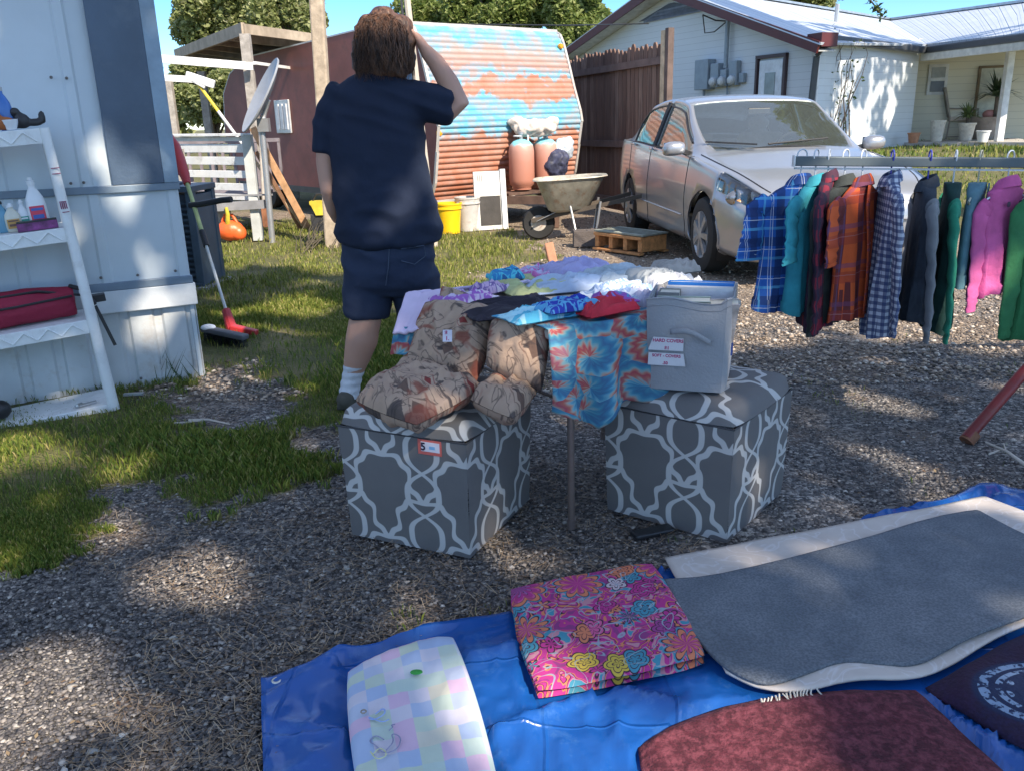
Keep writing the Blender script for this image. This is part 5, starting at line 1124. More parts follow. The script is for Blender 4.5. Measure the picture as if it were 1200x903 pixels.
# ------------------------------------------------------------ cooling unit behind the corner
aq = G(240, 338); ad = V((-.93, .10, 0)).normalized(); Mac = Matrix(((-ad.x, .06, 0, aq.x), (-ad.y, .998, 0, aq.y), (0, 0, 1, 0), (0, 0, 0, 1)))
ac = thing('cooling_unit', 'dark louvred outdoor cooling unit standing on a pad behind the corner of the mobile home', 'cooling unit', Mac)
ACD = mk('ac_dark', (.05, .065, .085), .5, metal=.2, amt=.3); ACB = mk('ac_case', (.055, .085, .115), .5, amt=.2)
H_ = .83; W_ = .78
m = MB()
for x_ in (0, -W_):
    for y_ in (0, .46): m.box((x_-.03 if x_ == 0 else x_+.03, y_+.03 if y_ == 0 else y_-.03, H_/2), (.07, .07, H_))
m.box((-W_/2, .22, H_+.02), (W_+.03, .50, .05)); m.box((-W_/2, .22, .02), (W_, .46, .05)); m.box((-.008, .22, H_/2), (.012, .42, H_-.06)); m.build('casing', ACB, ac, local=True, bev=.006)
m = MB(); n = 15
for k in range(n):
    z_ = .07+k*(H_-.12)/n
    m.bar((-.05, .015, z_), (-W_+.05, .015, z_), .03, .012, up=(0, -.5, 1))
m.build('louvres', ACB, ac, local=True)
MB().box((-W_/2, .23, H_/2), (W_-.1, .36, H_-.06)).build('coil', ACD, ac, local=True)
MB().lathe([(.28, H_+.045), (.28, H_+.065), (.05, H_+.07), (.001, H_+.07)], Matrix.Translation((-W_/2, .22, 0)) @ Matrix.Diagonal((.75, .75, 1, 1)), 24).build('fan_guard', ACD, ac, local=True)
MB().box((-W_/2, .22, -.03), (W_+.12, .58, .09)).build('base_pad', mk('pad_concrete', (.3, .29, .28), .9), ac, local=True)
# ------------------------------------------------------------ red string trimmer + push-broom head
tb = G(274, 393); tt = D(206, 172, tb.y+1.2); tr_ = thing('string_trimmer', 'red and pale-yellow string trimmer standing head down against the mobile home corner', 'string trimmer', tb)
dd = tt-tb; REDP = mk('red_plastic', (.42, .03, .035), .4, amt=.15)
P_ = lambda f, o=V((0, 0, 0)): tb+dd*f+o
MB().tube([P_(.12), P_(.47)], .011, 8).build('lower_shaft', mk('shaft_pale', (.6, .6, .56), .4), tr_, smooth=60); MB().tube([P_(.45), P_(.79)], .016, 8).build('upper_shaft', mk('shaft_lime', (.42, .48, .2), .45), tr_, smooth=60)
MB().tube([P_(.44), P_(.52)], .022, 8).tube([P_(.66)-V((.03, 0, 0)), P_(.66)+V((.06, -.03, .01)), P_(.66)+V((.24, -.10, .04)), P_(.66)+V((.32, -.12, .045))], .022, 8).build('grip', BLACK, tr_, smooth=60)
MB().tube([P_(.78), P_(.84), P_(.92), P_(1.0), P_(1.0)+V((-.06, .04, .09)), P_(1.0)+V((-.14, .05, .10))], [.026, .04, .042, .036, .03, .02], 10).tube([P_(.84), P_(.84)+V((-.16, .06, .02)), P_(.93)+V((-.18, .06, .02)), P_(.97)], .018, 8).build('motor_handle', REDP, tr_, smooth=60)
h0 = P_(.0)
MB().tube([P_(.12), P_(.05), h0+V((.0, 0, .03))], [.03, .036, .04], 10).bar(h0+V((-.01, 0, .05)), h0+V((.17, -.03, .02)), .07, .05, w2=.05).build('trimmer_head', REDP, tr_, bev=.008)
MB().bar(h0+V((-.14, -.1, .04)), h0+V((.12, -.17, .015)), .10, .05).build('edger_guard', BLACK, tr_, bev=.01)
q = G(268, 402); o = thing('scrub_brush', 'black and white brush head lying in the grass beside the red trimmer head', 'brush', q)
MB().bar(q+V((-.17, .05, .09)), q+V((.14, -.07, .05)), .07, .035).build('brush_back', mk('brush_grey', (.10, .10, .11), .6), o, bev=.01)
m = MB(); rr = random.Random(2)
for k in range(90):
    f = rr.random(); s_ = q+V((-.17, .05, .075))*(1-f)+V((.14, -.07, .035))*f-q*0+V((rr.uniform(-.02, .02), rr.uniform(-.03, .03), 0)); s_ = V((q.x-.17+.31*f+rr.uniform(-.01, .01), q.y+.05-.12*f+rr.uniform(-.03, .03), .08-.04*f)); m.tube([s_, s_+V((rr.uniform(-.02, .02), rr.uniform(-.02, .02), -.07))], .002, 3)
m.build('bristles', BLACK, o); MB().ell(q+V((-.13, .03, .10)), (.05, .035, .022)).build('brush_grip', BW, o, smooth=180)
# bits on the ground near the trailer
q = G(157, 466); o = MB().bar(q+V((-.05, 0, .02)), q+V((.05, .01, .02)), .022, .012).build('metal_strip', GALV, None); tag(o, 'short grey metal strip lying in the grass beside the shelf unit', 'strip')
m = MB(); q0 = G(222, 497); m.tube([q0+V((0, 0, .02)), G(245, 497)+V((0, 0, .025)), G(270, 500)+V((0, 0, .015))], [.008, .006, .003], 6); m.tube([G(240, 497)+V((0, 0, .02)), G(205, 500)+V((0, 0, .02))], .004, 5); tag(m.build('stick', mk('stick_pale', (.5, .45, .38), .9), None), 'pale bare stick lying where the grass meets the gravel', 'stick')
m = MB(); a0 = G(1155, 522); a1 = G(1205, 553); m.tube([a0+V((0, 0, .015)), a0.lerp(a1, .5)+V((0, 0, .03)), a1+V((0, 0, .02))], [.004, .006, .008], 6)
m.tube([a0.lerp(a1, .35)+V((0, 0, .02)), G(1158, 537)+V((0, 0, .02))], .004, 5); m.tube([a0.lerp(a1, .5)+V((0, 0, .02)), G(1175, 527)+V((0, 0, .03))], .003, 5); tag(m.build('twig', mk('stick_pale', (.5, .45, .38)), None), 'forked pale twig on the gravel near the red pipe leg', 'twig')
# weeds at the skirting
wd = thing('weed', 'tall grassy weed growing at the foot of the mobile home corner', 'weed', G(205, 442)); m = MB(); rr = random.Random(12); q = G(205, 444)
for k in range(34):
    a = rr.uniform(0, 2*pi); l = rr.uniform(.06, .22); b0_ = q+V((rr.uniform(-.16, .16), rr.uniform(-.04, .03), 0)); tip = b0_+V((cos(a)*l*.6, -abs(sin(a))*l*.3, l)); i = len(m.v)
    for p in (b0_-V((.003, 0, 0)), b0_+V((.003, 0, 0)), tip): m.av(p)
    m.af((i, i+1, i+2))
m.build('blades', mk('weed_green', (.05, .09, .03), .6, amt=.4), wd)
# ------------------------------------------------------------ red pipe frame + rack bar
RP = mk('red_pipe', (.20, .02, .02), .45, amt=.3, dirt=(.12, .05, .04))
rack = thing('clothes_rack', 'long grey square metal bar on red pipe legs with clothes hanging from it', 'clothes rack', V((2.6, 3.9, 0)))
bl = D(931, 189, 3.85); br_ = D(1200, 191, 3.75); br_ = bl+(br_-bl)*1.75
RK = NT('rack_grey'); o = RK.obj(); RKM = RK.fin(RK.mix(RK.noise(o, 6, 4), (.07, .09, .10), (.12, .15, .165)), .5, .2)
m = MB(); d_ = (br_-bl).normalized(); s_ = .043
m.bar(bl, br_, s_, s_*.95); m.build('bar', RKM, rack, bev=.004)
m = MB(); m.bar(bl-d_*.006, bl, s_*1.1, s_*1.1); m.bar(bl+V((0, 0, -.031)), bl+(br_-bl)*.98+V((0, 0, -.031)), .012, .008); m.build('end_cap', WHITE, rack)
foot = G(1132, 517); tpx = br_+V((-.25, 0, 0)); q2 = D(1200, 437, foot.y+.12); dirv = (q2-foot).normalized(); topv = foot+dirv*((bl.z)/dirv.z)
tpx = V((topv.x, topv.y, bl.z-.03))
MB().tube([foot+V((0, 0, .015)), tpx], .024, 12).build('leg', RP, rack, smooth=60); MB().tube([tpx, V((tpx.x+.5, bl.y+.9, .0))], .024, 12).build('leg', RP, rack, smooth=60)
MB().tube([V((bl.x+2.6, bl.y, bl.z-.03)), V((bl.x+2.9, bl.y+.05, 0))], .024, 12).build('leg', RP, rack, smooth=60)
MB().tube([tpx, V((bl.x+2.6, bl.y, bl.z-.03))], .02, 8).build('brace', RP, rack, smooth=60)
MB().lathe([(.001, 0), (.032, 0), (.032, .05), (.001, .05)], frame(foot, V((1, 0, 0)), z=dirv), 12).build('leg_cap', RUST, rack)
# ------------------------------------------------------------ patterned cloth materials
def trellis():
    t = NT('trellis_fabric'); u = t.add('SeparateXYZ'); t.link(t.uv(), u.inputs[0]); k = 1/.30
    x = t.math('MULTIPLY', u.outputs[0], k); y = t.math('MULTIPLY', u.outputs[1], k); fam = []
    for a, b, s_, ph in ((x, y, .21, .07), (x, y, -.21, .07)):
        sw = t.math('SINE', t.math('MULTIPLY', t.math('ADD', b, ph), 2*pi)); sw3 = t.math('MULTIPLY', t.math('SINE', t.math('MULTIPLY', t.math('ADD', b, ph), 6*pi)), .10)
        q = t.math('ADD', a, t.math('MULTIPLY', t.math('ADD', sw, sw3), s_)); fam.append(t.math('ABSOLUTE', t.math('SUBTRACT', t.math('FRACT', t.math('ADD', q, .5)), .5)))
    sm, df = t.math('ADD', x, y), t.math('SUBTRACT', x, y)
    for a, b, c0 in ((sm, df, .82), (df, sm, .18)):
        q = t.math('ADD', t.math('ADD', a, t.math('MULTIPLY', t.math('SINE', t.math('MULTIPLY', b, 2*pi)), .11)), t.math('MULTIPLY', t.math('SINE', t.math('MULTIPLY', b, 6*pi)), .035))
        fam.append(t.math('MULTIPLY', t.math('ABSOLUTE', t.math('SUBTRACT', t.math('FRACT', t.math('ADD', q, 20+c0)), .5)), .72))
    mn = t.math('MINIMUM', t.math('MINIMUM', fam[0], fam[1]), t.math('MINIMUM', fam[2], fam[3]))
    msk = t.ramp(mn, [(0, (1, 1, 1)), (.031, (1, 1, 1)), (.038, (0, 0, 0)), (1, (0, 0, 0))])
    n = t.noise(t.obj(), 6, 5, .6); g = t.mix(n, (.105, .10, .10), (.15, .145, .142)); w_ = t.mix(n, (.40, .395, .38), (.54, .53, .51))
    t.bump(t.noise(t.obj(), 5, 3, .5), .25, .02); return t.fin(t.mix(msk, g, w_), .7)
TREL = trellis()
def plaid(name, base, stripes, scale=1, rough=.85, noise_=.2, xoff=0):
    """stripes: (axis, period m, width fraction, phase, colour, strength)"""
    t = NT(name); u = t.add('SeparateXYZ'); t.link(t.uv(), u.inputs[0]); c = t.mix(t.noise(t.obj(), 5, 4), tuple(x*(1-noise_) for x in base), tuple(min(1, x*(1+noise_*.5)) for x in base))
    for ax, per, wd, ph, col, st in stripes:
        f = t.math('FRACT', t.math('ADD', t.math('DIVIDE', u.outputs[ax], per), ph+20)); m_ = t.math('MULTIPLY', t.math('LESS_THAN', f, wd), st); c = t.mix(m_, c, col)
    t.bump(t.noise(t.obj(), 9, 4, .6), .35, .02); return t.fin(c, rough)
def tiedye():
    t = NT('tie_dye'); uv = t.uv(); v = t.add('TexVoronoi', Scale=5.8, Randomness=.7); wn = t.add('TexNoise', Scale=7.0, Detail=3.0); t.link(uv, wn.inputs['Vector'])
    vm = t.add('VectorMath', operation='MULTIPLY_ADD'); t.link(wn.outputs['Color'], vm.inputs[0]); vm.inputs[1].default_value = (.06, .06, 0); t.link(uv, vm.inputs[2])
    t.link(vm.outputs[0], v.inputs['Vector']); p = t.add('VectorMath', operation='SUBTRACT'); t.link(vm.outputs[0], p.inputs[0]); dv = t.add('VectorMath', operation='DIVIDE'); 
    t.link(v.outputs['Position'], dv.inputs[0]); dv.inputs[1].default_value = (1, 1, 1); t.link(dv.outputs[0], p.inputs[1])
    s = t.add('SeparateXYZ'); t.link(p.outputs[0], s.inputs[0]); ang = t.math('ARCTAN2', s.outputs[1], s.outputs[0]); d = v.outputs['Distance']
    f = t.math('FRACT', t.math('ADD', t.math('ADD', t.math('MULTIPLY', d, 1.55), t.math('DIVIDE', ang, 2*pi)), t.math('MULTIPLY', t.noise(uv, 26, 3), .16)))
    ray_ = t.math('MULTIPLY', t.math('SINE', t.math('MULTIPLY', ang, 14.0)), .055)
    c = t.ramp(t.math('FRACT', t.math('ADD', f, ray_)), [(0, (.02, .12, .26)), (.14, (.02, .22, .36)), (.26, (.14, .40, .48)), (.34, (.42, .34, .26)), (.44, (.46, .10, .05)), (.56, (.40, .025, .04)), (.64, (.46, .20, .13)), (.72, (.22, .36, .36)), (.82, (.03, .26, .36)), (1, (.02, .12, .26))])
    c = t.mix(.26, c, (.10, .11, .15)); c = t.mix(t.ramp(t.noise(uv, 3, 2), [(.5, (0, 0, 0)), (.7, (.5, .5, .5))]), c, (.03, .16, .26)); t.bump(t.noise(t.obj(), 9, 3), .3, .01); return t.fin(c, .85)
TIE = tiedye()
def aztec():
    t = NT('brown_print'); uv = t.uv(); n0 = t.add('TexNoise', Scale=9.0, Detail=3.0); t.link(uv, n0.inputs['Vector']); vm = t.add('VectorMath', operation='MULTIPLY_ADD'); t.link(n0.outputs['Color'], vm.inputs[0]); vm.inputs[1].default_value = (.05, .05, 0); t.link(uv, vm.inputs[2])
    v = t.add('TexVoronoi', Scale=10.0, distance='MANHATTAN'); t.link(vm.outputs[0], v.inputs['Vector']); sc = t.add('SeparateColor'); t.link(v.outputs['Color'], sc.inputs[0])
    tanc = t.mix(t.noise(uv, 4, 4), (.30, .20, .14), (.44, .32, .23))
    ink = t.ramp(sc.outputs[0], [(0, (.20, .03, .025)), (.34, (.26, .07, .02)), (.58, (.035, .028, .03)), (.8, (.12, .07, .05)), (1, (.12, .07, .05))], 'CONSTANT')
    msk = t.ramp(v.outputs['Distance'], [(0, (1, 1, 1)), (.30, (1, 1, 1)), (.33, (0, 0, 0)), (.42, (0, 0, 0)), (.45, (.8, .8, .8)), (.50, (0, 0, 0))])
    c = t.mix(msk, tanc, ink); l = t.ramp(t.noise(uv, 13, 2, .5, 1.2), [(.46, (0, 0, 0)), (.49, (.85, .85, .85)), (.52, (0, 0, 0))]); c = t.mix(l, c, (.06, .04, .035)); c = t.mix(t.ramp(t.noise(uv, 5.5, 3, .6, .8), [(.50, (0, 0, 0)), (.56, (.85, .85, .85))]), c, (.20, .05, .03)); c = t.mix(t.ramp(t.noise(uv, 8.5, 3, .6, 1.1), [(.56, (0, 0, 0)), (.60, (.85, .85, .85))]), c, (.04, .03, .03))
    t.bump(t.noise(t.obj(), 22, 4, .6), .6, .012); return t.fin(c, .85)
AZT = aztec()
def floral():
    t = NT('pink_floral'); uv = t.uv(); n0 = t.add('TexNoise', Scale=5.0, Detail=2.0); t.link(uv, n0.inputs['Vector']); vm = t.add('VectorMath', operation='MULTIPLY_ADD'); t.link(n0.outputs['Color'], vm.inputs[0]); vm.inputs[1].default_value = (.05, .05, 0); t.link(uv, vm.inputs[2])
    def cells(scale, rnd, src):
        v = t.add('TexVoronoi', Scale=scale, Randomness=rnd); t.link(src, v.inputs['Vector']); p = t.add('VectorMath', operation='SUBTRACT'); t.link(src, p.inputs[0]); t.link(v.outputs['Position'], p.inputs[1]); s = t.add('SeparateXYZ'); t.link(p.outputs[0], s.inputs[0])
        return v, t.math('ARCTAN2', s.outputs[1], s.outputs[0])
    v, a = cells(4.6, .6, vm.outputs[0]); d = v.outputs['Distance']; pt = t.math('MULTIPLY', t.math('ABSOLUTE', t.math('SINE', t.math('MULTIPLY', a, 5.0))), .10)
    dd = t.math('SUBTRACT', d, pt)
    K = (.02, .012, .02); MG_ = (.55, .03, .25); PK = (.75, .12, .30); OR = (.80, .25, .10); TL = (.03, .32, .42); YL = (.75, .55, .05); PU = (.30, .07, .28); WH = (.7, .6, .6)
    c = t.ramp(dd, [(0, PU), (.035, K), (.05, (.42, .12, .36)), (.11, K), (.125, MG_), (.20, PK), (.235, K), (.25, OR), (.31, K), (.325, TL), (.37, (.35, .65, .65)), (.385, K), (.40, MG_), (1, MG_)], 'CONSTANT')
    v2, a2 = cells(11, .9, vm.outputs[0]); s2 = t.add('SeparateColor'); t.link(v2.outputs['Color'], s2.inputs[0]); d2 = t.math('SUBTRACT', v2.outputs['Distance'], t.math('MULTIPLY', t.math('ABSOLUTE', t.math('SINE', t.math('MULTIPLY', a2, 2.5))), .12))
    c2 = t.ramp(s2.outputs[0], [(0, MG_), (.2, OR), (.34, TL), (.5, PK), (.62, (.35, .05, .25)), (.75, MG_), (.86, YL), (.93, WH)], 'CONSTANT'); c2 = t.mix(t.ramp(d2, [(.36, (0, 0, 0)), (.37, (1, 1, 1))]), c2, t.ramp(t.noise(uv, 16, 1, .5, 1.5), [(0, (.30, .04, .2)), (.36, MG_), (.46, OR), (.50, K), (.52, MG_), (.58, (.66, .30, .34)), (.64, TL)], 'CONSTANT')); c2 = t.mix(t.ramp(d2, [(0, (0, 0, 0)), (.08, (0, 0, 0)), (.09, (1, 1, 1)), (.12, (1, 1, 1)), (.13, (0, 0, 0)), (.24, (0, 0, 0)), (.25, (1, 1, 1)), (.27, (1, 1, 1)), (.28, (0, 0, 0)), (.35, (0, 0, 0)), (.36, (1, 1, 1)), (.39, (1, 1, 1)), (.40, (0, 0, 0))]), c2, K)
    far_ = t.ramp(dd, [(.34, (0, 0, 0)), (.36, (1, 1, 1))]); ptl = t.ramp(t.math('SINE', t.math('MULTIPLY', a, 10.0)), [(.3, (0, 0, 0)), (.5, (.7, .7, .7))])
    c = t.mix(t.math('MULTIPLY', ptl, t.math('LESS_THAN', d, .36)), c, (.45, .04, .16)); c = t.mix(far_, c, c2)
    sw = t.ramp(t.noise(uv, 7, 1, .5, 2.2), [(.465, (0, 0, 0)), (.475, (.9, .9, .9)), (.487, (.9, .9, .9)), (.495, (0, 0, 0))]); c = t.mix(t.math('MULTIPLY', sw, far_), c, (.34, .48, .52))
    c = t.mix(.30, c, (.10, .02, .06)); t.bump(t.noise(uv, 60, 3), .2, .004); return t.fin(c, .9)
FLO = floral()
def pastel():
    t = NT('pastel_patchwork'); u = t.uv(); mp = t.add('VectorMath', operation='MULTIPLY'); t.link(u, mp.inputs[0]); mp.inputs[1].default_value = (22, 22, 0); fl = t.add('VectorMath', operation='FLOOR'); t.link(mp.outputs[0], fl.inputs[0])
    wn = t.add('TexWhiteNoise'); t.link(fl.outputs[0], wn.inputs['Vector']); c = t.ramp(wn.outputs['Value'], [(0, (.42, .50, .66)), (.17, (.46, .62, .50)), (.32, (.66, .62, .42)), (.46, (.62, .58, .66)), (.6, (.68, .40, .58)), (.72, (.30, .44, .68)), (.84, (.52, .60, .62)), (.93, (.50, .62, .44))], 'CONSTANT')
    c = t.mix(.15, c, (.5, .5, .5)); c = t.mix(.14, c, (.2, .2, .24)); n = t.noise(u, 9, 3); c = t.mix(t.math('MULTIPLY', n, .3), c, (.72, .70, .76)); t.bump(t.noise(u, 55, 3), .25, .004); return t.fin(c, .92)
PAS = pastel()
def towel(name, col, col2, bs=160, st=.6, ns=6, extra=None):
    t = NT(name); o = t.obj(); c = t.mix(t.ramp(t.noise(o, ns, 5, .6), [(.35, (0, 0, 0)), (.65, (1, 1, 1))]), col, col2)
    c = t.mix(t.ramp(t.noise(o, bs, 2, .5), [(.4, (0, 0, 0)), (.6, (.5, .5, .5))]), c, tuple(x*.45 for x in col))
    if extra: c = extra(t, o, c)
    t.bump(t.noise(o, bs*.8, 3, .6), st, .006); return t.fin(c, .95)
# ------------------------------------------------------------ ottomans
def ottoman(L_, F_, R_, label, seed):
    x = (F_-L_); x.z = 0; y = (R_-F_); y.z = 0; side_ = .455; M = frame(L_, x); root = thing('storage_ottoman', label, 'ottoman', M, 'ottomans at the ends of the table')
    m = MB(); Hb = .405; n = 10
    # slightly soft-sided box: sides bulge and sag a little
    rr = random.Random(seed); k = [rr.uniform(-.006, .006) for _ in range(4)]
    def P(u, v, f):  # face f
        b_ = .006*sin(u*pi)*sin(v*pi)+.004*noise.noise(V((u*3, v*3, f+seed)))
        z_ = v*Hb+.004*(1-v)
        q = [V((u*side_, -b_, z_)), V((side_+b_, u*side_, z_)), V(((1-u)*side_, side_+b_, z_)), V((-b_, (1-u)*side_, z_))][f]
        fl = 1+.045*v; return V((side_/2+(q.x-side_/2)*fl, (side_/2+(q.y-side_/2)*fl)*1.05, q.z))
    for f in range(4): m.grid(n, n, lambda u, v, f=f: P(u, v, f))
    for q in m.uv: pass
    i = 0
    for f in range(4):
        for j in range(n*n):
            fc = m.f[i]; m.uv[i] = [((side_*f+(m.v[a][0] if f in (0, 2) else m.v[a][1])), m.v[a][2]) for a in fc]; i += 1
    m.box((side_/2, side_/2, .01), (side_-.02, side_-.02, .012)); m.box((side_/2, side_/2, Hb-.01), (side_-.02, side_-.02, .012))
    m.build('body', TREL, root, local=True, smooth=50)
    m = MB(); E = .019
    def lid(u, v, top):
        x_ = (u-.5)*2; y_ = (v-.5)*2; ed = max(abs(x_), abs(y_)); z_ = Hb+.004+(.062*(1-ed**8)**.5 if ed < 1 else 0)+.008*(1-x_*x_)*(1-y_*y_)-.010*fbm((u*2.2+seed, v*2.2, 0), 1, 2)*(1-ed**4)
        cr_ = .93+.07*(1-(abs(x_*y_))**3)
        return V((side_/2+x_*(side_/2+E)*cr_, (side_/2+y_*(side_/2+E)*cr_)*1.05, z_+.004*(1-ed**6) if top else Hb+.002))
    m.grid(28, 28, lambda u, v: lid(u, v, True))
    for idx in range(len(m.f)): m.uv[idx] = [(m.v[a][0]+.1*seed, m.v[a][1]+(m.v[a][2]-Hb)*.8) for a in m.f[idx]]
    n0 = len(m.f); m.grid(4, 4, lambda u, v: lid(u, 1-v, False)); 
    for idx in range(n0, len(m.f)): m.uv[idx] = [(m.v[a][0], m.v[a][1]) for a in m.f[idx]]
    m.build('lid', TREL, root, local=True, smooth=60)
    m = MB()
    for a_, b_ in (((0, 0), (side_, 0)), ((side_, 0), (side_, side_))): m.tube([(a_[0]*1.045-.010, a_[1]*1.09-.012, Hb-.001), (b_[0]*1.045-.010, b_[1]*1.09-.012, Hb-.001)], .003, 5)
    m.build('lid_piping', mk('piping', (.05, .05, .055), .8), root, local=True)
    return root, M, side_, Hb
o1, M1, S1, H1 = ottoman(G(413, 627), G(545, 654), G(626, 588), 'grey and white trellis-patterned storage ottoman with a price sticker, under the brown cushions', 1)
o2, M2, S2, H2 = ottoman(G(712, 597), G(854, 638), G(929, 575), 'grey and white trellis-patterned storage ottoman under the grey fabric bin', 3)
INK = mk('ink_black', (.02, .015, .04), .6); INKR = mk('ink_red', (.40, .02, .12), .6)
tq = M1 @ Matrix.Translation((.335, -.012, .375)) @ Matrix.Rotation(pi/2, 4, 'X')
s1 = MB(); s1.T = tq; s1.box((0, 0, 0), (.084, .05, .002)); st1 = s1.build('sticker', mk('sticker_red', (.55, .12, .10), .5, amt=.2), o1)
s2 = MB(); s2.T = tq; s2.box((.003, .002, .0018), (.066, .032, .0012)); s2.build('sticker_face', mk('sticker_white', (.62, .6, .66), .5), st1); s2 = MB(); s2.T = tq; s2.box((.010, .0, .003), (.02, .010, .0008)); s2.build('sticker_smudge', mk('sticker_blue', (.18, .38, .6), .5), st1)
text('5', tq @ Matrix.Translation((-.022, .001, .0035)), .036, INK, st1, ext=.0004)
# ------------------------------------------------------------ folding table
Tc = V((.12, 2.54, 0)); th = radians(29); tx = V((cos(th), sin(th), 0)); ty = V((-sin(th), cos(th), 0)); TS = .79; TZ = .725
MT = frame(Tc, tx); tab = thing('folding_table', 'square folding card table buried under piles of folded clothes', 'table', MT)
MB().box((TS/2, TS/2, TZ-.015), (TS, TS, .03)).build('tabletop', mk('table_tan', (.42, .38, .33), .6), tab, local=True, bev=.008)
LG = mk('leg_brown_metal', (.22, .17, .15), .4, metal=.5)
for x_, y_ in ((.12, .07), (TS-.08, .08), (.08, TS-.08), (TS-.08, TS-.08)): MB().tube([(x_, y_, TZ-.03), (x_, y_, .03)], .0125, 10).tube([(x_, y_, .035), (x_, y_, 0)], .016, 10).build('leg', LG, tab, local=True, smooth=50)
MB().tube([(.12, .07, .45), (.08, TS-.08, .45)], .007, 6).tube([(TS-.08, .08, .45), (TS-.08, TS-.08, .45)], .007, 6).build('brace', LG, tab, local=True)
def tt(x, y, z=0): return MT @ V((x, y, TZ+z))
# tie-dye spread hanging over the near edge
td = MB(); zc = [D(640, 480, 2.52).z, D(668, 500, 2.5).z, D(688, 512, 2.52).z, D(703, 478, 2.58).z, D(740, 478, 2.64).z, D(758, 470, 2.7).z]
def hz_(s):
    k = min(max((s+.0)/.46, 0), 1)*5; i = min(int(k), 4); return zc[i]*(1-k+i)+zc[i+1]*(k-i)
def tdf(u, v):
    s = u*.50   # along the right edge
    if v < .42:
        f = v/.42; yy = .34*(1-f)-.012; b = .012+.008*noise.noise(V((u*6, f*4, 1)))+.005*sin(f*9+u*5)
        return tt(s-.02, yy, b)
    f = (v-.42)/.58; zt = TZ+.012; zz = zt+(hz_(s)-zt)*f
    fold = (.006+.030*f)*sin(u*5.2*pi+.6*sin(f*3))+.012*f*noise.noise(V((u*7, f*3, 4)))
    return MT @ V((s-.02+.018*f*sin(u*9), -.022-.012*f+fold*-1, zz))
td.grid(70, 50, tdf, uvs=(.55, .85))
o = td.build('tie_dye_spread', TIE, None, smooth=180, solid=.004); tag(o, 'red, orange and turquoise tie-dye cotton spread hanging over the front edge of the table', 'spread')
td = MB(); q4 = [D(457, 416, 2.87), D(500, 414, 2.80), D(505, 380, 2.82), D(462, 384, 2.90)]
td.grid(30, 20, lambda u, v: q4[0].lerp(q4[1], u).lerp(q4[3].lerp(q4[2], u), v)+V((0, .008*sin(u*12), 0)), uvs=(.25, .16)); o = td.build('tie_dye_blanket', TIE, None, smooth=180, solid=.004); tag(o, 'tie-dye cloth corner hanging at the far left side of the table below the lilac cloth', 'cloth')
td = MB()
LCa, LCb, LCc, LCd = D(461, 392, 2.86), D(512, 384, 2.78), D(540, 340, 3.12), D(476, 343, 3.08)
def lcf(u, v):
    q = LCa.lerp(LCb, u).lerp(LCd.lerp(LCc, u), min(1, v/.55)) if v < .55 else LCd.lerp(LCc, u).lerp(tt(.10+.2*u, .62, .03), (v-.55)/.45)
    return q+V((.006*sin(u*9), -.012*sin(min(v, .55)/.55*pi)+.008*noise.noise(V((u*4, v*5, 2))), .008*noise.noise(V((u*6, v*6, 0)))))
td.grid(36, 30, lcf); o = td.build('lilac_cloth', mk('lilac_cloth', (.62, .52, .68), .9, amt=.12), None, smooth=180, solid=.01); tag(o, 'folded pale lilac cloth over the left edge of the table behind the person', 'cloth')
def pile(px, py, lvl, L, W_, H_, rot, seed, mat, label, name='folded_shirt', cat='shirt', z=None, group='clothes heaped on the table', freq=9):
    c_ = G(px, py, TZ+.01+lvl) if z is None else G(px, py, z); rr = random.Random(seed); M = Matrix.Translation(c_) @ rz(rot); n = 72; m = MB()
    def f(u, v, top=True):
        x_ = (u-.5)*2; y_ = (v-.5)*2; r_ = (abs(x_)**3.2+abs(y_)**3.2)**(1/3.2); e = max(abs(x_), abs(y_)); rad = 1+.10*noise.noise(V((x_*1.6/max(e, .1)+seed, y_*1.6/max(e, .1), seed)))*e+.05*noise.noise(V((x_*4, y_*4, seed*2.)))*e
        q = V((x_*L*.55+seed*1.3, y_*W_*.55, seed))*freq
        w_ = V((q.x*.8+1.5*noise.noise(q*.5), q.y*1.6+1.5*noise.noise(q*.5+V((5, 5, 5))), q.z)); rd = (1-abs(noise.noise(w_))*3.2)+.5*(1-abs(noise.noise(w_*2.1))*3); h = max(0, 1-e**5)**.5*H_*(.42+.32*noise.noise(q*.45))+.016*max(0, 1-e**6)*rd
        return V((x_*L/2*rad, y_*W_/2*rad, max(h, 0)*1.0 if top else -.003))
    m.grid(n, n, f, uvs=(L, W_)); m.grid(6, 6, lambda u, v: f(1-u, v, False), uvs=(L, W_)); m.T = None
    m.v = [tuple(M @ V(p)) for p in m.v]
    o = m.build(name, mat, None, smooth=180); return tag(o, label, cat, group)
C_ = lambda n, c, a=.2: mk(n, c, .9, ns=12, amt=a, bump=.5, bs=30)
def splotch(name, c1, c2, c3, sc=16):
    t = NT(name); o = t.uv(); c = t.ramp(t.noise(o, sc, 3, .5, .8), [(0, c1), (.45, c1), (.47, c2), (.55, c2), (.57, c3), (1, c3)]); t.bump(t.noise(t.obj(), 30, 4), .4, .01); return t.fin(c, .88)
PBL = C_('pale_blue_cloth', (.42, .50, .62)); 
pile(625, 335, 0, .30, .34, .025, .4, 1, C_('lime_cloth', (.42, .46, .22)), 'flat pale lime-green cloth at the back left of the clothes heap')
pile(545, 352, .0, .22, .16, .035, .5, 2, splotch('violet_print', (.55, .45, .60), (.32, .12, .42), (.60, .56, .66)), 'white top with a violet print beside the cushion tip on the table')
pile(592, 325, .02, .14, .12, .045, .2, 3, splotch('teal_print', (.03, .20, .42), (.08, .45, .55), (.02, .10, .25), 30), 'small teal and navy printed top at the far left of the heap')
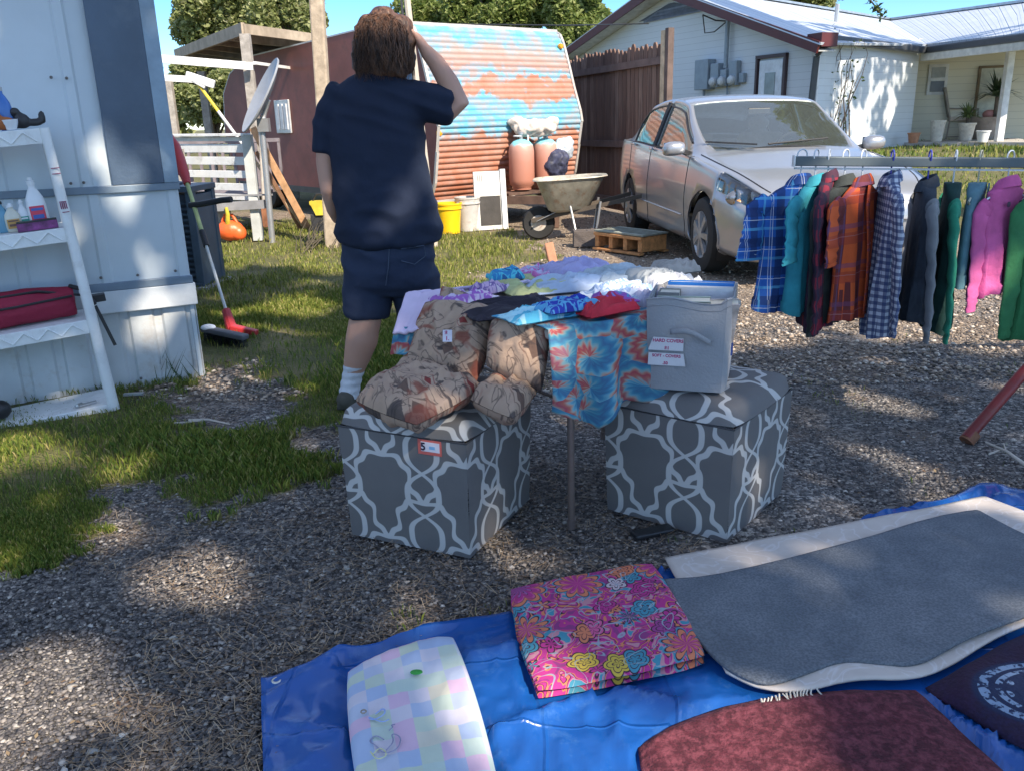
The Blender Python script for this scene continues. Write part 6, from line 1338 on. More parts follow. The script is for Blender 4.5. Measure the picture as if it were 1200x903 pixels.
pile(632, 324, .0, .17, .20, .05, 1.0, 4, splotch('pink_blue_print', (.50, .45, .62), (.55, .15, .38), (.35, .50, .62), 26), 'pink and pale blue printed top near the back of the heap')
pile(675, 318, .02, .26, .20, .06, .6, 5, C_('lavender_cloth', (.38, .36, .58)), 'crumpled lavender shirt forming the top of the heap at the back')
pile(672, 335, .0, .36, .22, .045, .3, 6, PBL, 'pale blue crumpled shirt in the middle of the heap')
pile(725, 326, .01, .30, .22, .05, .5, 7, C_('grey_blue_cloth', (.40, .47, .52)), 'pale grey-blue shirt right of the lavender shirt')
pile(735, 345, .0, .28, .24, .045, .9, 8, splotch('blue_white_print', (.45, .52, .62), (.22, .32, .50), (.55, .60, .66), 22), 'white and blue striped shirt beside the fabric bin')
pile(765, 329, .02, .16, .22, .05, .2, 9, C_('grey_knit', (.34, .36, .36)), 'light grey knitted top near the right end of the heap')
pile(790, 318, .03, .17, .12, .07, .5, 10, C_('taupe_roll', (.36, .33, .30)), 'rolled taupe shirt at the right rear corner of the table')
pile(790, 333, .02, .22, .10, .05, .5, 11, C_('white_roll', (.68, .66, .64)), 'rolled white shirt in front of the taupe roll')
pile(600, 362, .0, .36, .22, .03, .45, 12, C_('black_cloth', (.025, .02, .032), .4), 'flat black top lying across the middle of the table')
pile(640, 368, .015, .30, .16, .025, .5, 13, splotch('aqua_dye', (.10, .45, .60), (.40, .68, .75), (.05, .30, .50), 8), 'aqua tie-dye shirt folded on the front edge of the table')
pile(665, 360, .035, .20, .13, .035, .5, 14, splotch('blue_floral', (.02, .04, .35), (.10, .35, .60), (.02, .03, .28), 24), 'bright blue floral swimsuit on top of the aqua tie-dye shirt')
pile(705, 363, .02, .20, .14, .035, .6, 15, C_('red_cloth', (.50, .02, .04)), 'crumpled red top behind the hanging tie-dye spread')
pile(720, 352, .03, .14, .10, .02, .3, 16, splotch('red_blue_print', (.45, .03, .08), (.30, .10, .40), (.10, .30, .50), 20), 'small red and violet printed top next to the red top')
pile(760, 350, .0, .14, .26, .05, .2, 17, C_('pale_violet', (.42, .42, .55)), 'pale violet shirt hanging towards the fabric bin')
pile(575, 340, .01, .14, .10, .03, .9, 18, splotch('mauve_print', (.50, .35, .50), (.18, .12, .30), (.60, .50, .58), 28), 'small mauve printed top behind the violet printed top')
# ------------------------------------------------------------ cushions
def pillow(P4, T, mat, label, seed, name='cushion', cat='cushion', group=None, p=3.0, wr=.010, uvs=None, n=56, build=True, rnd=.06, M0=None):
    a, b, c_, d_ = [V(q) for q in P4]; nr = (b-a).cross(d_-a).normalized(); m = MB(); L = (b-a).length; W_ = (d_-a).length; uvs = uvs or (L, W_)
    def f(u, v, s):
        x_, y_ = u*2-1, v*2-1; k = 1-rnd*(abs(x_*y_))**2; uu, vv = .5+x_*k/2, .5+y_*k/2
        q = a*(1-uu)*(1-vv)+b*uu*(1-vv)+c_*uu*vv+d_*(1-uu)*vv; e = max(0, (1-abs(x_)**p)*(1-abs(y_)**p))**.5
        h = T/2*e; 
        if wr: h += wr*e**.5*((ridge((u*L*9+seed+.8*noise.noise(V((u*3, v*3, seed))), v*W_*7, seed*3.1), 1)-.3)*.9+.5*ridge((u*L*20+seed, v*W_*9, 7.), 1))+wr*.7*e**.5*fbm((u*L*22+seed, v*W_*12, s), 1, 2)
        return q+nr*s*max(h, .0008)
    m.grid(n, n, lambda u, v: f(u, v, 1), uvs=uvs); m.grid(n, n, lambda u, v: f(1-u, v, -1), uvs=uvs)
    bot = None
    o = m.build(name, mat, None, smooth=180)
    return tag(o, label, cat, group)
CG = 'brown patterned cushions'
Zl = .475
pillow([G(413, 470, Zl+.055), G(488, 500, Zl+.04), G(572, 452, Zl+.075), G(474, 424, Zl+.075)], .10, AZT, 'brown patterned seat cushion lying wrinkled on the left ottoman, frontmost of the cushions', 1, group=CG, wr=.020, n=90)
cA = pillow([D(474, 440, 2.76), D(560, 452, 2.64), D(582, 358, 2.80), D(497, 352, 2.94)], .11, AZT, 'brown patterned cushion standing upright with a white price tag', 2, group=CG, wr=.019, n=90)
pillow([D(568, 430, 2.62), D(636, 462, 2.54), D(647, 378, 2.60), D(575, 372, 2.72)], .10, AZT, 'rust-brown patterned cushion standing against the table corner, right of the cushion with the price tag', 3, group=CG, wr=.012)
pillow([G(548, 468, Zl+.06), G(602, 492, Zl+.03), G(632, 458, Zl+.05), G(585, 436, Zl+.07)], .10, AZT, 'patterned cushion lying flat in a sun patch on the right of the left ottoman', 4, group=CG, wr=.014)
pillow([D(512, 372, 2.97), D(560, 372, 2.93), D(552, 345, 3.0), D(518, 334, 3.02)], .06, AZT, 'corner of a brown patterned cushion poking up behind the upright cushions on the table', 5, group=CG, wr=.015)
pg = D(525, 391, 2.69); Mt = frame(pg+V((0, -.035, 0)), V((1, -.12, -.02)), z=V((-.1, -1, .35)).normalized())
Mtag = frame(pg+V((0, -.030, 0)), V((1, -.12, 0)), z=V((-.12, -1, .3)).normalized()); tgo = thing('price_tag', 'small white price tag pinned to the upright brown cushion', 'price tag', Mtag)
MB().box((0, 0, 0), (.030, .038, .002)).build('paper', mk('tag_white', (.62, .60, .68), .6), tgo, local=True); text('$', Mtag @ Matrix.Translation((-.004, .009, .0015)), .018, INKR, tgo, ext=.0003); text('1.', Mtag @ Matrix.Translation((0, -.009, .0015)), .018, INKR, tgo, ext=.0003)
# ------------------------------------------------------------ grey fabric bin with books
b0, b1, b2 = G(758, 456, .487), G(849, 462, .487), G(882, 434, .487); bx_ = b1-b0; by_ = b2-b1; MBn = frame(b0, bx_); LX = bx_.length; LY = .30; HB = .30
bn = thing('fabric_bin', 'grey fabric storage bin full of books standing on the right ottoman', 'storage bin', MBn)
BF = mk('bin_fabric', (.29, .30, .315), .9, ns=4, amt=.12, bump=.3, bs=120)
def brect(z_, g, n=9, wob=0):
    r_ = []
    c4 = [(-g, -g), (LX+g, -g), (LX+g, LY+g), (-g, LY+g)]
    for i in range(4):
        (xa, ya), (xb, yb) = c4[i], c4[(i+1) % 4]; nx_, ny_ = (yb-ya), -(xb-xa); l_ = sqrt(nx_*nx_+ny_*ny_)
        for k in range(n):
            f = k/n; w_ = wob*sin(f*pi)*(1+.6*sin(f*9+i)); c_ = .012*(abs(2*f-1)**8)
            r_.append((xa+(xb-xa)*f+nx_/l_*(w_-c_), ya+(yb-ya)*f+ny_/l_*(w_-c_), z_+.010*sin(f*pi*2+i*1.7)*(z_/HB)**3))
    return r_
m = MB(); m.loft([brect(0, -.012), brect(.004, 0), brect(.08, .002, wob=.004), brect(.16, .004, wob=.005), brect(.24, .006, wob=.003), brect(HB, .008, wob=-.004), brect(HB+.002, .004, wob=-.004), brect(.2, .0, wob=.004), brect(.03, -.008)]); m.build('sides', BF, bn, local=True, smooth=50)
m = MB(); rr_ = brect(HB-.022, .0085, wob=-.002); m.tube([V(p) for p in rr_]+[V(rr_[0])], .0016, 4); m.tube([V(p)+V((0, 0, .022)) for p in rr_]+[V(rr_[0])+V((0, 0, .022))], .002, 5); m.build('hem_stitching', mk('bin_stitch', (.30, .31, .33), .9), bn, local=True)
m = MB(); m.grid(16, 2, lambda u, v: (.075+.125*u, -.022-.026*sin(u*pi), .205-.012*abs(2*u-1)**1.5-.03*u+.024*sin(u*pi)*.5+.018*v)); m.build('handle', BF, bn, local=True, smooth=180, solid=.004)
Mf = MBn @ Matrix.Translation((0, -.017, 0)) @ Matrix.Rotation(pi/2, 4, 'X')
PAP = mk('paper_note', (.58, .58, .60), .7, amt=.08)
def note(pts, t1, t2, cy, x0, s1_, nm):
    m = MB(); m.T = Mf; m.prism(pts, Matrix(), .0016); n_ = m.build('paper_note', PAP, bn); text(t1, Mf @ Matrix.Translation((x0, cy+.011, .002)), s1_, INKR, n_, ext=.0004); text(t2, Mf @ Matrix.Translation((x0-.003, cy-.013, .002)), s1_*1.05, INKR, n_, ext=.0004)
note([(.004, .140), (.116, .140), (.116, .181), (.020, .183)], 'HARD COVERS', '$1', .161, .067, .0145, 1)
note([(.004, .090), (.124, .090), (.117, .131), (.006, .131)], 'SOFT - COVERS', '.50', .111, .063, .0132, 2)
def book(x_, y_, z_, sx_, sy_, sz_, mat, label, tilt=0, yaw=0, pages=True):
    M = MBn @ Matrix.Translation((x_, y_, z_)) @ rz(yaw) @ Matrix.Rotation(tilt, 4, 'X'); b = thing('book', label, 'book', M, 'books in the fabric bin')
    MB().box((0, -sy_/2+.0015, 0), (sx_, .003, sz_)).box((0, sy_/2-.0015, 0), (sx_, .003, sz_)).box((-sx_/2+.0015, 0, 0), (.003, sy_-.0065, sz_)).build('cover', mat, b, local=True)
    MB().box((.001, 0, 0), (sx_-.008, sy_-.0068, sz_-.008)).build('pages', mk('pages', (.62, .58, .48), .8, bs=200), b, local=True)
book(.14, .255, .215, .22, .035, .20, mk('book_blue', (.02, .16, .50), .4), 'large blue hardback book at the back of the fabric bin')
book(.14, .215, .21, .22, .03, .19, mk('book_white', (.60, .60, .62), .4), 'large white hardback book in front of the blue book in the bin')
book(.10, .10, .20, .17, .03, .21, mk('book_sage', (.34, .40, .34), .5), 'sage green paperback leaning at the front left of the bin', tilt=.45, yaw=.1)
book(.215, .12, .19, .10, .03, .22, mk('book_cover_print', (.50, .46, .44), .4, ns=20, amt=.6), 'white paperback with a printed picture at the front right of the bin', tilt=.5, yaw=.25)
book(.16, .16, .18, .2, .03, .18, mk('book_navy', (.02, .05, .22), .4), 'dark navy book in the middle of the bin')
book(.045, .17, .22, .07, .05, .16, mk('book_grey', (.28, .27, .25), .6), 'grey-brown book at the left of the bin', tilt=.1)
book(.15, .285, .25, .22, .02, .12, mk('book_peach', (.62, .48, .38), .5), 'thin peach book behind the blue book')
# black strap under ottoman
q = G(765, 627); o = MB().bar(q+V((-.07, -.02, .012)), q+V((.07, .03, .012)), .05, .018).build('rubber_foot', BLACK, None, bev=.006); tag(o, 'flat black rubber piece on the gravel against the right ottoman', 'rubber piece')
# ------------------------------------------------------------ tarpaulin and what lies on it
TZr = .010
def coons(top, bot, n=60, k=40, fz=None, uvs=(1, 1), z=.01):
    def along(c_, u):
        L = [0]
        for a, b in zip(c_[:-1], c_[1:]): L.append(L[-1]+(V(b)-V(a)).length)
        s = u*L[-1]
        for i in range(len(c_)-1):
            if s <= L[i+1]+1e-9: return V(c_[i]).lerp(V(c_[i+1]), (s-L[i])/(L[i+1]-L[i]))
        return V(c_[-1])
    m = MB()
    def f(u, v):
        p = along(bot, u).lerp(along(top, u), v); p.z += z+(fz(u, v, p) if fz else 0); return p
    m.grid(n, k, f, uvs=uvs); return m
def gl(l, z=0): return [G(x, y, z) for x, y in l]
def chaikin(p, n=2):
    for _ in range(n):
        q = [p[0]]
        for a, b in zip(p[:-1], p[1:]): q += [a.lerp(b, .25), a.lerp(b, .75)]
        p = q+[p[-1]]
    return p
t = NT('blue_tarp'); o = t.obj(); n = t.noise(o, 5, 5, .6); c = t.mix(n, (.005, .060, .25), (.009, .095, .36)); 
c = t.mix(t.ramp(t.noise(o, 11, 5, .7), [(.56, (0, 0, 0)), (.72, (.4, .4, .4))]), c, (.08, .20, .42)); t.bump(t.noise(o, 6, 3, .5, .2), .35, .03); 
t2 = t.n['Bump'] if 'Bump' in t.n else None; sx_ = t.add('SeparateXYZ'); t.link(o, sx_.inputs[0]); fl_ = None
for ax, per, ph in ((0, .31, .12), (1, .27, .4)):
    wq = t.math('ADD', t.math('DIVIDE', sx_.outputs[ax], per), t.math('MULTIPLY', t.noise(o, 1.5, 2), .35)); cr1 = t.ramp(t.math('ABSOLUTE', t.math('SUBTRACT', t.math('FRACT', t.math('ADD', wq, 20+ph)), .5)), [(0, (1, 1, 1)), (.022, (0, 0, 0))]); fl_ = cr1 if fl_ is None else t.math('ADD', fl_, cr1)
b2 = t.add('Bump', Strength=.55, Distance=.006); t.link(fl_, b2.inputs['Height']); t.link(t2.outputs[0], b2.inputs['Normal']); t.link(b2.outputs[0], t.b.inputs['Normal'])
TARP = t.fin(c, .26, Specular_IOR_Level=.6)
TT_ = [G(307, 803), G(430, 765), G(540, 731), G(600, 722), G(690, 697), G(770, 672), G(900, 640), G(1010, 612), G(1100, 590), G(1150, 572), G(1200, 578), G(1330, 575)]
UNDER = [gp(l) for l in ([(398, 782), (534, 738), (612, 990), (422, 990)], [(592, 700), (770, 668), (836, 790), (624, 836)], [(770, 660), (1150, 584), (1205, 606), (1330, 650), (1330, 700), (1215, 750), (1075, 824), (938, 836), (838, 812)], [(742, 890), (790, 850), (870, 824), (960, 812), (1078, 811), (1170, 900), (1290, 1020), (1100, 1060), (760, 1060)], [(1078, 811), (1130, 784), (1215, 736), (1340, 680), (1340, 965), (1215, 900), (1125, 846)])]
def tz(u, v, p):
    k = 1.0
    for sp in UNDER:
        if bool(inpoly(np.array([p.x]), np.array([p.y]), sp)[0]): k = .0
    cr_ = .020*max(0, ridge((p.x*2.2+.6*noise.noise(p*2), p.y*3.6, 1), 1))**5+.012*max(0, ridge((p.x*4.2, p.y*2.6, 4), 1))**4+.008*max(0, ridge((p.x*9+noise.noise(p*3), p.y*7, 9), 1))**4+.008*abs(fbm((p.x*5, p.y*5, 3), 1, 3))
    return k*cr_+.022*max(0, 1-abs(v-.985)*40)*(.4+.6*noise.noise(V((u*9, 0, 0))))*k
tp_ = coons(TT_, gl([(318, 1300), (800, 1300), (1500, 1300)]), 200, 90, tz)
trp = thing('tarpaulin', 'bright blue plastic tarpaulin spread over the gravel', 'tarpaulin', G(760, 850)); tp_.build('sheet', TARP, trp, smooth=180, solid=.0015)
for px, py in ((321, 803), (933, 633), (1175, 588)):
    q = G(px, py)+V((.012 if px < 400 else 0, -.012, .024)); MB().tube([q+V((.010*cos(a), .010*sin(a), 0)) for a in [k*pi/8 for k in range(17)]], .0035, 6, caps=False).build('grommet', mk('grommet', (.7, .68, .6), .3, metal=.8), trp, smooth=180)
# patchwork quilt
Q = [G(428, 1010, .03), G(606, 990, .03), G(536, 742, .03), G(400, 786, .03)]
ql = pillow(Q, .045, PAS, 'folded pastel patchwork baby quilt with small embroidery, at the left end of the tarpaulin', 6, 'patchwork_quilt', 'quilt', None, p=10, wr=.006, rnd=.10)
ql.location.z += .012
EMB = thing('embroidery_patch', 'small blue, yellow and grey embroidered squiggles on the pastel quilt', 'embroidery', G(445, 850, .065)); rr = random.Random(5)
for mat_, pts in ((mk('thread_grey', (.25, .24, .34), .8), [(453, 878), (462, 868), (458, 858), (470, 862), (468, 874), (460, 880), (448, 882), (440, 872), (432, 868), (440, 860), (450, 866)]), (mk('thread_blue', (.30, .40, .72), .8), [(440, 836), (450, 828), (452, 836), (436, 844), (430, 838), (448, 846), (456, 842)]), (mk('thread_yellow', (.55, .55, .30), .8), [(436, 884), (446, 874), (455, 884), (442, 890), (434, 880)]), (mk('thread_grey', (.25, .24, .34), .8), [(456, 855), (461, 851), (458, 849), (463, 848)])):
    c_ = chaikin([G(x, y, .0745) for x, y in pts]); MB().tube(c_, .0016, 4).build('thread', mat_, EMB)
q = G(488, 787, .075); m = MB(); m.lathe([(.001, .003), (.012, .002), (.013, 0)], Matrix.Translation(q) @ Matrix.Diagonal((1.2, .75, 1, 1)), 12); tag(m.build('green_leaf', mk('leaf_green', (.03, .28, .04), .6), None), 'single small green leaf lying on the pastel quilt', 'leaf')
q = G(426, 833, .076); tag(MB().tube([q+V((.006*cos(a), .006*sin(a), 0)) for a in [k*pi/6 for k in range(13)]], .0018, 5, caps=False).build('button_ring', mk('ring_brown', (.3, .25, .2), .5), None), 'tiny brown ring lying on the pastel quilt', 'ring')
# pink floral folded fabric: three folds
base_l = [G(627, 832, .0), G(832, 788, .0), G(766, 672, .0), G(594, 704, .0)]
fo = thing('floral_blanket', 'folded fleece blanket with a pink, orange and teal flower print', 'blanket', G(710, 760))
for k in range(2):
    a, b, c_, d_ = base_l; z0 = .012+k*.022; m = MB(); sh_ = .004*k; nn = 50
    def f(u, v, s, k=k, z0=z0):
        x_, y_ = u*2-1, v*2-1; kk = 1-.05*(abs(x_*y_))**3; uu, vv = .5+x_*kk/2, .5+y_*kk/2; q = a*(1-uu)*(1-vv)+b*uu*(1-vv)+c_*uu*vv+d_*(1-uu)*vv
        e = max(0, (1-abs(x_)**12)*(1-abs(y_)**12))**.5; q = q+V((noise.noise(V((v*3, k*7, 0)))*.006, noise.noise(V((u*3, k*7, 5)))*.008, 0))
        return q+V((0, 0, z0+.011+s*.011*e+(.006*fbm((u*3, v*3, k), 1, 2)*e if s > 0 and k == 1 else 0)))
    m.grid(nn, nn, lambda u, v: f(u, v, 1), uvs=(.48, .48)); m.grid(nn, nn, lambda u, v: f(1-u, v, -1), uvs=(.48, .48)); m.build('fold', FLO, fo, smooth=180)
# cream backing rug + grey rug
CREAM = NT('cream_backing'); o = CREAM.obj(); c = CREAM.mix(CREAM.noise(o, 9, 5), (.42, .37, .33), (.62, .56, .50)); c = CREAM.mix(CREAM.ramp(CREAM.noise(o, 6, 2, .5, 2), [(.47, (0, 0, 0)), (.5, (.5, .5, .5)), (.53, (0, 0, 0))]), c, (.66, .64, .64)); CREAM.bump(CREAM.noise(o, 60, 3), .4, .005); CRM = CREAM.fin(c, .95)
cr_ = coons(chaikin(gl([(779, 664), (880, 645), (1000, 622), (1100, 603), (1150, 590), (1156, 592), (1205, 612), (1330, 660)]), 1), chaikin(gl([(850, 801), (888, 821), (938, 825), (1000, 808), (1068, 811), (1110, 795), (1160, 762), (1210, 740), (1330, 688)])), 90, 50, lambda u, v, p: .004*fbm((p.x*4, p.y*4, 7), 1, 2)+.018, z=.016)
o = cr_.build('cream_mat', CRM, None, smooth=180, solid=.006); tag(o, 'cream mat with a faint pattern lying on the tarpaulin beneath the grey rug', 'mat')
RG = towel('grey_rug_weave', (.12, .14, .165), (.18, .20, .225), 150, .8, 8)
def rgz(u, v, p): return .030+.006*fbm((p.x*3, p.y*3, 11), 1, 2)+.008*max(0, sin(u*9+2))*max(0, 1-v*5)
rg = coons(chaikin(gl([(778, 694), (830, 690), (900, 676), (1010, 645), (1090, 620), (1142, 610), (1148, 613), (1200, 642), (1330, 700)], 0), 1), chaikin(gl([(806, 752), (838, 792), (868, 812), (900, 822), (945, 805), (985, 789), (1030, 794), (1070, 798), (1110, 778), (1160, 755), (1210, 737), (1330, 680)], 0)), 120, 60, rgz, z=.012)
rt = thing('grey_rug', 'dark grey-blue woven rug lying across the right side of the tarpaulin', 'rug', G(980, 720)); rg.build('weave', RG, rt, smooth=180, solid=.009)
m = MB(); rr = random.Random(9)
for k in range(16):
    q = G(892+k*4.2, 818-k*1.0+rr.uniform(-1, 1), .035); m.tube([q, q+V((rr.uniform(-.01, .012), -.018, -.004)), q+V((rr.uniform(-.015, .02), -.036, -.014))], .0022, 4)
q = G(902, 822, .03); m.tube([q, q+V((.02, -.03, 0)), q+V((.01, -.05, .0)), q+V((.03, -.06, 0))], .0018, 4); m.build('fringe', mk('fringe', (.6, .57, .5), .9), rt)
# towels
def burg_x(t, o, c):
    return t.mix(t.ramp(t.noise(o, 38, 5, .7, .3), [(.45, (0, 0, 0)), (.62, (.8, .8, .8))]), c, (.19, .045, .06))
BG = towel('burgundy_terry', (.060, .008, .016), (.10, .014, .024), 120, .9, 5, burg_x)
bt_ = coons(chaikin(gl([(748, 884), (796, 853), (868, 830), (960, 818), (1072, 815)]), 1), chaikin(gl([(770, 1050), (900, 1060), (1100, 1050), (1290, 1020)])), 90, 70, lambda u, v, p: .019*min(1, v and (1-v)*14+.15)*min(1, u*14+.15)*min(1, (1-u)*10+.1)+.006*fbm((p.x*5, p.y*5, 2), 1, 3), z=.012)
o = bt_.build('burgundy_towel', BG, None, smooth=180, solid=.008); tag(o, 'folded burgundy bath towel at the bottom edge of the photo', 'towel')
def navy_x(t, o, c):
    s = t.add('SeparateXYZ'); t.link(o, s.inputs[0])
    v = t.add('TexVoronoi', Scale=30.0); t.link(o, v.inputs[0]); v2 = t.math('LESS_THAN', v.outputs['Distance'], .33)
    cx, cy = CEN.x, CEN.y
    dx = t.math('SUBTRACT', s.outputs[0], cx); dy = t.math('MULTIPLY', t.math('SUBTRACT', s.outputs[1], cy), 1.6); d = t.math('SQRT', t.math('ADD', t.math('MULTIPLY', dx, dx), t.math('MULTIPLY', dy, dy)))
    ring_ = t.math('LESS_THAN', t.math('ABSOLUTE', t.math('SUBTRACT', d, .17)), .012); r2 = t.math('LESS_THAN', t.math('ABSOLUTE', t.math('SUBTRACT', d, .135)), .008); ins = t.math('MULTIPLY', t.math('LESS_THAN', d, .12), v2)
    a = t.math('MINIMUM', t.math('ADD', t.math('ADD', ring_, r2), ins), 1.0); c = t.mix(t.ramp(d, [(.19, (0, 0, 0)), (.20, (1, 1, 1)), (.26, (1, 1, 1)), (.30, (1, 1, 1))]), (.012, .02, .06), c); return t.mix(t.math('MULTIPLY', a, t.ramp(t.noise(o, 70, 2), [(.42, (0, 0, 0)), (.5, (1, 1, 1))])), c, (.22, .30, .42))
ctr = G(1180, 800); CEN = V((G(1238, 832).x-ctr.x, G(1238, 832).y-ctr.y, 0))
NV_ = towel('navy_jacquard', (.03, .006, .03), (.008, .012, .05), 110, .9, 3, navy_x)
nt_ = coons(chaikin(gl([(1084, 813), (1130, 790), (1175, 762), (1215, 742), (1340, 690)])), chaikin(gl([(1092, 822), (1130, 842), (1165, 868), (1215, 892), (1340, 960)])), 70, 50, lambda u, v, p: .034*min(1, (1-abs(2*v-1)**3)*1.0)**.6*min(1, u*6+.05)+.004*fbm((p.x*5, p.y*5, 2), 1, 3), z=.014)
nt_.v = [tuple(V(p)) for p in nt_.v]; o = nt_.build('navy_towel', NV_, None, smooth=180, at=V((ctr.x, ctr.y, 0)), solid=.006); tag(o, 'folded navy towel with a pale blue woven medallion, at the right edge', 'towel')
# ------------------------------------------------------------ hangers + hanging clothes
def hanger(M, mat, label):
    h = thing('clothes_hanger', label, 'hanger', M, 'hangers on the rack bar')
    MB().tube([(.0+.026*cos(a), 0, -.002+.026*sin(a)) for a in [radians(-40+k*20) for k in range(14)]]+[(0, 0, -.045), (0, 0, -.125)], .0035, 6).build('hook', mat, h, local=True, smooth=60)
    MB().tube([(0, 0, -.125), (-.08, 0, -.150), (-.15, 0, -.180), (-.14, 0, -.19), (0, 0, -.19), (.14, 0, -.19), (.15, 0, -.180), (.08, 0, -.150), (0, 0, -.125)], .0045, 6).build('shoulder_bar', mat, h, local=True, smooth=60)
    return h
def garment(px, yaw, Ln, mat, label, hmat, hlabel, sleeve='short', hw=.205, dep=.055, name='hanging_shirt', cat='shirt', seed=0, collar=True, mat2=None, drop=0, swing=0, placket=None, squeeze=1.0, hood=False):
    f = (px-931)/(1200-931); p = bl+(D(1200, 191, 3.75)-bl)*f; p = V((p.x, p.y, p.z+.026)); ax = V((-cos(yaw), -sin(yaw), 0))
    M = frame(p, -ax)@Matrix.Rotation(swing, 4, 'Y')
    hanger(M, hmat, hlabel)
    rt_ = thing(name, label, cat, M @ Matrix.Translation((0, 0, -.112-drop)), 'clothes hanging on the rack'); m = MB(); N = 44; rr = random.Random(seed)
    Ln -= .04; prof_ = [(0, .055, .034), (.018, .075, .034), (.035, .12, .03), (.06, hw*.80, .026), (.085, hw*.90, .026), (.16, hw*.93, .03), (.28, hw*.90, dep*.75), (.42, hw*.90, dep*.8), (.55, hw*.93, dep*.9), (Ln-.05, hw*.95, dep*.95), (Ln-.008, hw*.96, dep*.95), (Ln, hw*.955, dep*.9)]
    prof_ = [q for q in prof_ if q[0] <= Ln or q[0] < .3]; rs = []
    fine = []
    for (z0, w0, d0), (z1, w1, d1) in zip(prof_[:-1], prof_[1:]):
        k = max(1, int((z1-z0)/.03))
        for j in range(k): g = j/k; fine.append((z0+(z1-z0)*g, w0+(w1-w0)*g, d0+(d1-d0)*g))
    fine.append(prof_[-1])
    for z_, w_, d_ in fine:
        g = min(1, max(0, (z_-.1)/.45)); r_ = []
        for k in range(N):
            a = 2*pi*k/N; q = 1+g*(.45*noise.noise(V((cos(a)*4+seed*3, sin(a)*2.2, z_*1.3)))+.38*sin(cos(a)*9+seed+z_*2.0)+.2*sin(cos(a)*21+seed*2+z_*3))
            x_ = w_*math.copysign(abs(cos(a))**.75, cos(a))*(1+g*.08*noise.noise(V((a, seed, z_*2))))*(1-(1-squeeze)*g); y_ = d_*math.copysign(abs(sin(a))**.8, sin(a))*q
            r_.append(V((x_+.012*g*sin(z_*7+seed), y_, -z_+(.012*cos(a*2+seed) if z_ > Ln-.02 else 0))))
        rs.append(r_)
    m.loft(rs, caps=False); m.f.append(tuple(range(N))[::-1]); m.uv.append(None); m.mi.append(0)
    m.build('torso', mat, rt_, local=True, smooth=75)
    if sleeve:
        for s_ in (-1, 1):
            L2 = .23 if sleeve == 'short' else min(.56, Ln-.04); sp_ = .055 if sleeve == 'short' else .03; fw = .0
            pts = [(s_*(hw*.80), 0, -.085), (s_*(hw+.01), .005, -.125), (s_*(hw+sp_*.6), .012*s_, -.12-L2*.45), (s_*(hw+sp_*1.0), .02*s_+fw, -.115-L2*.8), (s_*(hw+sp_), .02*s_+fw, -.10-L2)]
            ra = [(.024, .05), (.020, .064), (.015, .066), (.012, .066), (.011, .067)] if sleeve == 'short' else [(.024, .045), (.020, .055), (.014, .048), (.012, .040), (.010, .032)]
            # resample with wrinkles
            P2 = []; R2 = []
            for i in range(len(pts)-1):
                for j in range(5):
                    g = j/5; P2.append(V(pts[i]).lerp(V(pts[i+1]), g)+V((0, .004*sin(i*7+j*2.3+seed), 0))); R2.append((ra[i][0]*(1-g)+ra[i+1][0]*g+.003*sin(j*2+i*3+seed), ra[i][1]*(1-g)+ra[i+1][1]*g+.003*sin(j*2.7+i)))
            P2.append(V(pts[-1])); R2.append(ra[-1])
            ms = MB(); ms.tube(P2, [(b_, a_) for a_, b_ in R2], 20, caps=False, ref=(0, 1, 0)); ms.build('sleeve', mat2 or mat, rt_, local=True, smooth=75)
    if collar:
        mc = MB(); mc.loft([[V((w_*cos(a), d_*sin(a)-.0, z_+.016*sin(a)*fl_)) for a in [2*pi*k/24 for k in range(24)]] for w_, d_, z_, fl_ in ((.050, .034, -.012, -1), (.045, .030, .016, -1), (.048, .033, .022, -1), (.066, .044, .002, -1), (.080, .050, -.024, -1), (.075, .046, -.026, -1), (.05, .034, .0, -1))], caps=False); mc.build('collar', mat, rt_, local=True, smooth=60)
    if placket is not None:
        mp_ = MB(); sg = -1; NZ = 16; yy = lambda z_: -(itp([(0, .03), (.1, .028), (.28, dep*.8), (Ln, dep*1.0)], z_))-.014
        mp_.grid(2, NZ, lambda u, v: ((u-.5)*.03+.012*sin(v*Ln*7+seed), yy(v*Ln*.97), -v*Ln*.97)); pk_ = mp_.build('placket', mat, rt_, local=True, smooth=180, solid=.003)
        mb_ = MB()
        for k in range(6): z_ = .08+k*(Ln-.14)/5; mb_.lathe([(.001, .003), (.0055, .002), (.0055, 0)], frame(V((.012*sin(z_*7+seed), yy(z_)-.003, -z_)), V((1, 0, 0)), z=V((0, -1, 0))), 10)
        mb_.build('buttons', placket, pk_, local=True)
    if hood:
        for s_ in (-.018, .025): MB().lathe([(.001, .004), (.012, .003), (.012, 0)], frame(V((s_*2, -.04, -.085)), V((1, 0, 0)), z=V((0, -1, 0))), 10).build('hood_snap', mk('snap_dark', (.06, .03, .06), .5), rt_, local=True)
    return rt_
BLUEP = plaid('blue_plaid', (.02, .12, .45), [(0, .13, .30, 0, (.01, .025, .10), .75), (1, .13, .30, .1, (.01, .025, .10), .7), (0, .13, .07, .5, (.10, .38, .62), .7), (1, .13, .09, .55, (.10, .38, .62), .7), (0, .13, .02, .12, (.62, .62, .66), .9), (1, .13, .022, .22, (.62, .62, .66), .9), (0, .13, .02, .2, (.55, .56, .6), .8)])
REDP_ = plaid('red_buffalo', (.20, .012, .03), [(0, .10, .5, 0, (.014, .012, .03), .85), (1, .10, .5, 0, (.014, .012, .03), .8)])
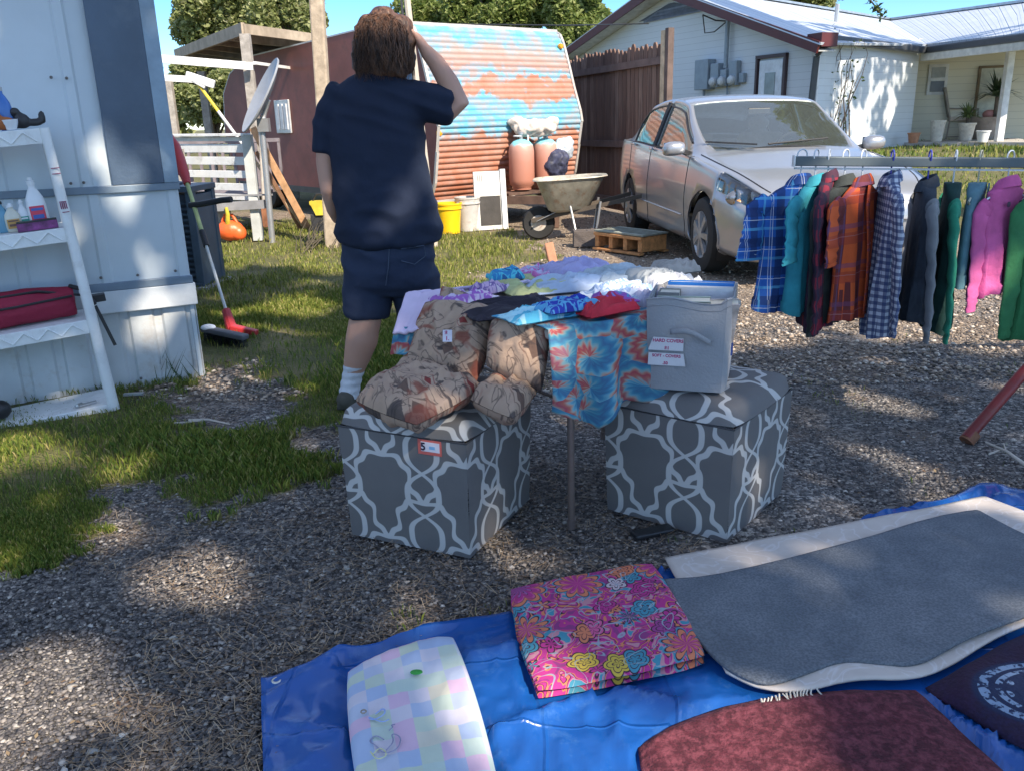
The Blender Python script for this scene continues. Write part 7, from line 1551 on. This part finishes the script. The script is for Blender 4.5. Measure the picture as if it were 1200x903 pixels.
ORP = plaid('orange_plaid', (.62, .10, .02), [(0, .16, .40, .42, (.07, .012, .02), .88), (1, .17, .12, .1, (.16, .05, .12), .55), (0, .16, .05, .1, (.12, .06, .14), .7), (1, .17, .02, .3, (.5, .35, .35), .6), (1, .17, .30, .5, (.30, .03, .02), .5)])
GING = plaid('navy_gingham', (.50, .54, .62), [(0, .030, .5, 0, (.012, .03, .12), .72), (1, .030, .5, 0, (.012, .03, .12), .72)])
HW_ = mk('hanger_white', (.66, .70, .74), .35); HBl = mk('hanger_blue', (.05, .06, .38), .35); HG = mk('hanger_beige', (.42, .42, .32), .4); BUT = mk('button_pale', (.55, .55, .55), .3)
R_ = radians
garment(940, R_(20), .60, BLUEP, 'short-sleeved blue and white plaid shirt, leftmost on the rack', HW_, 'white hanger of the blue plaid shirt, at the free end of the bar', 'short', seed=1, hw=.20, placket=BUT, swing=.02)
garment(957, R_(48), .60, C_('teal_cotton', (.03, .28, .34)), 'plain teal short-sleeved shirt behind the blue plaid one', HW_, 'white hanger of the plain teal shirt, second on the bar', 'short', seed=2, hw=.19)
garment(972, R_(64), .70, REDP_, 'dark red and black checked shirt on the rack', HW_, 'white hanger of the red and black checked shirt', 'long', seed=3, hw=.20, drop=-.02)
garment(992, R_(38), .66, C_('olive_cotton', (.035, .042, .038), .4), 'dark olive-grey long-sleeved shirt left of the orange plaid shirt', HW_, 'pale blue hanger of the dark olive-grey shirt', 'long', seed=4, hw=.165)
garment(1013, R_(44), .64, ORP, 'orange and dark red plaid short-sleeved shirt in the middle of the rack', HW_, 'white hanger of the orange plaid shirt', 'short', seed=5, hw=.215, placket=mk('button_red', (.3, .05, .05), .3))
garment(1047, R_(80), .73, GING, 'navy and white gingham shirt with long sleeves', HBl, 'dark blue hanger of the gingham shirt', 'long', seed=6, hw=.19, dep=.05, drop=-.02, squeeze=.8)
garment(1091, R_(76), .64, C_('charcoal_cotton', (.035, .045, .06), .4), 'charcoal grey long-sleeved jacket right of the gingham shirt', HBl, 'blue and violet hanger of the charcoal jacket', 'long', seed=7, hw=.19, dep=.045, mat2=C_('ash_cotton', (.20, .21, .22)), collar=True, name='hanging_jacket', cat='jacket', squeeze=.85)
garment(1121, R_(70), .68, C_('bottle_green', (.006, .038, .032), .4), 'dark bottle-green long-sleeved jacket on a white hanger', HW_, 'white hanger of the bottle-green jacket', 'long', seed=8, hw=.19, dep=.045, mat2=C_('mid_green', (.02, .22, .13)), collar=False, name='hanging_jacket', cat='jacket', squeeze=.85)
garment(1150, R_(52), .47, C_('steel_blue_cotton', (.09, .19, .23)), 'steel-blue and cream raincoat between the green and the pink clothes', HG, 'beige hanger of the steel-blue raincoat', None, seed=9, hw=.15, dep=.035, collar=False, mat2=None, name='hanging_raincoat', cat='raincoat', placket=mk('button_dark', (.02, .02, .03), .4))
garment(1184, R_(30), .52, C_('pink_fleece', (.55, .10, .28)), 'bright pink hooded jacket near the right edge of the photo', HW_, 'white hanger of the pink jacket, rightmost in the photo', 'long', seed=10, hw=.145, dep=.07, name='hanging_jacket', cat='jacket', hood=True)
garment(1243, R_(15), .72, C_('grass_green', (.03, .17, .06)), 'grass-green garment cut off by the right edge of the photo', HBl, 'blue hanger of the grass-green garment', 'long', seed=11, hw=.16, dep=.08)
# ------------------------------------------------------------ person
YP = 4.05
def J(px, py, dy=0): return D(px, py, YP+dy)
per = thing('person', 'person in navy T-shirt and denim shorts seen from behind, right hand at the head', 'person', G(408, 470))
SKIN = NT('skin'); n = SKIN.noise(SKIN.obj(), 5, 5); SKINM = SKIN.fin(SKIN.mix(n, (.42, .22, .15), (.56, .33, .24)), .55, Subsurface_Weight=.05)
m = MB()
hc = J(450, 56); m.ell(hc, (.080, .098, .125)); m.ell(hc+V((0, .035, -.06)), (.058, .065, .055)); m.ell(hc+V((0, .105, -.02)), (.014, .02, .025))   # skull, jaw, nose
for s_ in (-1, 1): m.ell(hc+V((s_*.082, .005, -.01)), (.012, .022, .032))
m.tube([J(448, 72), J(446, 98), J(444, 110)], [.058, .062, .075], 14)
def prism_torso(rows, sx_=1.0, dep=None):
    rs = []
    for k, (py, xl_, xr_, d_, c_) in enumerate(rows):
        a = J(xl_+2, py, c_); b = J(xr_-2, py, c_); ct = (a+b)/2; hw = (b-a).length/2*sx_; ring_ = []
        for q in range(32):
            t_ = 2*pi*q/32; ring_.append(ct+V((hw*math.copysign(abs(cos(t_))**.85, cos(t_)), d_*math.copysign(abs(sin(t_))**.85, sin(t_)), (b.z-a.z)/2*cos(t_))))
        rs.append(ring_)
    return rs
m.loft(prism_torso([(96, 420, 470, .07, 0), (110, 392, 500, .09, 0), (130, 388, 498, .12, .02), (180, 392, 492, .14, .03), (230, 396, 500, .16, .04), (280, 405, 498, .13, .03), (305, 415, 495, .10, .03), (325, 425, 485, .08, .03)]))
# left arm hangs, hand in front of the belly
m.tube([J(400, 114), J(389, 135), J(384, 165), J(381, 190), J(385, 222), J(390, 246, .06), J(396, 258, .12)], [.06, .058, .05, .043, .040, .031, .026], 14)
hh = J(398, 262, .14); m.ell(hh+V((.0, .02, -.02)), (.022, .045, .045))
for k in range(4): m.tube([hh+V((-.012+.01*k, .04, -.04)), hh+V((-.010+.012*k, .075, -.055-.004*k)), hh+V((.0+.012*k, .095, -.05))], [.0095, .0088, .0075], 8)
m.tube([hh+V((.01, .02, -.0)), hh+V((.035, .05, .0)), hh+V((.045, .075, -.01))], [.011, .010, .008], 8)
# right arm raised
m.tube([J(488, 116), J(512, 122, .02), J(530, 128, .03), J(537, 123, .03), J(526, 98, .02), J(510, 72, .0), J(499, 60, -.01)], [.062, .060, .056, .054, .048, .039, .031], 14)
hp = J(493, 50, -.01); hu = (J(484, 34)-J(499, 60)).normalized(); m.tube([J(499, 60, -.01), hp, J(488, 42, -.0)], [(.027, .034), (.022, .042), (.018, .040)], 12, ref=(0, 1, 0))
for k in range(4):
    o_ = V((0, -.032+.021*k, 0)); b_ = J(489, 43)+o_; L_ = (.052, .062, .058, .045)[k]; m.tube([b_, b_+hu*L_*.5+V((-.008, 0, 0)), b_+hu*L_+V((-.024, 0, -.004))], [.0095, .009, .0075], 8)
m.tube([hp+V((-.005, .03, -.01)), hp+V((-.028, .045, .01)), hp+V((-.04, .048, .035))], [.012, .011, .009], 8)
# legs
m.tube([J(432, 300, .03), J(430, 340, .02), J(430, 366), J(426, 385), J(424, 398), J(418, 420), J(413, 440), J(411, 456)], [.085, .085, .078, .078, .080, .064, .046, .042], 16)
m.tube([J(482, 300), J(487, 345, .05), J(490, 370, .1), J(489, 395, .12), J(487, 425, .14), J(486, 452, .18)], [.085, .085, .075, .078, .060, .045], 16)
fuse(m, 'body', SKINM, per, .0085, 4)
# T-shirt
t = NT('navy_tshirt'); o = t.obj(); t.bump(t.noise(o, 6, 4, .55), .3, .03); SHM = t.fin(t.mix(t.noise(o, 3, 4), (.004, .009, .026), (.008, .017, .043)), .9)
m = MB()
m.loft(prism_torso([(87, 424, 466, .062, 0), (92, 414, 478, .08, 0), (99, 400, 494, .095, 0), (108, 389, 502, .115, .0), (125, 384, 500, .135, .01), (150, 383, 497, .15, .02), (180, 386, 499, .165, .03), (210, 389, 506, .18, .04), (240, 392, 513, .19, .04), (265, 394, 519, .19, .04), (281, 396, 518, .185, .04)]))
m.tube([J(404, 112), J(391, 125), J(383, 150), J(381, 166), J(381, 179)], [.078, .074, .063, .058, .057], 18)
m.tube([J(478, 113), J(500, 119), J(520, 123, .02), J(530, 124, .02)], [.085, .085, .080, .076], 18)
def shdisp(c_, n_):
    q = c_-J(440, 200); d = .014*fbm((c_.x*4, c_.z*4, c_.y*3), 1, 3)
    lo = max(0, min(1, (1.15-c_.z)/.35)); d += lo*.022*ridge((c_.x*5+c_.z*9, c_.z*5-c_.x*6, 2.), 1)
    # sleeve folds + tension across the back
    hi = max(0, min(1, (c_.z-1.2)/.2)); d += hi*.011*ridge((c_.x*3, c_.z*14+c_.x*5, 5.), 1); return d
fuse(m, 'tshirt', SHM, per, .011, 5, shdisp)
# shorts
t = NT('dark_denim'); o = t.obj(); t.bump(t.noise(o, 8, 4, .6), .4, .02); DEN = t.fin(t.mix(t.noise(o, 4, 5, .6), (.009, .016, .040), (.022, .036, .075)), .85)
m = MB(); m.loft(prism_torso([(268, 400, 511, .155, .03), (290, 399, 511, .165, .03), (310, 400, 512, .165, .03), (330, 404, 514, .15, .03), (342, 412, 505, .11, .03)]))
m.tube([J(430, 318, .02), J(431, 340, .02), J(430, 358, .02), J(430, 369, .02)], [.115, .112, .108, .105], 20); m.tube([J(485, 316, .03), J(488, 335, .05), J(490, 355, .07), J(491, 372, .08)], [.115, .113, .108, .105], 20)
fuse(m, 'shorts', DEN, per, .011, 4, lambda c_, n_: .009*fbm((c_.x*6, c_.z*8, c_.y*5), 1, 3)+.012*ridge((c_.x*5+c_.z*4, c_.z*8, 3.), 1))
m = MB(); fc = lambda px, py, o_=0: J(px, py, -.148+o_)
st_ = mk('denim_stitch', (.05, .07, .11), .8)
m.tube([fc(456, 292, .0), fc(455, 315, .0), fc(452, 335, .01)], .0025, 4); m.tube([fc(470, 292), fc(497, 288, .03), fc(499, 300, .035), fc(486, 310, .015), fc(470, 306)], .0025, 4); m.build('back_seam', st_, per)
# sock, shoe
SOCK = mk('sock_white', (.62, .64, .68), .9, bump=.4, bs=80)
a_ = J(418, 418); f1_ = G(410, 466, .0)
fuse(MB().tube([J(418, 419), J(413, 440), J(410, 455), J(409, 463)], [.060, .050, .050, .052], 18).ell(J(408, 462)+V((0, .03, -.01)), (.048, .09, .04)), 'sock', SOCK, per, .008, 3, lambda c_, n_: .002*sin(c_.z*160))
ft = J(408, 468); fuse(MB().ell(V((ft.x, ft.y+.05, .040)), (.052, .14, .040)).ell(V((ft.x-.005, ft.y-.04, .045)), (.046, .05, .05)).box(V((ft.x, ft.y+.05, .013)), (.09, .25, .022)), 'shoe', mk('shoe_olive', (.07, .065, .05), .7), per, .008, 3)
ft2 = J(486, 455, .18); fuse(MB().ell(V((ft2.x, ft2.y+.06, .042)), (.052, .14, .042)).ell(V((ft2.x, ft2.y-.03, .05)), (.046, .05, .05)).box(V((ft2.x, ft2.y+.05, .013)), (.09, .25, .022)).tube([J(487, 425, .14), V((ft2.x, ft2.y, .05))], [.052, .05], 14), 'shoe', MATS['shoe_olive'], per, .008, 3)
# hair: wavy chin-length
t = NT('brown_hair'); o = t.obj(); wv_ = t.add('TexNoise', Scale=28.0, Detail=4.0); mp = t.add('Mapping'); mp.inputs['Scale'].default_value = (2.2, 2.2, .5); t.link(o, mp.inputs[0]); t.link(mp.outputs[0], wv_.inputs['Vector'])
HAIR = t.fin(t.mix(t.ramp(wv_.outputs[0], [(.35, (0, 0, 0)), (.65, (1, 1, 1))]), (.028, .014, .009), (.17, .080, .042)), .5); t.bump(wv_.outputs[0], .7, .02)
m = MB(); m.ell(hc+V((0, -.012, .015)), (.104, .112, .125), n=18)
for px, py, r_, dy in ((434, 36, .062, -.02), (465, 35, .060, -.02), (449, 32, .072, -.02), (428, 55, .058, -.03), (472, 52, .055, -.02), (426, 70, .045, -.01), (436, 76, .042, -.05), (450, 74, .05, -.06), (464, 76, .045, -.04), (470, 82, .032, -.02), (474, 66, .04, 0), (421, 62, .035, .03), (450, 50, .085, -.045), (424, 74, .036, -.03), (444, 80, .034, -.07), (458, 80, .034, -.06), (476, 76, .034, -.01)): m.ell(J(px, py, dy), (r_, r_*.9, r_*1.1))
def hdisp(c_, n_): return .013*ridge((c_.x*11+.6*sin(c_.z*40), c_.y*10, c_.z*6), 1)+.005*fbm((c_.x*30, c_.y*30, c_.z*14), 1, 2)
fuse(m, 'hair', HAIR, per, .0085, 3, hdisp)
m = MB(); rr = random.Random(4)
for k in range(900):
    a = rr.uniform(-pi*1.05, .05*pi); s0 = hc+V((rr.uniform(-.05, .05), rr.uniform(-.09, .02), .128)); r_ = .114+rr.uniform(-.004, .014); pts = [s0]; ph = rr.uniform(0, 6); am = rr.uniform(.006, .018)
    zend = rr.uniform(-.15, -.03) if rr.random() > .25 else rr.uniform(-.05, .05)
    for j in range(1, 9):
        f = j/8; z_ = .125+(zend-.125)*f; rad = r_*min(1, sqrt(max(0, 1-(max(z_, 0)/.152)**2))+.02) if z_ > 0 else r_*(1+.06*f); w_ = am*sin(f*11+ph)
        pts.append(hc+V((rad*cos(a)*.98+w_*sin(a), rad*sin(a)*1.02-.02+w_*cos(a), z_)))
    m.tube(pts, [.0015]*5+[.0014, .0012, .0008, .0004], 3)
m.build('hair_strands', HAIR, per, smooth=180)
# big oaks behind the camera that shade the yard; gaps let single sun patches through
def spot(px, py, z, r): return (G(px, py, z), r)
def spotd(px, py, y, r): return (D(px, py, y), r)
SPOTS = [spot(60, 800, 0, .17), spot(20, 840, 0, .18), spot(110, 820, 0, .09), spot(250, 680, 0, .12), spot(195, 690, 0, .08), spot(480, 705, 0, .07),
    spot(600, 665, 0, .055), spot(590, 640, 0, .05), spot(135, 620, 0, .12), spot(25, 525, 0, .2), spot(145, 555, 0, .13), spot(70, 530, 0, .12),
    spot(600, 835, 0, .15), spot(620, 890, 0, .16), spot(700, 850, 0, .12), spot(575, 800, .03, .10), spot(590, 860, .03, .11), spot(555, 770, .03, .035), spot(620, 900, .0, .12), spot(660, 860, 0, .09), spot(730, 850, 0, .09), spot(800, 830, 0, .07), spot(700, 800, .05, .055), spot(640, 795, .05, .06),
    spot(880, 880, .03, .10), spot(820, 895, .03, .08), spot(960, 905, .03, .09), spot(1115, 590, 0, .10), spot(1160, 605, 0, .07), spot(1180, 600, 0, .05),
    spot(990, 455, 0, .14), spot(1060, 475, 0, .13), spot(930, 450, 0, .10), spot(950, 555, 0, .08), spot(1090, 555, 0, .10), spot(1000, 520, 0, .07),
    spotd(575, 465, 2.68, .07), spotd(600, 462, 2.68, .06), spot(500, 492, .47, .05), spotd(862, 400, 2.7, .045), spotd(864, 430, 2.7, .045), spotd(585, 612, 2.65, .06), spotd(886, 590, 2.7, .05),
    spot(785, 322, .8, .12), spot(745, 318, .76, .06), spot(640, 350, .76, .03), spot(780, 335, .78, .05), spot(840, 335, .75, .05),
    spotd(527, 55, 4.05, .07), spotd(505, 50, 4.05, .07), spotd(540, 105, 4.05, .065), spotd(545, 120, 4.05, .055), spotd(455, 60, 4.1, .03), spotd(440, 270, 4.0, .06),
    spot(385, 313, 0, .3), spot(350, 360, 0, .28), spot(365, 330, 0, .16), spot(300, 390, 0, .16), spot(600, 300, 0, .3), spot(545, 300, 0, .3), spot(560, 320, 0, .2), spot(265, 370, 0, .12),
    spot(400, 415, 0, .12), spot(255, 395, 0, .1)]
def shade_leaves(n, seed, q0, q1, h0, h1, size, dens, spots, extra=None):
    r = np.random.default_rng(seed); s = np.array(SUN)
    qx = r.uniform(q0[0], q1[0], n); qy = r.uniform(q0[1], q1[1], n); h = r.uniform(h0, h1, n)
    k = dens(qx, qy, r); qx, qy, h = qx[k], qy[k], h[k]
    P = np.stack([qx, qy, 0*qx], -1)+s[None]*(h/s[2])[:, None]
    for c, rad in spots:
        L = P-np.array(c); d = L-(L@s)[:, None]*s; dd = np.linalg.norm(d, axis=1); P = P[(dd > rad+size*.18)]
    if extra: P = P[~extra(P)]
    return P
def dens(qx, qy, r):
    edge = np.where(qx < -1.0, 8.7, np.where(qx < .5, 6.4, 4.75))+.45*vnoise(qx, qy, 1.1, 41)+.25*vnoise(qx, qy, 3.1, 42)
    p = np.clip((edge-qy)/.3, 0, 1)
    p *= np.where((vnoise(qx, qy, 2.1, 44)+.35*vnoise(qx, qy, 6, 45) > .78), .25, 1)
    return r.random(len(qx)) < p
def spotw(px, py, r): u, z_ = TP.w(px, py); return (tpt(u, z_), r)
SPOTS += [spotw(180, 312, .075), spotw(192, 345, .06), spotw(168, 388, .06), spotw(199, 388, .05), spotw(110, 200, .05), spotw(150, 250, .05), spotw(118, 155, .05), spotw(100, 280, .05)]
P = shade_leaves(26000, 3, (-6.5, -2), (7, 9.5), 7.5, 11, .15, dens, SPOTS, invis)
near = P[:, 0] < P[:, 0].mean()
big_oak(P[near], (5.5, -8.5, 0), 'big oak behind the camera with gaps in its crown', 31, .15)
big_oak(P[~near], (11, -6.5, 0), 'second big oak behind the camera, further to the right', 32, .15)
